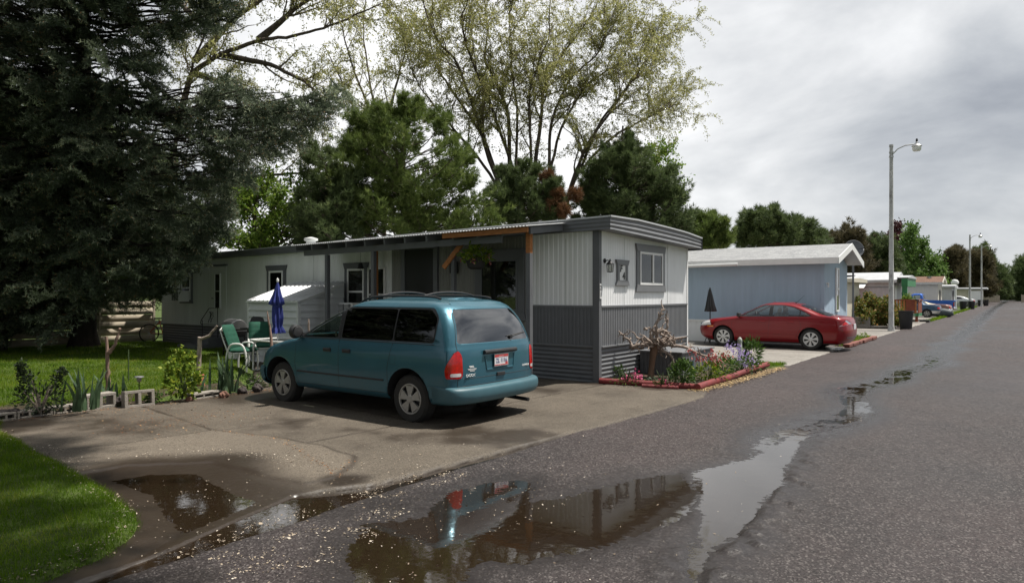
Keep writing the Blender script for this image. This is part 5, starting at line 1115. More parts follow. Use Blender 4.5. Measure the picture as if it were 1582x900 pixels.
far_car('pickup_truck', 'bright blue pickup truck with a long bed beyond the rose coupe', 'pickup', -4.0, 66.2, PICK, ('bright_blue_paint', (.015, .10, .42)), (1.25, 4.35), .37, [[(2.42, 1.28), (2.95, 1.27), (2.95, 1.62), (2.42, 1.62)], [(3.0, 1.27), (3.6, 1.26), (3.15, 1.60), (3.0, 1.62)]], [(.85, .72), (1.05, .72), (1.05, 1.05), (.85, 1.05)], extra=pick_extra, glass='clear_glass')
def silver_extra(c):
    f = cut(c.bm, [(.72, -.66), (.72, .66), (1.6, .54), (1.6, -.54)], (1, 0, 0), (0, 1, 0), lambda q, n: n.z > .2 and q.z > 1.03 and q.x < 1.85 and n.x < -.05); c.part('rear_window', f, 'dark_glass', .001)
far_car('sedan', 'silver white sedan parked in front of the far white awning', 'car', -4.5, 113.0, SED, ('silver_paint', (.50, .51, .52)), (1.08, 3.80), .32, [[(1.40, 1.03), (2.2, 1.02), (2.2, 1.34), (2.0, 1.34), (1.7, 1.28)], [(2.3, 1.02), (3.2, 1.0), (2.7, 1.28), (2.4, 1.34), (2.3, 1.34)]], [(.7, .74), (1.2, .70), (1.05, .92), (.75, .95)], extra=silver_extra)
# ------------------------------------------------------------------ patio: table, chairs, umbrella, grills
M['white_tube'] = pmat('white_tube', (0.62, 0.62, 0.60), 0.4, 0.06, 12, dirt=0.25, dirt_col=(0.35, 0.33, 0.3))
M['green_cloth'] = pmat('green_cushion', (0.004, 0.062, 0.036), 0.85, 0.25, 16, 0.3, 40)
M['strap'] = pmat('pale_strap', (0.42, 0.44, 0.36), 0.6, 0.1, 10)
M['blue_cloth'] = pmat('blue_canvas', (0.022, 0.035, 0.19), 0.85, 0.2, 9, 0.25, 30)
tb = at(432, 574, 0.03)
tab = thing('patio_table', 'round edged glass patio table on a bent white tube frame', 'table', (tb.x - 0.15, tb.y + 0.15, 0.03))
def arch(mb, a, b, h, r=0.022, n=16, p=4.0):
    """bent tube: up from a, over, down to b"""
    a = Vector(a); b = Vector(b); P = []
    for i in range(n + 1):
        t = PI * i / n; c = math.cos(t); s = math.sin(t); u = -math.copysign(abs(c) ** (2 / p), c); v = s ** (2 / p)
        P.append(a + (b - a) * (u + 1) / 2 + Vector((0, 0, h * v)))
    return mb.tube(P, r, 8)
m = MB(); m.box(-.62, .62, -.42, .42, .69, .698); m.build('glass_top', M['win_glass'], tab)
m = MB(); P = [(.64, .44), (-.64, .44), (-.64, -.44), (.64, -.44)]; pr = round_poly(P, .18, 6); m.tube([(x, y, .69) for x, y in pr] + [(pr[0][0], pr[0][1], .69)], .02, 8); m.build('rim', M['white_tube'], tab, smooth=True)
for sx_ in (-.48, .48):
    m = MB(); arch(m, (sx_, -.40, .02), (sx_, .40, .02), .65, p=8); m.tube([(sx_, -.40, .02), (sx_, .40, .02)], .017, 8); m.build('leg', M['white_tube'], tab, smooth=True)
um = thing('patio_umbrella', 'folded dark blue patio umbrella standing through the glass table', 'umbrella', (tab.location.x - .12, tab.location.y - .02, .03))
m = MB(); m.tube([(0, 0, 0), (0, 0, 2.02)], .019, 10); m.lathe([(.028, 2.0), (.03, 2.05), (.0, 2.09)], 12); m.build('pole', M['white_tube'], um, smooth=True)
def folded(par, z0, z1, prof, mat, n=36, seed=1, flutes=8):
    r = random.Random(seed); rows = []
    for z, R, d in prof:
        row = []
        for j in range(n + 1):
            a = 2 * PI * j / n; q = R * (1 + d * math.sin(flutes * a + z * 3) + .5 * d * math.sin(3 * a + z * 5)); row.append((q * math.cos(a), q * math.sin(a), z))
        rows.append(row)
    return MB().sheet(rows).build('canopy', M[mat], par, smooth=True, fix=False, sharp=70)
folded(um, .9, 2, [(1.98, .02, 0), (1.86, .05, .15), (1.70, .085, .25), (1.56, .13, .3), (1.50, .135, .35), (1.46, .085, .25), (1.38, .095, .22), (1.20, .105, .25), (1.08, .10, .25), (1.0, .085, .25), (.94, .11, .3), (.86, .135, .35), (.84, .13, .35)], 'blue_cloth')
m = MB(); m.lathe([(.088, 1.43), (.09, 1.47)], 14, cap=False); m.build('tie', M['blue_cloth'], um)
def chair(label, loc, rz, cushion=True, grp='green cushioned patio chairs'):
    c = thing('patio_chair', label, 'chair', loc, rz, grp)
    for s in (-1, 1):
        m = MB(); arch(m, (.27, s * .27, 0), (-.20, s * .27, 0), .62, p=3.2); m.build('arm_frame', M['white_tube'], c, smooth=True)
    m = MB(); P = [(-.17, -.23, .40), (-.26, -.23, .62), (-.38, -.20, .92), (-.42, 0, .99), (-.38, .20, .92), (-.26, .23, .62), (-.17, .23, .40)]
    m.tube(P, .015, 8); m.tube([(-.17, -.23, .40), (.27, -.25, .42), (.29, 0, .41), (.27, .25, .42), (-.17, .23, .40)], .015, 8); m.build('seat_frame', M['white_tube'], c, smooth=True)
    m = MB()
    for k in range(6): t = .12 + .15 * k; x = -.20 - .20 * t; z = .46 + .5 * t; m.obox((x, 0, z), (.006, .44 - .03 * k, .045), Matrix.Rotation(-.35, 3, 'Y'))
    for k in range(6): m.box(-.14 + .07 * k, -.09 + .07 * k, -.24, .24, .408, .414)
    m.build('strap', M['strap'], c)
    if cushion:
        def pillow(name, ctr, sz, R):
            m = MB(); rows = []; nx, ny = 17, 13
            for sgn in (1, -1):
                rows = []
                for i in range(nx):
                    row = []
                    for j in range(ny):
                        u = 2 * i / (nx - 1) - 1; v = 2 * j / (ny - 1) - 1; h = (1 - abs(u) ** 4) ** .5 * (1 - abs(v) ** 4) ** .5 * (1 + .18 * abs(math.sin(u * 2.5 * PI)))
                        row.append(Vector(ctr) + R @ Vector((u * sz[0] / 2, v * sz[1] / 2, sgn * h * sz[2] / 2)))
                    rows.append(row)
                m.sheet(rows)
            return m.build(name, M['green_cloth'], c, smooth=True, fix=True, sharp=80)
        pillow('seat_cushion', (.06, 0, .465), (.50, .50, .11), Matrix.Identity(3)); pillow('back_cushion', (-.22, 0, .76), (.58, .50, .10), Matrix.Rotation(-1.92, 3, 'Y'))
    return c
q = at(372, 572, .03); chair('white tube patio chair with green cushion, seen from behind its strapped back', (q.x, q.y, .03), .55)
q = at(408, 566, .03); chair('white tube patio chair with its green cushion facing the road, beside the table', (q.x - .55, q.y + .25, .03), -.50)
def grill(label, loc, rz, hood, mat_h):
    g = thing('barbecue_grill', label, 'grill', loc, rz, None)
    m = MB(); m.prism([(-.28, .86), (.28, .86), (.27, 1.0), (.18, 1.13), (.05, 1.19), (-.08, 1.18), (-.22, 1.10), (-.28, .98)], 'yz', -.40, .40); m.build('hood', M[mat_h], g, bevel=.03)
    m = MB(); m.prism([(-.27, .84), (.27, .84), (.2, .64), (-.2, .64)], 'yz', -.39, .39); m.box(-.42, .42, -.34, -.27, .72, .80); m.build('firebox', M['black'], g, bevel=.015)
    m = MB(); m.tube([(-.25, -.30, .96), (-.25, -.35, .96), (.25, -.35, .96), (.25, -.30, .96)], .012, 8); m.build('handle', M['steel'], g, smooth=True)
    m = MB(); m.box(-.75, -.43, -.24, .24, .80, .83); m.box(.43, .75, -.24, .24, .80, .83); m.build('side_shelf', M['black_plastic'], g, bevel=.008)
    for x in (-.36, .36):
        for y in (-.2, .2): m = MB(); m.bar((x, y, .02), (x, y, .66), .04, .04); m.build('leg', M['black'], g)
    m = MB(); m.box(-.37, .37, -.21, .21, .16, .19); m.build('bottom_shelf', M['black_plastic'], g)
    for x in (-.40, .40): m = MB(); m.lathe([(0, -.02), (.09, -.02), (.09, .02), (0, .02)], 16, (x, .2, .09), 'x'); m.build('wheel', M['rubber'], g)
    return g
q = atd(416, 545, 17.3); grill('black hooded barbecue grill in front of the white shed', (q.x, q.y, .05), .25, True, 'black_plastic')
q = atd(342, 545, 18.6); g2 = grill('grey lidded barbecue grill behind the strapped patio chair', (q.x, q.y, .05), -.15, True, 'steel'); g2.scale = (.85, .85, .85); g2.location += RT * .35
q = at(338, 563, .04); pt = thing('gas_bottle', 'pale gas bottle standing on the grass behind the patio chair', 'gas bottle', (q.x - .5, q.y + .7, .04))
m = MB(); m.lathe([(.10, 0), (.11, .03), (.155, .08), (.16, .30), (.12, .38), (.04, .41), (.03, .46)], 20); m.build('tank', M['white_tube'], pt, smooth=True); m = MB(); m.lathe([(.10, .40), (.105, .50)], 16, cap=False); m.build('collar', M['steel'], pt)
# wrought iron rail leaning on the wall, bicycle by the fence
q = Vector((-20.2, 11.25, 0)); rl = thing('stair_rail', 'thin black wrought iron stair rail below the back door', 'railing', q)
m = MB(); m.tube([(.35, 0, .05), (.35, 0, 1.32), (-.15, 0, 1.30), (-.62, 0, .92), (-.66, 0, .82), (-.58, 0, .78)], .014, 6); m.tube([(-.55, 0, .05), (-.55, 0, .92)], .012, 6); m.tube([(-.55, 0, .80), (.35, 0, .80)], .009, 6)
for k in range(6): m.tube([(-.1 + .12 * math.sin(k), 0, .86), (.0 + .1 * math.cos(k * 2), 0, 1.05), (-.02 + .12 * math.sin(k + 1), 0, 1.2)], .007, 5)
m.build('rail', M['black'], rl); m = MB(); m.box(-.65, .45, -.75, .12, 0, .2); m.box(-.65, .45, -.35, .12, .2, .40); m.build('step', M['grey_paint'], rl)
q = at(240, 540, 0.05); bi = thing('bicycle', 'dark bicycle with an orange red frame leaning near the board fence', 'bicycle', (-24.25, 11.75, .05), 1.45)
for x in (-.5, .5):
    w_ = thing('wheel', None, None); w_.parent = bi; w_.location = (x, 0, .33)
    m = MB(); m.tube([(.31 * math.cos(a), 0, .31 * math.sin(a)) for a in np.linspace(0, 2 * PI, 30)], .022, 6, cap=False); m.build('tyre', M['rubber'], w_, smooth=True)
    m = MB()
    for k in range(10): m.tube([(0, 0, 0), (.3 * math.cos(k * PI / 5), 0, .3 * math.sin(k * PI / 5))], .003, 4)
    m.lathe([(.03, -.04), (.03, .04)], 10, axis='y'); m.build('spoke', M['steel'], w_)
m = MB(); B_ = lambda a, b: m.tube([a, b], .017, 6)
for a, b in (((-.5, 0, .33), (-.05, 0, .30)), ((-.05, 0, .30), (-.18, 0, .80)), ((-.18, 0, .72), (.36, 0, .78)), ((-.05, 0, .30), (.36, 0, .72)), ((-.5, 0, .33), (-.17, 0, .70)), ((.5, 0, .33), (.34, 0, .92))): B_(a, b)
m.build('frame', pmat('orange_red_paint', (.38, .07, .02), .4), bi, smooth=True); m = MB(); m.tube([(.36, -.26, .98), (.33, -.08, .93), (.33, .08, .93), (.36, .26, .98)], .014, 6); m.build('handlebar', M['black'], bi); m = MB(); m.obox((-.2, 0, .84), (.26, .14, .05)); m.build('saddle', M['black'], bi, bevel=.02)

# ------------------------------------------------------------------ stakes and stones along the driveway
M['driftwood'] = bark_mat('bleached_wood', (0.44, 0.38, 0.33), (0.13, 0.085, 0.065), 16)
M['red_bark'] = bark_mat('peeling_red_bark', (0.34, 0.26, 0.21), (0.13, 0.06, 0.045), 12)
def stake(label, loc, paths, mat='red_bark', name='driftwood_stake'):
    s = thing(name, label, 'stake', loc); m = MB()
    for P, r0, r1 in paths:
        pts = []; r = random.Random(len(P) * 7 + int(r0 * 1e4)); n = 14; Pv = [Vector(p) for p in P]
        for i in range(n + 1):
            t = i / n * (len(Pv) - 1); k = min(int(t), len(Pv) - 2); p = Pv[k].lerp(Pv[k + 1], t - k); pts.append(p + Vector((r.gauss(0, .005), r.gauss(0, .005), 0)))
        m.tube(pts, [r0 + (r1 - r0) * i / n + r.gauss(0, .0022) for i in range(n + 1)], 9)
    m.build('wood', M[mat], s, smooth=True, sharp=70); return s
q = at(167, 609, .05); stake('Y shaped peeling driftwood stake beside the upright concrete block', q, [([(0, 0, -.05), (-.01, 0, .45), (-.03, -.02, .98)], .045, .022), ([(0, 0, .70), (.10, .06, .82), (.18, .12, 1.12)], .036, .016)])
q = at(307, 580, .05); stake('hooked grey driftwood stake behind the yellow green shrub', q, [([(0, 0, -.05), (0, 0, .35), (.02, .02, .80)], .05, .042), ([(.02, .02, .76), (.18, .12, .83), (.33, .22, 1.04)], .034, .020)], 'driftwood')
q = at(420, 592, .03); stake('pointed peeling wood stake in front of the blue umbrella', (q.x, q.y, .0), [([(.06, .03, -.02), (.03, 0, .5), (-.03, -.02, 1.08), (-.08, -.05, 1.42)], .042, .010)])
q = at(452, 585, .03); stake('short pale wood stake between the table and the minivan hood', (q.x - .3, q.y + .6, .0), [([(0, 0, -.02), (0, 0, .6), (.01, 0, 1.22)], .032, .018)], 'driftwood')
q = at(173, 595, .05); gr_ = thing('plant_stake', 'thin green garden stake behind the Y shaped driftwood', 'stake', (q.x - .25, q.y + .4, .06)); m = MB(); m.tube([(0, 0, 0), (0, 0, .62)], .012, 6); m.build('rod', M['stem'], gr_)
M['block'] = pmat('concrete_block', (0.27, 0.245, 0.215), 0.9, 0.16, 14, 0.5, 70, spec=.2, dirt=0.3, dirt_col=(0.15, 0.13, 0.11), dscale=6)
def cinder(label, loc, rz, L_=.40, W_=.20, H=.20, up=False, holes=2, group='concrete blocks edging the driveway'):
    """hollow block lying so that its cores show on the long face"""
    b = thing('concrete_block', label, 'concrete block', loc, rz, group); m = MB(); t = .044 if holes == 2 else .030; gap = (L_ - t * (holes + 1)) / holes
    m.box(0, L_, 0, W_, H - t, H); m.box(0, L_, 0, W_, 0, t)
    for k in range(holes + 1): x = k * (gap + t); m.box(x, x + t, 0.001, W_ - .001, t - .001, H - t + .001)
    m.build('block', M['block'], b, bevel=.006); return b
def along(p, q): return math.atan2(q.y - p.y, q.x - p.x)
e0, e1, e2, e3, e4 = at(-20, 657), at(27, 650), at(83, 643), at(136, 636), at(181, 630)
for lab, a, b, h in (('first low concrete block at the left edge of the frame', e0, e1, .11), ('low three slotted concrete block in front of the dark bush', e1, e2, .11), ('low three slotted concrete block beside the iris leaves', e2, e3, .11)):
    cinder(lab, (a.x, a.y, .02), along(a, b), (b - a).length - .01, .2, h, holes=3)
a, b = at(133, 637), at(181, 630); cinder('tall hollow concrete block with two square cores at the foot of the Y shaped stake', (a.x, a.y, .02), along(a, b), (b - a).length * .97, .2, .23)
a, b = at(193, 633), at(241, 628); cinder('tall hollow concrete block with two square cores, tilted, nearest the yellow green shrub', (a.x, a.y, .02), along(a, b), (b - a).length * .97, .2, .26).rotation_euler.x = -.12
a, b = at(300, 620), at(344, 613); cinder('flat three slotted concrete block between the shrub and the lava stones', (a.x, a.y, .02), along(a, b), (b - a).length, .2, .10, holes=3)
M['lava'] = pmat('dark_lava_rock', (0.045, 0.036, 0.034), 0.95, 0.3, 9, 1.0, 25); M['red_stone'] = pmat('red_stone', (0.17, 0.085, 0.06), 0.9, 0.2, 9, .6, 25)
def rock(label, loc, s, mat, seed):
    bm = bmesh.new(); bmesh.ops.create_icosphere(bm, subdivisions=4, radius=1); r = np.random.RandomState(seed)
    V = np.array([v.co for v in bm.verts]); k = 1 + .55 * (vnoise(V[:, 0] * 1.7 + seed, V[:, 1] * 1.7 + V[:, 2], 1) - .5) + .30 * (vnoise(V[:, 0] * 4 + V[:, 2] * 3, V[:, 1] * 4 + seed, 2) - .5) + .12 * (vnoise(V[:, 0] * 11 + V[:, 2] * 9, V[:, 1] * 11, 3) - .5)
    for v, q in zip(bm.verts, k): v.co = Vector((v.co.x * s[0] * q, v.co.y * s[1] * q, v.co.z * s[2] * q))
    me = bpy.data.meshes.new('rock'); bm.to_mesh(me); bm.free(); me.materials.append(M[mat]); me.polygons.foreach_set('use_smooth', [True] * len(me.polygons))
    o = bpy.data.objects.new('garden_stone', me); COL.objects.link(o); o.location = loc; return tag(o, label, 'stone', 'stones along the driveway edge')
for lab, px, py, s, mt, sd in (('black lava stone nearest the flat concrete block', 375, 607, (.085, .08, .07), 'lava', 1), ('black lava stone with a bump, nearest the minivan', 398, 604, (.11, .09, .085), 'lava', 2), ('reddish rounded stone at the end of the flat concrete block', 346, 613, (.075, .07, .065), 'red_stone', 3), ('small reddish stone under the yellow green shrub', 293, 619, (.06, .05, .045), 'red_stone', 4), ('dark lava stone behind in the ground cover', 392, 592, (.13, .10, .07), 'lava', 5), ('dark lava stone between the two tall concrete blocks', 188, 623, (.10, .09, .08), 'lava', 6)):
    q = at(px, py, .03); rock(lab, (q.x, q.y, .03 + s[2] * .6), s, mt, sd)
for i, (px, py, s) in enumerate(((45, 636, .10), (20, 640, .12), (60, 634, .09), (5, 641, .10))):
    q = at(px, py, .08); rock('dark lava stones in a row on the soil in front of the dark bush', (q.x, q.y, .10), (s, s * .8, s * .6), 'lava', 20 + i)
q = at(215, 612, .05); sl = thing('solar_light', 'small solar garden light between the two tall concrete blocks', 'garden light', q); m = MB(); m.tube([(0, 0, 0), (0, 0, .24)], .008, 6); m.build('spike', M['black'], sl); m = MB(); m.lathe([(.02, .24), (.035, .26), (.04, .31), (.075, .32), (.07, .335), (.0, .345)], 16); m.build('lamp_head', M['steel'], sl, smooth=True)
q = at(312, 600, .05); tc_ = thing('clay_pot', 'broken terracotta pot leaning behind the flat concrete block', 'pot', (q.x, q.y, .06)); m = MB(); m.lathe([(.06, 0), (.10, .20), (.115, .20), (.115, .25), (.10, .25)], 18); o = m.build('pot', M['terracotta'], tc_, smooth=True); o.rotation_euler = (.2, -.35, 0)
# border plants
def iris(label, loc, n, h, seed):
    t = thing('iris_plant', label, 'plant', loc); r = random.Random(seed); V, F, T = [], [], []
    for k in range(n):
        a = r.uniform(0, 2 * PI); ox, oy = r.gauss(0, .09), r.gauss(0, .09); hh = h * r.uniform(.55, 1.1); lean = r.uniform(.05, .55); wv = r.uniform(.020, .036); pr_ = a + PI / 2 + r.uniform(-.5, .5); b = len(V)
        for i in range(6):
            s = i / 5; d = lean * hh * s ** 1.8; z = hh * (s - .12 * lean * s ** 3); w_ = wv * (1 - s ** 2.2) * (.75 + .5 * s); x, y = ox + d * math.cos(a), oy + d * math.sin(a)
            V += [(x - w_ * math.cos(pr_), y - w_ * math.sin(pr_), z), (x + w_ * math.cos(pr_), y + w_ * math.sin(pr_), z)]
        for i in range(5): F.append((b + 2 * i, b + 2 * i + 1, b + 2 * i + 3, b + 2 * i + 2)); T.append(min(1, max(0, .45 + r.gauss(0, .25))))
    np_mesh('leaves', np.array(V), np.array(F), M['leaf_iris'], t, True, {'tone': T}); return t
q = at(122, 634, .08); iris('fan of broad iris leaves behind the three slotted low block by the tall block', (q.x, q.y + .05, .08), 24, .62, 1)
q = at(345, 608, .06); iris('clump of tall iris leaves behind the flat concrete block', (q.x - .1, q.y + .1, .06), 34, .68, 2)
q = at(300, 605, .06); iris('small iris clump beside the broken clay pot', (q.x, q.y, .06), 8, .42, 3)
q = at(165, 615, .08); iris('sparse thin iris leaves around the Y shaped stake', (q.x + .1, q.y + .1, .08), 10, .40, 5)
def bush(name, label, loc, mounds, leaf, mat, stems, seed, asp=.5, flowers=None, cat='shrub', group=None):
    t = thing(name, label, cat, loc, 0, group); m = MB()
    for P in stems: m.tube(P, [.012, .010, .007, .004], 5)
    m.build('stems', M['stem'] if mat != 'leaf_dark' else M['driftwood'], t)
    leafy('leaves', np.concatenate([blob(n, c, rd, seed + i) for i, (n, c, rd) in enumerate(mounds)]), leaf, M[mat], t, seed, asp, .3)
    if flowers:
        n, pts, sz, mt, jit = flowers; r = np.random.RandomState(seed); 
        for p in pts: leafy('flower', np.array(p) + r.normal(0, jit, (n, 3)), sz, M[mt], t, seed + 3, .8, .4)
    return t
q = at(62, 637, .08); bush('dark_bush', 'dark grey leaved bush with upright twigs behind the low blocks', (q.x, q.y, .08), [(500, (0, 0, .20), (.30, .26, .18)), (300, (-.18, -.12, .42), (.11, .11, .22)), (200, (-.22, -.16, .62), (.06, .06, .12)), (160, (.20, .15, .45), (.08, .08, .16)), (90, (.26, .18, .58), (.05, .05, .08))], .05, 'leaf_dark', arcs(12, (0, 0, 0), .25, .6, 1), 11)
q = at(272, 617, .06); bush('garden_shrub', 'bushy yellow green shrub beside the hooked stake', (q.x, q.y + .1, .06), [(330, (0, 0, .24), (.26, .26, .20)), (170, (-.10, -.06, .54), (.15, .15, .20)), (150, (.16, .12, .40), (.12, .12, .22)), (60, (-.08, 0, .74), (.07, .07, .10)), (60, (.05, .1, .66), (.06, .06, .10)), (70, (-.26, -.1, .36), (.08, .08, .14))], .066, 'leaf_yellow', arcs(14, (0, 0, 0), .22, .6, 2), 12, .7)
q = at(365, 598, .06); bush('ground_cover_clump', 'low feathery green clump behind the lava stones', (q.x, q.y + .2, .06), [(500, (0, 0, .08), (.5, .5, .10)), (300, (.3, .6, .08), (.4, .4, .12))], .06, 'leaf_mid', arcs(4, (0, 0, 0), .2, .12, 3), 13, .3)
q = at(238, 618, .08); bush('ground_cover_clump', 'small round leaved weed between the tall block and the shrub', (q.x, q.y, .06), [(160, (0, 0, .06), (.12, .10, .08))], .045, 'leaf_mid', arcs(3, (0, 0, 0), .1, .1, 4), 14, .8)

# ------------------------------------------------------------------ steps, flower bed and driftwood tree
st = thing('step_box', 'dark grey corrugated step box against the end wall of the white home', 'steps', (-6.0, 14.0, 0))
m = MB(); ribbed(m, (-6.46, 13.2, 0), (1, 0, 0), .93, .03, .52, (0, -1, 0), .085, .014, .5); m.build('front_panel', M['grey_paint'], st, world=True)
m = MB(); ribbed(m, (-5.52, 13.2, 0), (0, 1, 0), 1.75, .03, .52, (1, 0, 0), .085, .014, .5); m.build('side_panel', M['grey_mid'], st, world=True)
m = MB(); m.box(-6.46, -5.53, 13.22, 14.95, .0, .51); m.build('core', M['black'], st, world=True); m = MB(); m.box(-6.47, -5.48, 13.14, 15.0, .522, .555); m.build('tread', M['grey_mid'], st, world=True, bevel=.006)
M['red_log'] = pmat('red_painted_log', (0.155, 0.018, 0.018), 0.65, 0.25, 6, 0.3, 26, dirt=.55, dirt_col=(.11, .045, .04), dscale=4)
def log(label, a, b, r, seed):
    a, b = Vector(a), Vector(b); rr_ = random.Random(seed); n = 14; m = MB(); P = [a.lerp(b, i / n) + Vector((rr_.gauss(0, .004), rr_.gauss(0, .004), rr_.gauss(0, .003))) for i in range(n + 1)]
    m.tube(P, [r * rr_.uniform(.94, 1.05) for _ in P], 12); o = m.build('edging_log', M['red_log'], None, smooth=True); return tag(o, label, 'log', 'red logs edging the flower bed')
log('red painted log along the driveway end of the flower bed', (-6.44, 11.42, .075), (-4.66, 11.72, .075), .06, 1); log('long red painted log beside the road, running from the bed corner', (-4.60, 11.68, .075), (-4.62, 14.0, .085), .066, 2)
log('red painted log beside the road at the far end of the flower bed', (-4.63, 14.02, .09), (-4.66, 16.2, .11), .06, 3); log('short red log under the driveway end log near the corner', (-5.55, 11.44, .045), (-4.9, 11.58, .045), .045, 4)
ds = thing('driftwood_tree', 'bleached gnarled driftwood root stood upright as a garden sculpture', 'driftwood sculpture', (-5.92, 12.62, .04))
M['stump_bark'] = bark_mat('driftwood_bark', (0.24, 0.16, 0.11), (0.10, 0.06, 0.04), 8)
m = MB(); m.tube([(-.02, .0, -.05), (-.01, .01, .15), (.02, 0, .38), (.05, .02, .60), (.08, .03, .72)], [.075, .060, .062, .085, .08], 12); m.build('trunk', M['stump_bark'], ds, smooth=True)
rr0 = random.Random(5)
def crook(mb, p, d, L_, r, depth):
    """crooked bare branch with forks"""
    P = [Vector(p)]; R = [r]; d = Vector(d).normalized(); n = max(4, int(L_ / .055)); c = Vector(p)
    for i in range(n):
        d = (d + Vector((rr0.gauss(0, .33), rr0.gauss(0, .33), rr0.gauss(0, .30)))).normalized(); c = c + d * (L_ / n); P.append(c.copy()); R.append(r * (1 - .62 * (i + 1) / n) * rr0.uniform(.85, 1.2))
        if depth and rr0.random() < .40:
            e = (d + Vector((rr0.gauss(0, .9), rr0.gauss(0, .9), rr0.gauss(.1, .8)))).normalized(); crook(mb, c, e, L_ * rr0.uniform(.25, .5), R[-1] * .75, depth - 1)
    mb.tube(P, R, 8)
m = MB(); c0 = (.06, .02, .66)
def Rv(r, u, f=0): v = RT * r + FW * f; return (v.x, v.y, u)
for d, L_, r in ((Rv(-1, .12), .62, .055), (Rv(-.9, .5, -.3), .40, .045), (Rv(.15, 1, 0), .52, .06), (Rv(.10, 1, .2), .40, .045), (Rv(1, .05, -.1), .55, .055), (Rv(.8, .3, .3), .40, .045), (Rv(.5, .1, -.8), .38, .05), (Rv(-.4, .2, -.8), .36, .045), (Rv(.4, .8, -.2), .42, .04), (Rv(-.2, .7, .3), .36, .04), (Rv(-.5, -.1, .6), .35, .04), (Rv(.3, -.3, -.5), .32, .04), (Rv(.1, .2, -1), .3, .04), (Rv(-.6, .3, .1), .5, .04), (Rv(.6, .3, .1), .5, .04), (Rv(.2, .5, .6), .45, .04), (Rv(0, .6, -.6), .4, .04), (Rv(.3, .9, .2), .5, .05), (Rv(-.3, .9, .1), .45, .05), (Rv(-.7, .1, -.2), .45, .05), (Rv(.7, -.1, .2), .45, .05), (Rv(.1, .4, -.8), .45, .04), (Rv(.5, .6, .5), .45, .04)): crook(m, c0, d, L_ * .9, r * .72, 3)
for _ in range(16): crook(m, Vector(c0) + Vector(Rv(rr0.uniform(-.3, .3), rr0.uniform(-.08, .35), rr0.uniform(-.15, .15))), (rr0.gauss(0, 1), rr0.gauss(0, 1), rr0.gauss(.35, .8)), rr0.uniform(.22, .42), .032, 2)
def arm(P, r0, r1):
    P = [Vector(p) for p in P]; n = 4 * (len(P) - 1); pts = []
    for i in range(n + 1):
        t = i / n * (len(P) - 1); k = min(int(t), len(P) - 2); pts.append(P[k].lerp(P[k + 1], t - k) + Vector((rr0.gauss(0, .008), rr0.gauss(0, .008), rr0.gauss(0, .008))))
    m.tube(pts, [r0 + (r1 - r0) * i / n for i in range(n + 1)], 8)
    for i in range(2, n, 2): crook(m, pts[i], (rr0.gauss(0, 1), rr0.gauss(0, 1), rr0.gauss(.3, .8)), rr0.uniform(.08, .24), r0 * .42, 2)
O = Vector(c0)
arm([O, O + Vector(Rv(-.28, .02)), O + Vector(Rv(-.45, .0)), O + Vector(Rv(-.52, .12)), O + Vector(Rv(-.66, .22)), O + Vector(Rv(-.72, .30))], .042, .013)
arm([O, O + Vector(Rv(.05, .22)), O + Vector(Rv(.02, .42)), O + Vector(Rv(.10, .58)), O + Vector(Rv(.16, .72)), O + Vector(Rv(.22, .74))], .045, .014)
arm([O, O + Vector(Rv(.35, .02, -.1)), O + Vector(Rv(.62, -.02, -.2)), O + Vector(Rv(.85, -.16, -.3)), O + Vector(Rv(1.1, -.20, -.35)), O + Vector(Rv(1.28, -.30, -.4))], .040, .010)
arm([O, O + Vector(Rv(.22, -.12, -.1)), O + Vector(Rv(.34, -.25, -.1)), O + Vector(Rv(.38, -.40, -.1))], .035, .014)
arm([O + Vector(Rv(.18, .1)), O + Vector(Rv(.24, .34)), O + Vector(Rv(.27, .50)), O + Vector(Rv(.22, .60))], .03, .012)
m.build('root_branches', M['driftwood'], ds, smooth=True, sharp=70)
def bed_plant(label, px, py, mounds, leaf, mat, seed, flowers=None, name='flowering_plant', asp=.5, stems=None):
    q = at(px, py, .06); return bush(name, label, (q.x, q.y, .06), mounds, leaf, mat, stems or arcs(8, (0, 0, 0), .15, .35, seed), seed, asp, flowers, 'plant')
bed_plant('rounded dark green bush at the corner of the flower bed', 1055, 595, [(850, (0, 0, .22), (.22, .22, .20)), (250, (.02, 0, .40), (.12, .12, .10))], .055, 'leaf_mid', 31, name='garden_bush')
bed_plant('bush with dusty red columbine flowers in the flower bed', 1096, 588, [(700, (0, 0, .18), (.28, .26, .18))], .055, 'leaf_yellow', 32, (13, [(-.30, -.22, .56), (-.18, -.1, .48), (-.05, 0, .46), (.08, .05, .50), (.20, .12, .46), (.12, -.1, .42), (.28, .2, .50), (0, .15, .52), (-.1, -.16, .40), (.2, 0, .38)], .05, 'red_petal', .045))
bed_plant('green leafy clump between the red and the lilac flowers', 1118, 582, [(600, (0, 0, .20), (.20, .20, .22))], .08, 'leaf_mid', 33, (10, [(.05, 0, .40), (-.05, .05, .45)], .05, 'straw', .04), asp=.25)
bed_plant('mound of lilac phlox flowers at the road side of the bed', 1146, 575, [(420, (0, .15, .16), (.30, .40, .16))], .06, 'leaf_mid', 34, (20, [(.0, .0, .42), (.1, .1, .30), (-.1, .12, .34), (.05, .3, .36), (.16, .2, .22), (-.02, -.12, .30), (-.2, .1, .46), (-.28, .0, .52), (.1, -.1, .20), (-.34, .2, .55), (-.15, .3, .5)], .042, 'lilac', .05))
bed_plant('tall leafy green plant at the far end of the flower bed', 1163, 563, [(520, (0, 0, .30), (.18, .18, .30))], .11, 'leaf_mid', 35, asp=.28)
bed_plant('low pink flowers by the corner of the white home', 968, 592, [(120, (0, 0, .04), (.25, .2, .06))], .05, 'leaf_mid', 36, (24, [(0, 0, .10), (.12, .1, .12), (.2, .05, .16), (-.03, .02, .07), (.22, .16, .12)], .04, 'pink', .035))
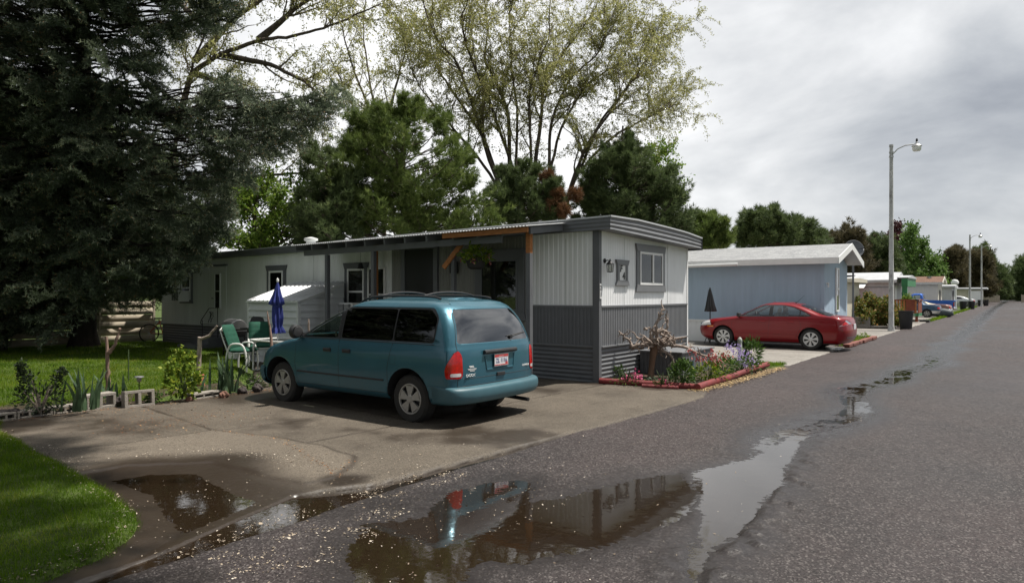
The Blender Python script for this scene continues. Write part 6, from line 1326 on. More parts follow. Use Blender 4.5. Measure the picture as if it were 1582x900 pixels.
bed_plant('tiny pink flowers in front of the driftwood trunk', 1023, 596, [(90, (0, 0, .03), (.2, .15, .05))], .04, 'leaf_mid', 37, (20, [(0, 0, .07), (.08, .05, .06)], .035, 'pink', .03))
bed_plant('small seedling near the horizontally ribbed skirting', 958, 584, [(70, (0, 0, .12), (.07, .07, .14))], .06, 'leaf_mid', 38, asp=.4)
bed_plant('low grey green filler leaves beneath the driftwood branches', 1035, 590, [(260, (0, 0, .03), (.6, .3, .06))], .045, 'leaf_iris', 39)
q = at(1143, 566, .06); pp = thing('painted_post', 'short garden post painted with coloured patches among the lilac flowers', 'post', (q.x, q.y, .04)); m = MB(); m.lathe([(.05, 0), (.05, .52), (.045, .56), (.055, .60), (.05, .66), (.02, .70), (0, .71)], 14); m.build('post', pmat('mottled_paint', (.38, .42, .38), .6, .55, 16, dirt=.6, dirt_col=(.35, .12, .05), dscale=9), pp, smooth=True)
bg_ = thing('glass_bottle', 'blue green bottle leaning against the step box', 'bottle', tuple(at(1070, 585, .06))); m = MB(); m.lathe([(.05, 0), (.055, .02), (.055, .2), (.02, .28), (.02, .36)], 14); m.build('bottle', pmat('blue_green_glass', (.03, .09, .10), .15), bg_, smooth=True)

# ------------------------------------------------------------------ black umbrella and folding table by the blue home
q = atd(1097, 520, 23.6); ub = thing('patio_umbrella', 'folded black patio umbrella beside the blue grey home', 'umbrella', (q.x, q.y, .02))
m = MB(); m.tube([(0, 0, 0), (0, 0, 1.95)], .02, 8); m.build('pole', M['black'], ub); folded(ub, .9, 1.9, [(1.96, .015, 0), (1.85, .045, .15), (1.6, .09, .2), (1.35, .135, .2), (1.18, .165, .25), (1.13, .17, .3), (1.12, .14, .3)], 'black', seed=3)
ft = thing('folding_table', 'narrow dark folding table in front of the pale skirting', 'table', (q.x + .15, q.y + .15, .02)); m = MB(); m.box(-.42, .42, -.3, .3, .70, .73); m.build('table_top', M['rubber'], ft, bevel=.006)
for s in (-1, 1):
    m = MB(); m.tube([(s * .30, 0, .70), (s * .30, 0, .45), (s * .30, -.05, .25), (s * .32, -.24, .01)], .014, 6); m.tube([(s * .30, .05, .25), (s * .32, .24, .01)], .014, 6); m.build('leg', M['black'], ft)

# ------------------------------------------------------------------ blue grey home
M['blue_siding'] = pmat('blue_grey_siding', (0.36, 0.46, 0.565), 0.6, 0.06, 3, dirt=0.2, dirt_col=(0.30, 0.38, 0.47), stretch=(1, 1, .2))
def shingle_mat(name, c1, c2):
    m, nt, N, L, b = nodes_of(name); tc = N.new('ShaderNodeTexCoord'); br = N.new('ShaderNodeTexBrick'); L.new(tc.outputs['Object'], br.inputs['Vector']); br.inputs['Scale'].default_value = 3.2; br.inputs['Color1'].default_value = c4(c1); br.inputs['Color2'].default_value = c4(c2); br.inputs['Mortar'].default_value = c4([c * .6 for c in c1]); br.inputs['Mortar Size'].default_value = .012; br.inputs['Row Height'].default_value = .42; br.inputs['Brick Width'].default_value = .9
    n = N.new('ShaderNodeTexNoise'); n.inputs['Scale'].default_value = 14; n.inputs['Detail'].default_value = 6; L.new(tc.outputs['Object'], n.inputs[0]); mr = N.new('ShaderNodeMapRange'); L.new(n.outputs[0], mr.inputs[0]); mr.inputs[3].default_value = .55; mr.inputs[4].default_value = 1.45
    x = N.new('ShaderNodeMix'); x.data_type = 'RGBA'; x.blend_type = 'MULTIPLY'; x.inputs[0].default_value = 1; L.new(br.outputs[0], x.inputs['A']); L.new(mr.outputs[0], x.inputs['B']); L.new(x.outputs['Result'], b.inputs['Base Color']); b.inputs['Roughness'].default_value = .9; return m
M['shingle_grey'] = shingle_mat('grey_shingles', (.22, .225, .232), (.29, .295, .30)); M['shingle_brown'] = shingle_mat('brown_shingles', (.11, .058, .038), (.15, .078, .05))
def gable_home(name, label, x1, y0, y1, xl, ze, zr, wall, roofm, trim, ovx=.45, ovy=.3, skirt=None, group='mobile homes further along the road'):
    h = thing(name, label, 'mobile home', ((x1 + xl) / 2, (y0 + y1) / 2, 0), 0, group); z0 = .78 if skirt else 0
    m = MB(); ribbed(m, (x1, y0, 0), (-1, 0, 0), x1 - xl, z0, ze, (0, -1, 0), .2, .006, .9); m.build('wall', M[wall], h, world=True)
    ym = (y0 + y1) / 2; m = MB(); ribbed(m, (x1, y0, 0), (0, 1, 0), y1 - y0, z0, ze, (1, 0, 0), .2, .006, .9, ztop=lambda a: ze + (zr - ze) * (1 - abs(a - (ym - y0)) / (ym - y0)) - .02); m.build('end_wall', M[wall], h, world=True)
    m = MB(); m.prism([(y0 + .02, 0), (y1 - .01, 0), (y1 - .01, ze), (ym, zr - .03), (y0 + .02, ze)], 'yz', xl, x1 - .02); m.build('wall_core', M[wall], h, world=True)
    if skirt:
        m = MB(); ribbed(m, (x1 - .008, y0 + .008, 0), (-1, 0, 0), x1 - xl, 0, z0, (0, -1, 0), .2, .004, .5); ribbed(m, (x1 - .008, y0 + .008, 0), (0, 1, 0), y1 - y0, 0, z0, (1, 0, 0), .2, .008, .5); m.build('skirting', M[skirt], h, world=True)
        m = MB(); m.box(xl, x1 + .015, y0 - .02, y0, z0 - .04, z0 + .03); m.build('belt_trim', M['white_paint'], h, world=True)
    sl = (zr - ze) / (ym - y0); a, b = y0 - ovy, y1 + ovy; za = ze - sl * ovy + .1; m = MB(); t = .05
    m.prism([(a, za), (ym, zr + .1), (b, za), (b, za + t), (ym, zr + .1 + t), (a, za + t)], 'yz', xl - .3, x1 + ovx); m.build('roof', M[roofm], h, world=True)
    m = MB(); m.prism([(a, za - .16), (ym, zr - .06), (b, za - .16), (b, za + t + .01), (ym, zr + .1 + t + .01), (a, za + t + .01)], 'yz', x1 + ovx + .002, x1 + ovx + .03); m.box(xl - .3, x1 + ovx, a - .03, a - .002, za - .15, za + t - .005); m.build('fascia', M[trim], h, world=True)
    m = MB(); m.prism([(a + .01, za - .06), (ym, zr - .05 + .06), (b - .01, za - .06), (b - .01, za - .01), (ym, zr + .07), (a + .01, za - .01)], 'yz', xl - .2, x1 + ovx - .002); m.build('soffit', M['pale_metal'], h, world=True)
    return h
bh = gable_home('mobile_home', 'blue grey mobile home with a pale shingled gable roof behind the red sedan', -5.15, 24.25, 28.15, -17.5, 2.88, 3.38, 'blue_siding', 'shingle_grey', 'white_paint', .50, .30, 'white_metal')
PB = face_end(-5.15 + .008)
window(bh, PB, 25.98, 26.48, 1.12, 2.68, 'white_paint', .06, rail=.52, name='window', curtain=(.1, .9, .04, .45))
m = MB(); wbox(m, PB, 24.235, 24.33, .8, 2.86, -.02, .02); wbox(m, face_long(24.25), -5.24, -5.13, .8, 2.86, -.01, .02); m.build('corner_trim', M['blue_siding'], bh, world=True)
m = MB(); m.tube([(-12, 23.9, 2.76), (-7.9, 23.9, 2.80)], .06, 8); m.build('gutter', M['white_plastic'], bh, world=True, smooth=True)
m = MB(); m.tube([(-5.12, 24.5, 2.1), (-5.06, 24.5, 2.12), (-5.06, 24.5, 1.98)], .03, 6); m.build('hose_bracket', M['white_paint'], bh, world=True)
sd_ = thing('satellite_dish', 'grey mesh satellite dish on a pole behind the blue grey home', 'satellite dish', tuple(atd(1318, 454, 28.5).xy) + (0,)); m = MB(); m.tube([(0, 0, 0), (0, 0, 3.6)], .04, 8); m.build('pole', M['grey_paint'], sd_)
def dish(par, R, c, d):
    d = Vector(d).normalized(); Q = d.to_track_quat('Z', 'Y'); rows = []
    for i in range(9): rows.append([Vector(c) + Q @ Vector((R * i / 8 * math.cos(a), R * i / 8 * math.sin(a), .28 * R * (i / 8) ** 2)) for a in np.linspace(0, 2 * PI, 29)])
    m = MB().sheet(rows); o = m.build('dish', M['grey_paint'], par, smooth=True, fix=False); o.modifiers.new('t', 'SOLIDIFY').thickness = .01
    m = MB(); m.tube([Vector(c), Vector(c) + d * R * .9], .012, 5); m.build('feed_arm', M['black'], par)
dish(sd_, .40, (0, 0, 3.62), (.45, -.85, .25))
# ------------------------------------------------------------------ homes further along
M['cream'] = pmat('cream_siding', (.58, .54, .44), .6, .05, 4); M['beige'] = pmat('beige_siding', (.60, .57, .50), .6, .05, 4); M['light_grey'] = pmat('light_grey_siding', (.50, .51, .53), .6, .06, 4, dirt=.2)
def flat_home(label, x1, y0, y1, xl, z, wall, roofc, ov=.3, rise=.12, cat='mobile home'):
    h = thing('mobile_home', label, cat, ((x1 + xl) / 2, (y0 + y1) / 2, 0), 0, 'mobile homes further along the road'); m = MB(); ribbed(m, (x1, y0, 0), (-1, 0, 0), x1 - xl, 0, z, (0, -1, 0), .25, .006, .9); m.build('wall', M[wall], h, world=True)
    m = MB(); ribbed(m, (x1, y0, 0), (0, 1, 0), y1 - y0, 0, z, (1, 0, 0), .25, .006, .9); m.build('end_wall', M[wall], h, world=True); m = MB(); m.box(xl, x1 - .02, y0 + .02, y1, 0, z - .01); m.build('wall_core', M[wall], h, world=True)
    ym = (y0 + y1) / 2; m = MB(); m.prism([(y0 - ov, z - .02), (y1 + ov, z - .02), (y1 + ov, z + .16), (ym, z + .16 + rise), (y0 - ov, z + .16)], 'yz', xl - .2, x1 + ov); m.build('roof', M[roofc], h, world=True); return h
h = flat_home('small cream home just beyond the blue grey home', -6.95, 37.9, 41.3, -18, 2.38, 'cream', 'cream', .35, .05)
window(h, face_long(37.87), -8.3, -7.4, .9, 1.9, 'white_paint', .06, rail=.5)
h = flat_home('white home with a green porch end and a small side awning', -6.45, 50.2, 54.2, -19, 2.52, 'light_grey', 'roof_metal', .25, .55)
m = MB(); m.prism([(50.0, 2.25), (54.4, 2.25), (54.4, 2.78), (52.2, 2.93), (50.0, 2.78)], 'yz', -5.95, -5.60); m.build('porch_gable', M['green_porch'], h, world=True); m = MB(); m.prism([(49.95, 2.785), (54.45, 2.785), (54.45, 2.84), (52.2, 3.0), (49.95, 2.84)], 'yz', -6.2, -5.55); m.build('porch_roof', M['roof_metal'], h, world=True)
m = MB(); m.box(-5.92, -5.64, 50.05, 50.30, 0, 2.26); m.build('porch_post', M['green_porch'], h, world=True); m = MB(); m.box(-6.44, -6.40, 50.6, 51.5, .4, 2.35); m.build('door', M['white_paint'], h, world=True)
m = MB(); rows = [[(x, 50.19, 2.42) for x in (-10.6, -8.0)], [(x, 49.1, 2.12) for x in (-10.6, -8.0)]]; m.sheet(rows); o = m.build('side_awning', M['white_paint'], h, world=True, fix=False); o.modifiers.new('t', 'SOLIDIFY').thickness = .04
for x in (-10.4, -9.6): m = MB(); m.box(x, x + .07, 49.15, 49.22, 0, 2.1); m.build('awning_post', M['white_paint'], h, world=True)
m = MB(); m.box(-14, -6.6, 50.17, 50.19, 2.18, 2.22); m.build('belt_trim', M['grey_paint'], h, world=True)
m = MB(); m.lathe([(.05, 0), (.45, .10)], 16, (-9.3, 51.4, 2.95), cap=False); m.build('satellite_dish', M['steel'], h, world=True)
h = gable_home('mobile_home', 'beige home with a brown shingled roof behind the parked cars', -5.45, 69.0, 73.0, -18, 2.70, 3.18, 'beige', 'shingle_brown', 'beige', .35, .25)
window(h, face_long(68.98), -8.8, -8.0, 1.0, 1.9, 'grey_paint', .08, trim=None); window(h, face_end(-5.43), 70.2, 70.9, .9, 2.1, 'grey_paint', .08)
for x in (-7.6, -6.2): m = MB(); m.lathe([(.12, 0), (.12, .25), (.2, .26), (.2, .32)], 12, (x, 70.4, 3.0)); m.build('roof_vent', M['steel'], h, world=True)
h = flat_home('small whitish home half hidden by the green poplar', -5.3, 82.5, 86.5, -17, 2.45, 'light_grey', 'light_grey'); m = MB(); m.box(-5.28, -5.24, 83.2, 84.4, .2, 2.1); m.build('door', M['rubber'], h, world=True); window(h, face_long(82.48), -7.6, -6.8, .9, 1.8, 'grey_paint', .08)
h = flat_home('white roofed home with a bright metal awning far down the road', -3.95, 119.5, 123.5, -20, 2.45, 'cream', 'roof_metal', .6, .1); m = MB(); m.sheet([[(x, 119.0, 2.3) for x in (-12.5, -8.2)], [(x, 117.2, 1.85) for x in (-12.5, -8.2)]]); o = m.build('side_awning', M['white_paint'], h, world=True, fix=False); o.modifiers.new('t', 'SOLIDIFY').thickness = .05
for x in (-12.3, -8.8): m = MB(); m.box(x, x + .1, 117.3, 117.4, 0, 1.85); m.build('awning_post', M['white_paint'], h, world=True)
window(h, face_long(119.48), -11.8, -9.2, .5, 1.7, 'rubber', .1); m = MB(); m.box(-5.6, -3.9, 119.05, 119.45, .5, 2.2); m.build('shed_panel', M['white_paint'], h, world=True)
hh = thing('small_house', 'tiny white house beyond the end of the road', 'house', (-6, 190, 0)); m = MB(); m.box(-11, -3.5, 190, 196, 0, 3.6); m.build('wall', M['white_paint'], hh, world=True); m = MB(); m.prism([(189.4, 3.5), (196.6, 3.5), (193, 5.0)], 'yz', -11.5, -3.2); m.build('roof', M['light_grey'], hh, world=True); window(hh, face_long(189.97), -6.2, -4.8, 1.4, 2.8, 'grey_paint', .1)
def board_fence(label, x0, x1, y, z, mat):
    f = thing('board_fence', label, 'fence', ((x0 + x1) / 2, y, 0)); m = MB(); n = int((x1 - x0) / .3)
    for k in range(n): m.box(x0 + k * .3, x0 + k * .3 + .28, y, y + .03, .1, z + .04 * math.sin(k * 3.1))
    m.build('boards', M[mat], f, world=True)
    k = x0
    while k <= x1: m = MB(); m.box(k, k + .12, y + .035, y + .15, 0, z + .1); m.build('post', M[mat], f, world=True); k += 2.4
board_fence('low grey board fence at the end of the road, left of the gap', -12.0, -2.6, 172, 1.5, 'fence_wood'); board_fence('low grey board fence at the end of the road, right edge of the photo', .8, 14, 168, 1.6, 'fence_wood')
# deck
M['deck_red'] = pmat('red_stained_wood', (.19, .045, .02), .7, .25, 5, .1, 30)
dk = thing('porch_deck', 'red stained wooden porch deck with a slatted railing and green edge', 'deck', (-8, 49, 0)); m = MB(); m.box(-12, -4.85, 48.2, 50.15, .50, .56); m.build('floor', M['deck_red'], dk, world=True); m = MB(); m.box(-12, -4.83, 48.16, 48.2, .38, .56); m.box(-4.85, -4.81, 48.16, 50.1, .38, .56); m.build('green_edge', M['green_porch'], dk, world=True)
m = MB(); m.box(-12, -4.8, 48.12, 48.3, 1.36, 1.42); m.box(-4.98, -4.78, 48.12, 50.1, 1.36, 1.42); m.box(-4.86, -4.82, 48.2, 50.1, .58, 1.35); m.build('rail', M['deck_red'], dk, world=True)
m = MB(); x = -12
while x < -5.0: m.box(x, x + .11, 48.17, 48.20, .57, 1.36); x += .155
m.build('slats', M['new_wood'], dk, world=True); m = MB(); m.box(-5.5, -5.0, 48.15, 48.19, .57, 1.36); m.build('end_panel', M['deck_red'], dk, world=True)
for x in (-11.8, -8.5, -5.6, -5.0): m = MB(); m.box(x, x + .14, 48.25, 48.4, 0, .5); m.build('post', M['deck_red'], dk, world=True)
m = MB(); m.box(-4.8, -4.3, 48.6, 49.4, 0, .14); m.build('step', M['rubber'], dk, world=True)
# ------------------------------------------------------------------ street lamps, bins, kerb bits
M['pole_paint'] = pmat('peeling_pole_paint', (.46, .46, .45), .7, .25, 3, .3, 20, dirt=1.0, dirt_col=(.07, .05, .04), dscale=4.5, stretch=(1.5, 1.5, .55))
def lamp(label, loc, H=8.6):
    s = thing('street_lamp', label, 'street lamp', loc, 0, 'street lamps along the road'); m = MB(); m.lathe([(.16, 0), (.15, .1), (.115, .3), (.075, H)], 14); m.lathe([(.095, H), (.09, H + .1), (.0, H + .12)], 12); m.build('pole', M['pole_paint'], s, smooth=True)
    m = MB(); m.tube([(.06, 0, H - .35), (.25, .06, H - .12), (.55, .14, H + .02), (.95, .22, H + .04)], .028, 8); m.lathe([(.1, H - .5), (.1, H - .42)], 12); m.lathe([(.1, H - .3), (.1, H - .22)], 12); m.build('arm', M['steel'], s, smooth=True)
    hd = thing('lamp_head', None, None); hd.parent = s; hd.location = (1.0, .23, H + .02)
    m = MB(); m.lathe([(.02, .14), (.06, .10), (.075, .02), (.20, -.05), (.22, -.08), (.20, -.09)], 18); m.build('hood', M['steel'], hd, smooth=True); m = MB(); m.lathe([(.19, -.09), (.18, -.24), (.14, -.30), (.0, -.31)], 18); m.build('lens', M['white_plastic'], hd, smooth=True); m = MB(); m.lathe([(.045, .12), (.045, .24), (.03, .27)], 10); m.build('photocell', M['black'], hd); return s
L1 = lamp('tall peeling painted street lamp pole, the nearest one', (-4.66, 35.7, 0))
for lab, p in (('second street lamp, beside the far bins', (-4.35, 95.4, 0)), ('third and farthest street lamp with a weathered brown pole', (-3.95, 116.8, 0))): c = copy_tree(L1); c.location = p; c['label'] = lab
def bin_(label, loc, s=1.0):
    b = thing('trash_bin', label, 'trash can', loc, 0, 'dark plastic trash bins at the kerb'); m = MB(); m.lathe([(.24 * s, 0), (.25 * s, .02), (.31 * s, .80 * s), (.34 * s, .82 * s), (.34 * s, .87 * s), (.29 * s, .87 * s), (.23 * s, .1)], 24); m.build('body', M['black_plastic'], b, smooth=True); m = MB()
    for sg in (-1, 1): m.tube([(sg * .31 * s, -.08, .70 * s), (sg * .38 * s, -.05, .69 * s), (sg * .38 * s, .05, .69 * s), (sg * .31 * s, .08, .70 * s)], .014, 6)
    m.build('handle', M['black_plastic'], b); return b
b0 = bin_('open black trash bin in front of the red deck', (-4.42, 38.8, 0), 1.05)
for lab, p in (('dark bin at the foot of the second street lamp', (-4.9, 93.2, 0)), ('dark bin just right of the second street lamp', (-4.15, 94.2, 0)), ('dark bin beyond the silver white sedan', (-4.1, 118, 0)), ('last dark bin near the end of the white awning home', (-3.6, 122, 0))): c = copy_tree(b0); c.location = p; c['label'] = lab; c.scale = (1.1, 1.1, 1.0)
tp = thing('tarp_bundle', 'dark grey green covered bundle on the ground under the rose coupe tail', 'bundle', (-4.4, 60.6, 0)); m = MB(); P = []; m.tube([(-.9, 0, .28), (-.5, .05, .34), (0, 0, .33), (.45, -.05, .28), (.6, 0, .2)], [.10, .30, .34, .27, .06], 12); m.build('cover', pmat('tarp', (.05, .065, .07), .6, .3, 5), tp, smooth=True)
pole2 = thing('satellite_dish', 'pale satellite dish on a post behind the far white awning home', 'satellite dish', (-10.6, 125, 0)); m = MB(); m.tube([(0, 0, 0), (0, 0, 4.0)], .06, 8); m.build('pole', M['steel'], pole2); dish(pole2, 1.0, (0, 0, 4.2), (.4, -.8, .4))
ep = thing('entry_post', 'white round topped gate post beside the far white awning home', 'post', (-6.6, 108, 0)); m = MB(); m.lathe([(.2, 0), (.2, 3.0), (.42, 3.1), (.46, 3.4), (.3, 3.65), (0, 3.72)], 14); m.build('post', M['white_paint'], ep, smooth=True)
# little roadside bed past the red car
M['brick_edge'] = pmat('red_edging', (.17, .06, .045), .85, .3, 10, .5, 40)
for k in range(9):
    y = 24.3 + k * .62; q = MB(); q.obox((-4.42 + .02 * math.sin(k * 2), y, .07), (.2, .55, .1), Matrix.Rotation(.05 * math.sin(k * 5), 3, 'Z')); tag(q.build('edging_brick', M['brick_edge'], None, bevel=.012), 'red brick edging the small roadside bed behind the red car', 'brick', 'red bricks edging the small roadside bed')
for k, (x, y) in enumerate(((-4.75, 25.0), (-4.65, 26.4), (-4.85, 27.6), (-4.6, 28.4))): bush('garden_weed', ('small dry weed nearest the red car in the roadside bed', 'yellowish weed in the middle of the roadside bed', 'green weed at the back of the roadside bed', 'low weed at the far end of the roadside bed')[k], (x, y, .05), [(120, (0, 0, .12), (.16, .16, .12))], .06, ('leaf_dark', 'leaf_yellow', 'leaf_mid', 'leaf_yellow')[k], arcs(5, (0, 0, 0), .12, .25, k), 60 + k, cat='weed')
bw = thing('garden_wall', 'low grey wall at the foot of the red tinged bush', 'wall', (-6.2, 39.4, 0)); m = MB(); m.box(-8.6, -4.9, 39.3, 39.5, 0, .10); m.box(-8.6, -6.1, 39.2, 39.4, 0, .55); m.build('wall', M['concrete_far'], bw, world=True, bevel=.01)
# ------------------------------------------------------------------ trees
M['bark'] = bark_mat('grey_brown_bark', (0.13, 0.105, 0.085), (0.05, 0.04, 0.032), 5)
M['twig'] = bark_mat('pale_twigs', (0.20, 0.165, 0.12), (0.10, 0.08, 0.06), 6)
M['bark_dark'] = bark_mat('dark_bark', (0.055, 0.045, 0.038), (0.02, 0.017, 0.014), 5)
M['spruce'] = leaf_mat('spruce_needles', (0.040, 0.056, 0.032), (0.105, 0.135, 0.085), (0.42, 0.47, 0.32), 0.3, 0.6)
M['spruce_tip'] = leaf_mat('spruce_bud_scales', (0.12, 0.06, 0.025), (0.22, 0.12, 0.05), (0.34, 0.24, 0.12), 0.15)
M['pine'] = leaf_mat('pine_needles', (0.065, 0.100, 0.024), (0.135, 0.185, 0.045), (0.26, 0.31, 0.10), 0.36, 0.55)
M['pine_b'] = leaf_mat('dark_pine_needles', (0.050, 0.075, 0.028), (0.100, 0.138, 0.050), (0.20, 0.24, 0.10), 0.34, 0.55)
M['dead_needles'] = leaf_mat('dead_pine_needles', (0.09, 0.045, 0.02), (0.16, 0.08, 0.035), (0.26, 0.14, 0.07), 0.25)
M['willow'] = leaf_mat('young_willow_leaves', (0.20, 0.215, 0.06), (0.33, 0.33, 0.12), (0.47, 0.44, 0.23), 0.55)
M['maple'] = leaf_mat('fresh_green_leaves', (0.07, 0.13, 0.016), (0.14, 0.23, 0.03), (0.27, 0.34, 0.06), 0.5)
M['poplar'] = leaf_mat('poplar_leaves', (0.045, 0.095, 0.016), (0.085, 0.16, 0.03), (0.16, 0.24, 0.06), 0.38)
M['purple'] = leaf_mat('purple_leaves', (0.035, 0.012, 0.014), (0.07, 0.022, 0.024), (0.12, 0.05, 0.05), 0.3)
M['brown_cedar'] = leaf_mat('brown_cedar_needles', (0.055, 0.050, 0.026), (0.10, 0.085, 0.042), (0.17, 0.14, 0.07), 0.28)
M['redbush'] = leaf_mat('red_tinged_leaves', (0.07, 0.10, 0.018), (0.15, 0.18, 0.035), (0.34, 0.17, 0.06), 0.4)
def in_poly(x, y, poly):
    return poly_sd(np.asarray(x, float), np.asarray(y, float), poly) < 0
def sample_outline(poly, n, seed, inset=0.0):
    """random photo points inside an outline, to be given their own distance"""
    r = np.random.RandomState(seed); P = np.array(poly, float); lo, hi = P.min(0), P.max(0); X, Y = [], []
    while len(X) < n:
        x = r.uniform(lo[0], hi[0], n * 3); y = r.uniform(lo[1], hi[1], n * 3); k = poly_sd(x, y, poly) < -inset; X += list(x[k]); Y += list(y[k])
    return np.array(X[:n]), np.array(Y[:n])
def px_world(x, y, d):
    x, y, d = map(np.asarray, (x, y, d)); l = (x - 791) / FPX * d
    return np.stack([FW.x * d + RT.x * l, FW.y * d + RT.y * l, CAM_H - (y - 454) * d / FPX], -1)
def unit(a): return a / (np.linalg.norm(a, axis=-1, keepdims=True) + 1e-9)
def needles(P, D, K, length, width, spread, rng, curve=0.0):
    """K thin needles per tuft, fanned about the tuft direction D"""
    n = len(P); p = np.repeat(P, K, 0); d = unit(np.repeat(D, K, 0) + rng.normal(size=(n * K, 3)) * spread); s = unit(np.cross(d, rng.normal(size=(n * K, 3))))
    L_ = length * rng.uniform(.6, 1.25, (n * K, 1)); w = width * rng.uniform(.7, 1.3, (n * K, 1)); b = p + rng.normal(size=(n * K, 3)) * length * .12
    V = np.concatenate([b - s * w, b + s * w, b + d * L_], 0); i = np.arange(n * K); return V, np.stack([i, i + n * K, i + 2 * n * K], -1)
def limb(mb, a, b, r0, r1, sag, rng, n=6, k=5):
    a, b = Vector(a), Vector(b); L_ = (b - a).length; P = []
    for i in range(n + 1):
        t = i / n; p = a.lerp(b, t); p.z -= sag * L_ * 4 * t * (1 - t); j = L_ * .02 * math.sin(PI * t); P.append(p + Vector((rng.normal(0, j), rng.normal(0, j), rng.normal(0, j))))
    mb.tube(P, [r0 + (r1 - r0) * i / n for i in range(n + 1)], k)
def base_of(px, d, z=0.0):
    p = FW * d + RT * ((px - 791) / FPX * d); return Vector((p.x, p.y, z))
TREES = 'trees around the mobile home park'
def tree_thing(name, label, base, cat='tree', group=None): return thing(name, label, cat, tuple(base), 0, group)
def trunk_of(t, pts, radii, mat='bark', n=10):
    m = MB(); m.tube(pts, radii, n); return m
# --- pine: bristly tufts through a volume, limbs reaching them
def pine(name, label, px, d, outline, depth, n_lobe, lobe_r, tufts, K, ln, wd, mat, seed, trunk_r=.16, bark='bark', dead=None, up=.6, top=None, cat='pine tree'):
    rng = np.random.RandomState(seed); base = base_of(px, d); t = tree_thing(name, label, base, cat); b = np.array(base); n_lobe = int(n_lobe * 2.1); tufts *= .8; lobe_r *= .8; wd *= .95; ln *= 1.2; K = int(K * 1.25)
    x, y = sample_outline(outline, n_lobe, seed, lobe_r / d * FPX * .4); cxp = np.mean([q[0] for q in outline]); half = max(abs(q[0] - cxp) for q in outline) + 1
    n0 = n_lobe; my = np.mean([q[1] for q in outline]); ex = [(q[0] * (1 - k) + cxp * k + rng.normal(0, lobe_r / d * 120), q[1] * (1 - k) + my * k) for q in outline if q[1] < my + 20 for k in (.03, .09, .16)]
    x = np.concatenate([x, [q[0] for q in ex]]); y = np.concatenate([y, [q[1] for q in ex]]); n_lobe = len(x)
    dz = d + depth * np.sqrt(np.clip(1 - ((x - cxp) / half) ** 2, .05, 1)) * rng.uniform(-1, 1, n_lobe); C = px_world(x, y, dz) - b
    topz = C[:, 2].max() if top is None else top; m = MB(); tz = np.linspace(0, topz, 9); m.tube([Vector((.04 * math.sin(z * 1.7) * z / 4, .04 * math.cos(z * 1.3) * z / 4, z)) for z in tz], [trunk_r * (1 - .85 * z / (topz + .01)) + .012 for z in tz], 9)
    for c in C:
        z0 = max(.4, c[2] - .35 * math.hypot(c[0], c[1]) - .1); limb(m, (0, 0, min(z0, topz * .97)), c, max(.015, trunk_r * .28 * (1 - .6 * z0 / (topz + .1))), .012, .05, rng)
    P, D = [], []
    for ci, c in enumerate(C):
        sm = 1 if ci < n0 else .5; n = int(tufts * rng.uniform(.6, 1.3) * (.4 + .6 * sm)); r = lobe_r * rng.uniform(.55, 1.5) * sm; v = unit(rng.normal(size=(n, 3))); v[:, 2] = v[:, 2] * .75 + .12; o = c / (np.linalg.norm(c[:2]) + .6); ax = unit(np.array([[o[0] * .9, o[1] * .9, .75]]) + rng.normal(0, .25, (1, 3)))[0]; q = v * r * (rng.rand(n, 1) ** .45); q = c + q * .78 + ax * (q @ ax)[:, None] * rng.uniform(.4, 1.3); P.append(q); D.append(unit(v * .9 + np.array([o[0], o[1], 0]) * .5 + np.array([0, 0, up])))
        for k in range(3): limb(m, c, q[k], .012, .006, .0, rng, 3, 4)
    P = np.concatenate(P); D = np.concatenate(D); trm = m.build('trunk', M[bark], t, smooth=True, sharp=80)
    V, F = needles(P, D, K, ln, wd, .55, rng); T = np.repeat(np.clip(.42 + .22 * D[:, 2] * 0 + rng.normal(0, .2, len(P)), 0, 1), K); np_mesh('crown', V, F, M[mat], t, False, {'tone': np.clip(T + rng.normal(0, .08, len(T)), 0, 1)})
    if dead:
        for (dx, dy, dd, rr_) in dead:
            c = px_world(dx, dy, dd) - b; n = 90; v = unit(rng.normal(size=(n, 3))); q = c + v * rr_ * rng.rand(n, 1) ** .4; V, F = needles(q, unit(v + [0, 0, .2]), K, ln, wd, .6, rng); o = np_mesh('dead_branch', V, F, M['dead_needles'], t, False, {'tone': rng.rand(len(F))}); o['label'] = 'orange brown dead branch'
    return t
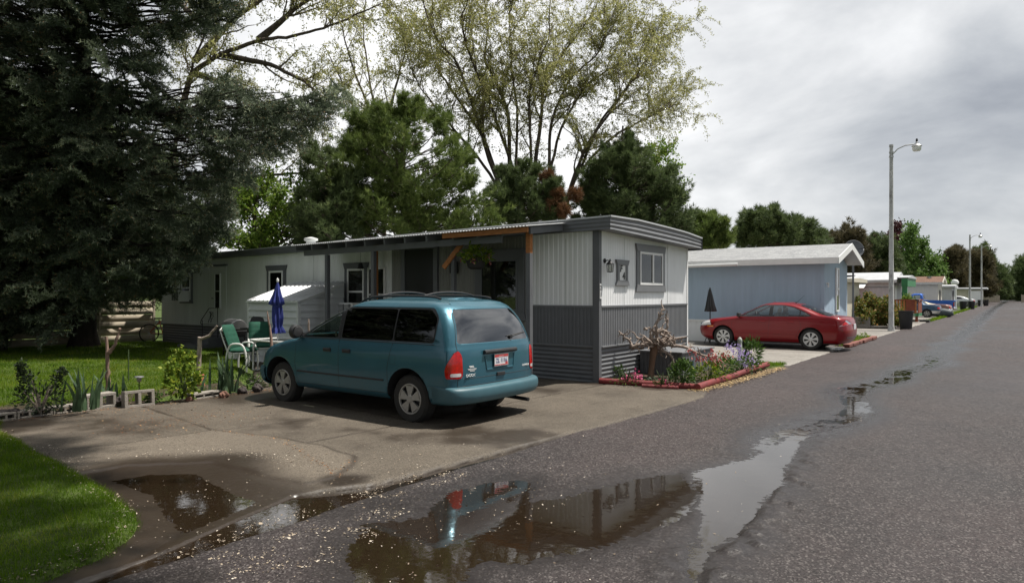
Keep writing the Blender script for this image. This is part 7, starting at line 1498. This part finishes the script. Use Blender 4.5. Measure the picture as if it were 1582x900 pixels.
# --- broadleaf: limbs to lobes, leaf sprays on twigs
def broad(name, label, px, d0, outline, depth, n_lobe, lobe_r, leaves, size, mat, seed, trunk_r=.15, bark='bark', asp=.6, cat='tree', fork=.3, gap=.0, dl=None):
    rng = np.random.RandomState(seed); base = base_of(px, d0); d = dl or d0; t = tree_thing(name, label, base, cat); b = np.array(base); x, y = sample_outline(outline, n_lobe, seed, lobe_r / d * FPX * .5); cxp = np.mean([q[0] for q in outline]); half = max(abs(q[0] - cxp) for q in outline) + 1
    dz = d + depth * np.sqrt(np.clip(1 - ((x - cxp) / half) ** 2, .05, 1)) * rng.uniform(-1, 1, n_lobe); C = px_world(x, y, dz) - b; topz = C[:, 2].max(); m = MB(); tz = np.linspace(0, topz * .92, 8)
    m.tube([Vector((.05 * math.sin(z * 1.1) * z / 3, .05 * math.cos(z * .9) * z / 3, z)) for z in tz], [trunk_r * (1 - .88 * z / topz) + .01 for z in tz], 9); P = []
    for c in C:
        z0 = min(max(topz * fork * .5, c[2] - .75 * math.hypot(c[0], c[1])), topz * .85); limb(m, (0, 0, z0), c, max(.014, trunk_r * .3 * (1 - .7 * z0 / topz)), .012, -.04, rng)
        nt = 7; v = unit(rng.normal(size=(nt, 3))); v[:, 2] += .2; e = c + v * lobe_r * rng.uniform(.6, 1.25, (nt, 1))
        for q in e:
            limb(m, c, q, .012, .005, 0, rng, 3, 4); k = int(leaves / nt * rng.uniform(.6, 1.4)); s = rng.uniform(.25, 1.1, (k, 1)); P.append(c + (q - c) * s + rng.normal(size=(k, 3)) * lobe_r * .16)
    P = np.concatenate(P); m.build('trunk', M[bark], t, smooth=True, sharp=80); leafy('crown', P, size, M[mat], t, seed, asp, .15); return t
# --- open crowned tree: hand laid stems, branches and twigs with small young leaves
def open_tree(name, label, px, d, stems, seed, n2, n3, leaf_n, leaf, mat, r_base, l2=(1.6, 3.4), l3=(.6, 1.5), droop=.5, bark='bark', depth=2.5, cat='tree', lo=.35):
    rng = np.random.RandomState(seed); base = base_of(px, d); t = tree_thing(name, label, base, cat); b = np.array(base); m = MB(); tw = MB(); LP = []
    for si, st_ in enumerate(stems):
        dd = rng.uniform(-depth, depth); k = len(st_); P = [np.array([0.0, 0.0, 0.0])] if st_[0][1] > 280 else []
        for i, (x, y) in enumerate(st_): P.append(px_world(x, y, d + dd * i / (k - 1)) - b)
        P = np.array(P); n = len(P); tt = np.linspace(0, n - 1, n * 4); Q = np.stack([np.interp(tt, np.arange(n), P[:, c]) for c in range(3)], -1); Q = np.concatenate([Q[:1], (Q[:-2] + Q[1:-1] * 2 + Q[2:]) / 4, Q[-1:]]); Q += rng.normal(0, .03, Q.shape) * np.linspace(0, 1, len(Q))[:, None]
        r0 = r_base * rng.uniform(.7, 1.1); R = [r0 * (1 - .9 * (i / (len(Q) - 1)) ** .8) + .012 for i in range(len(Q))]; m.tube([Vector(q) for q in Q], R, 7)
        for _ in range(n2):
            f = rng.uniform(lo, 1) ** .8; i = min(int(f * (len(Q) - 1)), len(Q) - 2); p = Q[i]; tg = unit((Q[i + 1] - Q[i])[None])[0]; sd = unit(rng.normal(size=(1, 3)))[0]; dr = unit((tg * .7 + sd * .8 + np.array([0, 0, .25]))[None])[0]; L2 = rng.uniform(*l2) * (1.15 - .5 * f); c = p.copy(); B = [p.copy()]; ns = 7
            for s in range(ns): dr = unit((dr + rng.normal(0, .16, 3) + np.array([0, 0, .06 - droop * .1 * s / ns]))[None])[0]; c = c + dr * L2 / ns; B.append(c.copy())
            rb = max(.012, min(R[i] * .5, .045)); tw.tube([Vector(q) for q in B], [rb * (1 - .8 * s / ns) + .004 for s in range(ns + 1)], 5)
            for _ in range(n3):
                j = rng.randint(1, ns + 1); q0 = B[j]; d3 = unit((unit((B[j] - B[j - 1])[None])[0] * .6 + rng.normal(0, .6, 3) + np.array([0, 0, .1]))[None])[0]; L3 = rng.uniform(*l3); c3 = q0.copy(); W = [c3.copy()]
                for s in range(4): d3 = unit((d3 + rng.normal(0, .15, 3) + np.array([0, 0, -droop * .22 * s]))[None])[0]; c3 = c3 + d3 * L3 / 4; W.append(c3.copy())
                tw.tube([Vector(q) for q in W], [.008, .007, .006, .005, .003], 3, cap=False); W = np.array(W); u = rng.uniform(.5, 4, leaf_n); k0 = np.clip(u.astype(int), 0, 3); LP.append(W[k0] + (W[k0 + 1] - W[k0]) * (u - k0)[:, None] + rng.normal(0, .05, (leaf_n, 3)))
    m.build('trunk', M[bark], t, smooth=True, sharp=80, fix=False); tw.build('branches', M['twig'], t, smooth=True, sharp=80, fix=False); leafy('crown', np.concatenate(LP), leaf, M[mat], t, seed, .42, -.35); return t
z2 = lambda L_: [(480 + x / 2.25, y / 2.25) for x, y in L_]
open_tree('willow_tree', 'tall open crowned willow with many dark stems and thin young leaves behind the white home', 835, 31, [z2(s) for s in (
    [(690, 720), (620, 560), (590, 450), (540, 300), (500, 200), (440, 150), (400, 40), (380, -40)], [(690, 660), (690, 400), (650, 300), (600, 200), (620, 100), (600, -30)], [(710, 650), (720, 400), (700, 250), (690, 100), (700, -40)], [(770, 640), (800, 420), (810, 300), (880, 180), (960, 80), (1010, -20)],
    [(830, 650), (830, 450), (850, 380), (900, 270), (1000, 190), (1030, 100), (1020, 20)], [(900, 660), (950, 560), (1000, 430), (1080, 330), (1150, 230), (1200, 170), (1230, 120)], [(900, 655), (930, 600), (1040, 480), (1130, 430), (1230, 380), (1290, 360)], [(650, 640), (560, 520), (480, 430), (400, 330), (350, 250)], [(770, 640), (760, 430), (760, 300), (830, 130), (830, -30)], [(660, 650), (600, 470), (500, 330), (440, 240), (410, 120), (420, 30)], [(900, 650), (960, 500), (1050, 380), (1120, 280), (1180, 230)], [(720, 640), (640, 400), (540, 160), (520, 60), (560, -30)], [(820, 640), (870, 440), (960, 290), (1060, 230), (1120, 150)])], 5, 18, 12, 50, .095, 'willow', .115, droop=.75, l3=(.7, 1.8), lo=.22)
open_tree('birch_tree', 'pale limbed tree with a long reaching branch and sparse leaves behind the spruce', 262, 29, [[(262, 300), (272, 220), (288, 150), (300, 95), (318, 40), (335, -30)], [(280, 170), (296, 112), (340, 84), (400, 62), (450, 56), (500, 45), (545, 25), (590, 5)], [(296, 112), (350, 130), (400, 170), (440, 190)], [(300, 95), (360, 30), (420, -10), (470, -40)], [(340, 84), (420, 100), (470, 125), (505, 160)], [(318, 40), (270, 0), (240, -50)], [(400, 62), (460, 10), (520, -30)], [(262, 300), (330, 280), (400, 272), (470, 268), (515, 255)]], 9, 11, 11, 32, .11, 'willow', .15, l2=(1.2, 2.6), l3=(.6, 1.5), droop=.7, depth=1.5, lo=.15)
open_tree('willow_tree', 'lighter thin branched tree standing farther back between the birch and the willow', 600, 42, [[(590, 290), (585, 200), (570, 120), (560, 40), (570, -30)], [(590, 290), (600, 180), (620, 100), (640, 30)], [(590, 290), (560, 200), (530, 130), (500, 70)], [(590, 290), (575, 180), (540, 90), (520, 10)]], 15, 12, 10, 20, .16, 'willow', .15, l2=(2, 4), l3=(.8, 2), droop=.6)
broad('maple_tree', 'fresh green leafy tree behind the left end of the long home', 395, 27, [(325, 398), (335, 330), (350, 285), (400, 265), (450, 262), (500, 280), (520, 330), (520, 380), (470, 395)], 2.0, 70, .55, 240, .14, 'maple', 21, .14)
broad('maple_tree', 'yellow green tree showing behind the dark pine at the right of the willow', 1030, 42, [(960, 330), (965, 260), (990, 215), (1020, 205), (1045, 235), (1055, 290), (1065, 335)], 2.0, 40, .75, 220, .17, 'maple', 22, .16)
pine('pine_tree', 'broad dark green pine directly behind the porch roof', 625, 25.5, [(480, 372), (486, 320), (500, 280), (520, 240), (540, 215), (545, 180), (580, 165), (605, 170), (625, 150), (650, 158), (690, 180), (705, 215), (730, 250), (745, 285), (760, 320), (775, 350), (770, 372)], 2.4, 92, .52, 75, 13, .17, .012, 'pine', 31, .17)
pine('pine_tree', 'lower dark pine boughs at the left of the broad pine', 515, 24.5, [(440, 388), (452, 340), (462, 300), (472, 240), (480, 222), (510, 232), (560, 270), (575, 330), (560, 378)], 1.8, 40, .46, 60, 13, .16, .012, 'pine_b', 32, .13)
pine('pine_tree', 'short pine with orange dead branches behind the home roof', 800, 27, [(745, 345), (752, 300), (770, 262), (800, 250), (830, 258), (862, 280), (872, 310), (880, 342)], 1.4, 44, .40, 60, 13, .16, .012, 'pine_b', 33, .13, dead=[(858, 318, 26.2, .32), (845, 272, 26.6, .22), (888, 300, 26.4, .26), (862, 300, 26.2, .2), (872, 325, 26, .25)])
pine('pine_tree', 'dark spiky topped pine behind the flat corner of the white home', 960, 29, [(885, 345), (888, 305), (900, 290), (915, 255), (935, 228), (955, 222), (972, 205), (990, 232), (1005, 260), (1012, 272), (1040, 262), (1052, 300), (1062, 335), (1068, 372), (1000, 360)], 2.0, 84, .46, 72, 13, .17, .012, 'pine_b', 34, .16)
pine('pine_tree', 'small pine between the white home and the blue grey home', 1095, 38, [(1060, 385), (1062, 345), (1075, 332), (1100, 330), (1118, 345), (1135, 385)], 1.6, 30, .5, 60, 12, .22, .016, 'pine', 35, .13)
pine('pine_tree', 'wide round topped pine behind the blue grey home', 1195, 46, [(1132, 388), (1138, 355), (1150, 335), (1175, 325), (1195, 322), (1205, 335), (1235, 340), (1255, 345), (1272, 365), (1278, 385)], 2.4, 66, .62, 62, 12, .26, .02, 'pine_b', 36, .18)
pine('pine_tree', 'brownish pine showing above the blue grey roof near the dish', 1305, 62, [(1275, 392), (1285, 362), (1305, 352), (1325, 358), (1335, 380), (1345, 420), (1310, 430)], 2, 40, .75, 56, 12, .32, .026, 'brown_cedar', 37, .18, cat='tree')
pine('spruce_tree', 'dark blue green spruce left of the bright poplar', 1358, 66, [(1322, 440), (1328, 395), (1340, 370), (1352, 362), (1372, 372), (1388, 400), (1392, 440)], 1.8, 46, .7, 60, 12, .30, .024, 'pine_b', 38, .18, up=.2, cat='spruce tree')
broad('plum_tree', 'purple leaved tree standing behind the bright green poplar', 1384, 80, [(1366, 400), (1370, 365), (1380, 345), (1392, 342), (1400, 370), (1402, 410)], 1.6, 26, .75, 200, .26, 'purple', 39, .15, cat='tree')
broad('poplar_tree', 'tall bright green poplar behind the beige home', 1415, 76, [(1362, 440), (1372, 405), (1385, 400), (1390, 372), (1398, 345), (1407, 338), (1418, 345), (1424, 370), (1434, 368), (1442, 392), (1455, 405), (1462, 430), (1458, 462), (1400, 450)], 2.8, 74, .85, 230, .28, 'poplar', 40, .2, cat='poplar tree')
broad('poplar_tree', 'lower green leafy tree beside the bright poplar, over the small whitish home', 1452, 74, [(1436, 450), (1440, 425), (1452, 405), (1462, 415), (1464, 440), (1456, 468)], 1.2, 22, .6, 200, .24, 'poplar', 41, .12, cat='tree')
pine('cedar_tree', 'brown tinged round cedar at the left of the far lamp', 1474, 112, [(1456, 446), (1457, 410), (1463, 390), (1476, 384), (1488, 392), (1492, 420), (1492, 450)], 3, 44, 1.15, 62, 12, .5, .042, 'brown_cedar', 42, .25, cat='cedar tree')
pine('cedar_tree', 'large rusty brown cedar between the two far lamp poles', 1508, 124, [(1488, 450), (1490, 405), (1500, 392), (1515, 390), (1528, 402), (1535, 440), (1535, 458)], 3.4, 56, 1.25, 62, 12, .55, .045, 'brown_cedar', 43, .25, cat='cedar tree')
pine('pine_tree', 'dark pointed pine behind the rusty brown cedar', 1530, 150, [(1505, 420), (1512, 385), (1520, 378), (1530, 395), (1545, 415), (1556, 430), (1560, 462), (1520, 462)], 3.4, 56, 1.4, 62, 12, .6, .05, 'pine_b', 44, .3)
pine('pine_tree', 'far dark conifer at the right edge of the photo', 1584, 165, [(1562, 462), (1566, 425), (1573, 412), (1580, 400), (1590, 410), (1604, 430), (1606, 462)], 3.4, 50, 1.5, 62, 12, .7, .055, 'pine_b', 45, .3)
pine('pine_tree', 'low dark trees closing the end of the road', 1548, 205, [(1500, 464), (1505, 440), (1525, 432), (1560, 436), (1600, 430), (1640, 425), (1640, 464)], 4, 70, 1.9, 70, 12, .9, .08, 'pine_b', 46, .3)
pine('hedge', 'clipped dark green hedge behind the far right fence', 1575, 172, [(1560, 462), (1560, 434), (1600, 432), (1600, 462)], 1.6, 46, 1.1, 90, 10, .5, .05, 'pine', 47, .2, cat='hedge')
pine('pine_tree', 'row of distant dark trees behind the roofs of the far homes', 1420, 150, [(1300, 440), (1310, 412), (1350, 405), (1400, 412), (1450, 420), (1480, 418), (1480, 450)], 4, 90, 1.5, 62, 12, .7, .06, 'pine_b', 48, .3)
broad('red_bush', 'wide bush with red tinged young leaves left of the nearest lamp pole', 1350, 36.5, [(1308, 508), (1309, 475), (1318, 455), (1335, 452), (1352, 462), (1372, 462), (1388, 475), (1398, 490), (1394, 508)], 1.3, 110, .34, 260, .12, 'redbush', 50, .06, cat='shrub', fork=.1)
broad('porch_plant', 'small green bush at the foot of the white porch door', 1402, 43, [(1392, 470), (1394, 458), (1404, 455), (1412, 462), (1414, 472)], .5, 10, .25, 90, .10, 'maple', 51, .04, cat='shrub')
# --- trees that fill behind the spruce and past the left end
pine('pine_tree', 'dark trees far behind the board fence and the spruce', 150, 36, [(-150, 470), (-150, 200), (0, 120), (150, 150), (260, 250), (330, 330), (340, 440), (100, 480)], 3, 90, 1.2, 80, 12, .34, .03, 'pine_b', 52, .25)

pine('pine_tree', 'dark trees behind the far left end of the long home', 300, 44, [(180, 452), (190, 400), (250, 385), (320, 395), (330, 452)], 3, 70, 1.2, 80, 12, .36, .032, 'pine_b', 53, .2)

# --- the big blue spruce at the left
def spray_template(rng):
    """a flat drooping spruce spray along +x, z up: twigs as segments"""
    segs = []; P = []; p = np.zeros(3); n = 9
    for i in range(n + 1):
        t = i / n; P.append(np.array([t, 0.04 * math.sin(t * 5 + rng.rand()), -.22 * t + .26 * t * t]))
    segs.append(np.array(P))
    for i in range(1, n):
        for s in (-1, 1):
            L_ = (.50 * (1 - i / (n + .6)) + .10) * rng.uniform(.75, 1.2); a = rng.uniform(.65, .95); q = [P[i] + np.array([L_ * u * math.cos(a), s * L_ * u * math.sin(a), -.18 * L_ * u * u + .06 * u * rng.normal()]) for u in np.linspace(0, 1, 5)]; segs.append(np.array(q))
    V, F, tone, tips = [], [], [], []; c = 0
    for si, S in enumerate(segs):
        ln = np.linalg.norm(S[-1] - S[0]); k = max(4, int(ln / .042))
        for j in range(k):
            u = j / (k - 1) * (len(S) - 1); i = min(int(u), len(S) - 2); o = S[i] + (S[i + 1] - S[i]) * (u - i); t = unit((S[i + 1] - S[i])[None])[0]
            for _ in range(4):
                d = unit((t * .75 + unit(rng.normal(size=(1, 3)))[0] * .85 + np.array([0, 0, .18]))[None])[0]; s = unit(np.cross(d, rng.normal(size=3))[None])[0]; L_ = .095 * rng.uniform(.7, 1.25); w = .0105; V += [o - s * w, o + s * w, o + d * L_]; F.append((c, c + 1, c + 2)); c += 3; tone.append(.25 + .55 * (j / k) ** 2 + rng.normal(0, .1))
        tips.append(S[-1])
    return np.array(V), np.array(F), np.array(tone), segs, np.array(tips)
def spruce():
    rng = np.random.RandomState(77); TP = [spray_template(rng) for _ in range(6)]
    tb_ = at(130, 538); base = Vector((tb_.x, tb_.y, 0)); b = np.array(base); t = tree_thing('spruce_tree', 'huge dark blue spruce with drooping needle boughs over the left half of the photo', base, 'spruce tree'); dB = (base.x * FW.x + base.y * FW.y)
    OUT = [(-300, -190), (402, -190), (396, -10), (378, 40), (345, 62), (318, 58), (282, 66), (262, 100), (258, 130), (288, 150), (318, 120), (345, 92), (365, 112), (400, 128), (440, 140), (500, 136), (535, 120), (548, 118), (538, 152), (505, 190), (470, 225), (430, 246), (400, 262), (376, 300), (366, 350), (345, 385), (318, 400), (292, 422), (260, 456), (228, 472), (195, 478), (150, 490), (112, 508), (70, 528), (30, 525), (0, 535), (-300, 550)]
    n = 2500; x, y = sample_outline(OUT, n, 5, 22); xe, ye = sample_outline(OUT, 1500, 6, 9); sd = poly_sd(xe, ye, OUT); k = (sd > -42) & (xe > -50); x = np.concatenate([x, xe[k][:520]]); y = np.concatenate([y, ye[k][:520]]); n = len(x)
    cen = dB - 1.0 - np.clip((x - 250) / 300, 0, 1) * 3.2; spr = 2.6 - np.clip((x - 200) / 300, 0, 1) * 1.5; u = rng.uniform(-1, 1, n); d = cen + spr * u; lowl = np.clip((-x) / 250, 0, 1); d = d - 3.5 * lowl
    P = px_world(x, y, d) - b
    out = P.copy(); out[:, 2] = 0; out = unit(out + rng.normal(size=(n, 3)) * np.array([.9, .9, .0]) * 1.2 - np.array([FW.x, FW.y, 0]) * .5); out[:, 2] = rng.uniform(-1.0, .25, n); out = unit(out)
    AV, AF, AT, off = [], [], [], 0; m = MB(); B = []; BT = []
    for i in range(n):
        V, F, T, segs, tips = TP[rng.randint(6)]; xa = out[i]; ya = unit(np.cross([0, 0, 1.0], xa)[None])[0]; za = np.cross(xa, ya); roll = rng.normal(0, .7); y2 = ya * math.cos(roll) + za * math.sin(roll); z2_ = -ya * math.sin(roll) + za * math.cos(roll); R = np.stack([xa, y2, z2_], 0); s = rng.uniform(.75, 1.25); o = P[i] - xa * s * .5
        AV.append((V * s) @ R + o); AF.append(F + off); off += len(V); AT.append(np.clip(T + rng.normal(-.02, .2), 0, 1))
        S = (segs[0][::3] * s) @ R + o; m.tube([Vector(q) for q in S], [.012, .010, .007, .004][:len(S)], 4, cap=False)
        if rng.rand() < .8:
            tp = (tips * s) @ R + o; B.append(tp); 
        if i % 4 == 0:
            zt_ = max(.8, P[i, 2] + .15 * math.hypot(P[i, 0], P[i, 1])); limb(m, (0, 0, zt_), o, .05, .012, .04, rng, 6, 5)
    V = np.concatenate(AV); F = np.concatenate(AF); np_mesh('crown', V, F, M['spruce'], t, False, {'tone': np.concatenate(AT)})
    B = np.concatenate(B); D = np.tile([0, 0, .2], (len(B), 1)) + rng.normal(size=B.shape); V, F = needles(B, unit(D), 2, .05, .011, .4, rng); np_mesh('buds', V, F, M['spruce_tip'], t, False, {'tone': rng.rand(len(F))})
    H = 16; m.tube([(0, 0, -.1), (0, 0, .15), (0, 0, .5), (.02, 0, 2), (.0, .05, 6), (0, 0, 11), (0, 0, H)], [.62, .46, .36, .32, .24, .14, .02], 14); m.build('trunk', M['bark_dark'], t, smooth=True, sharp=80)
    q = at(2, 545); base2 = Vector((q.x, q.y, 0)); t2 = tree_thing('bare_trunk', 'leaning bare trunk at the left edge under the spruce boughs', base2, 'tree trunk'); m = MB(); m.tube([(0, 0, -.1), (.06, .05, .5), (.35, .3, 1.3), (.6, .5, 2.2), (.75, .6, 3.6)], [.15, .11, .10, .09, .06], 10); m.build('trunk', M['bark_dark'], t2, smooth=True)
    return t
SPR = spruce()
for lab, p, rz in (('tall blue spruce on the near lawn, far left behind the camera', (-24, -6.5, 0), 4.1), ('tall blue spruce at the road edge behind the camera', (-5.5, -11, 0), 0.7)):
    c = copy_tree(SPR); c.location = p; c.rotation_euler = (0, 0, rz); c['label'] = lab

broad('maple_tree', 'broad leafy tree left of the camera that shades the near corner of the lawn', -1441, 4.1, [(330 + 640 * math.cos(a * PI / 8), -930 + 480 * math.sin(a * PI / 8)) for a in range(16)], 4.2, 85, 1.0, 460, .18, 'maple', 71, .22, dl=6.3)
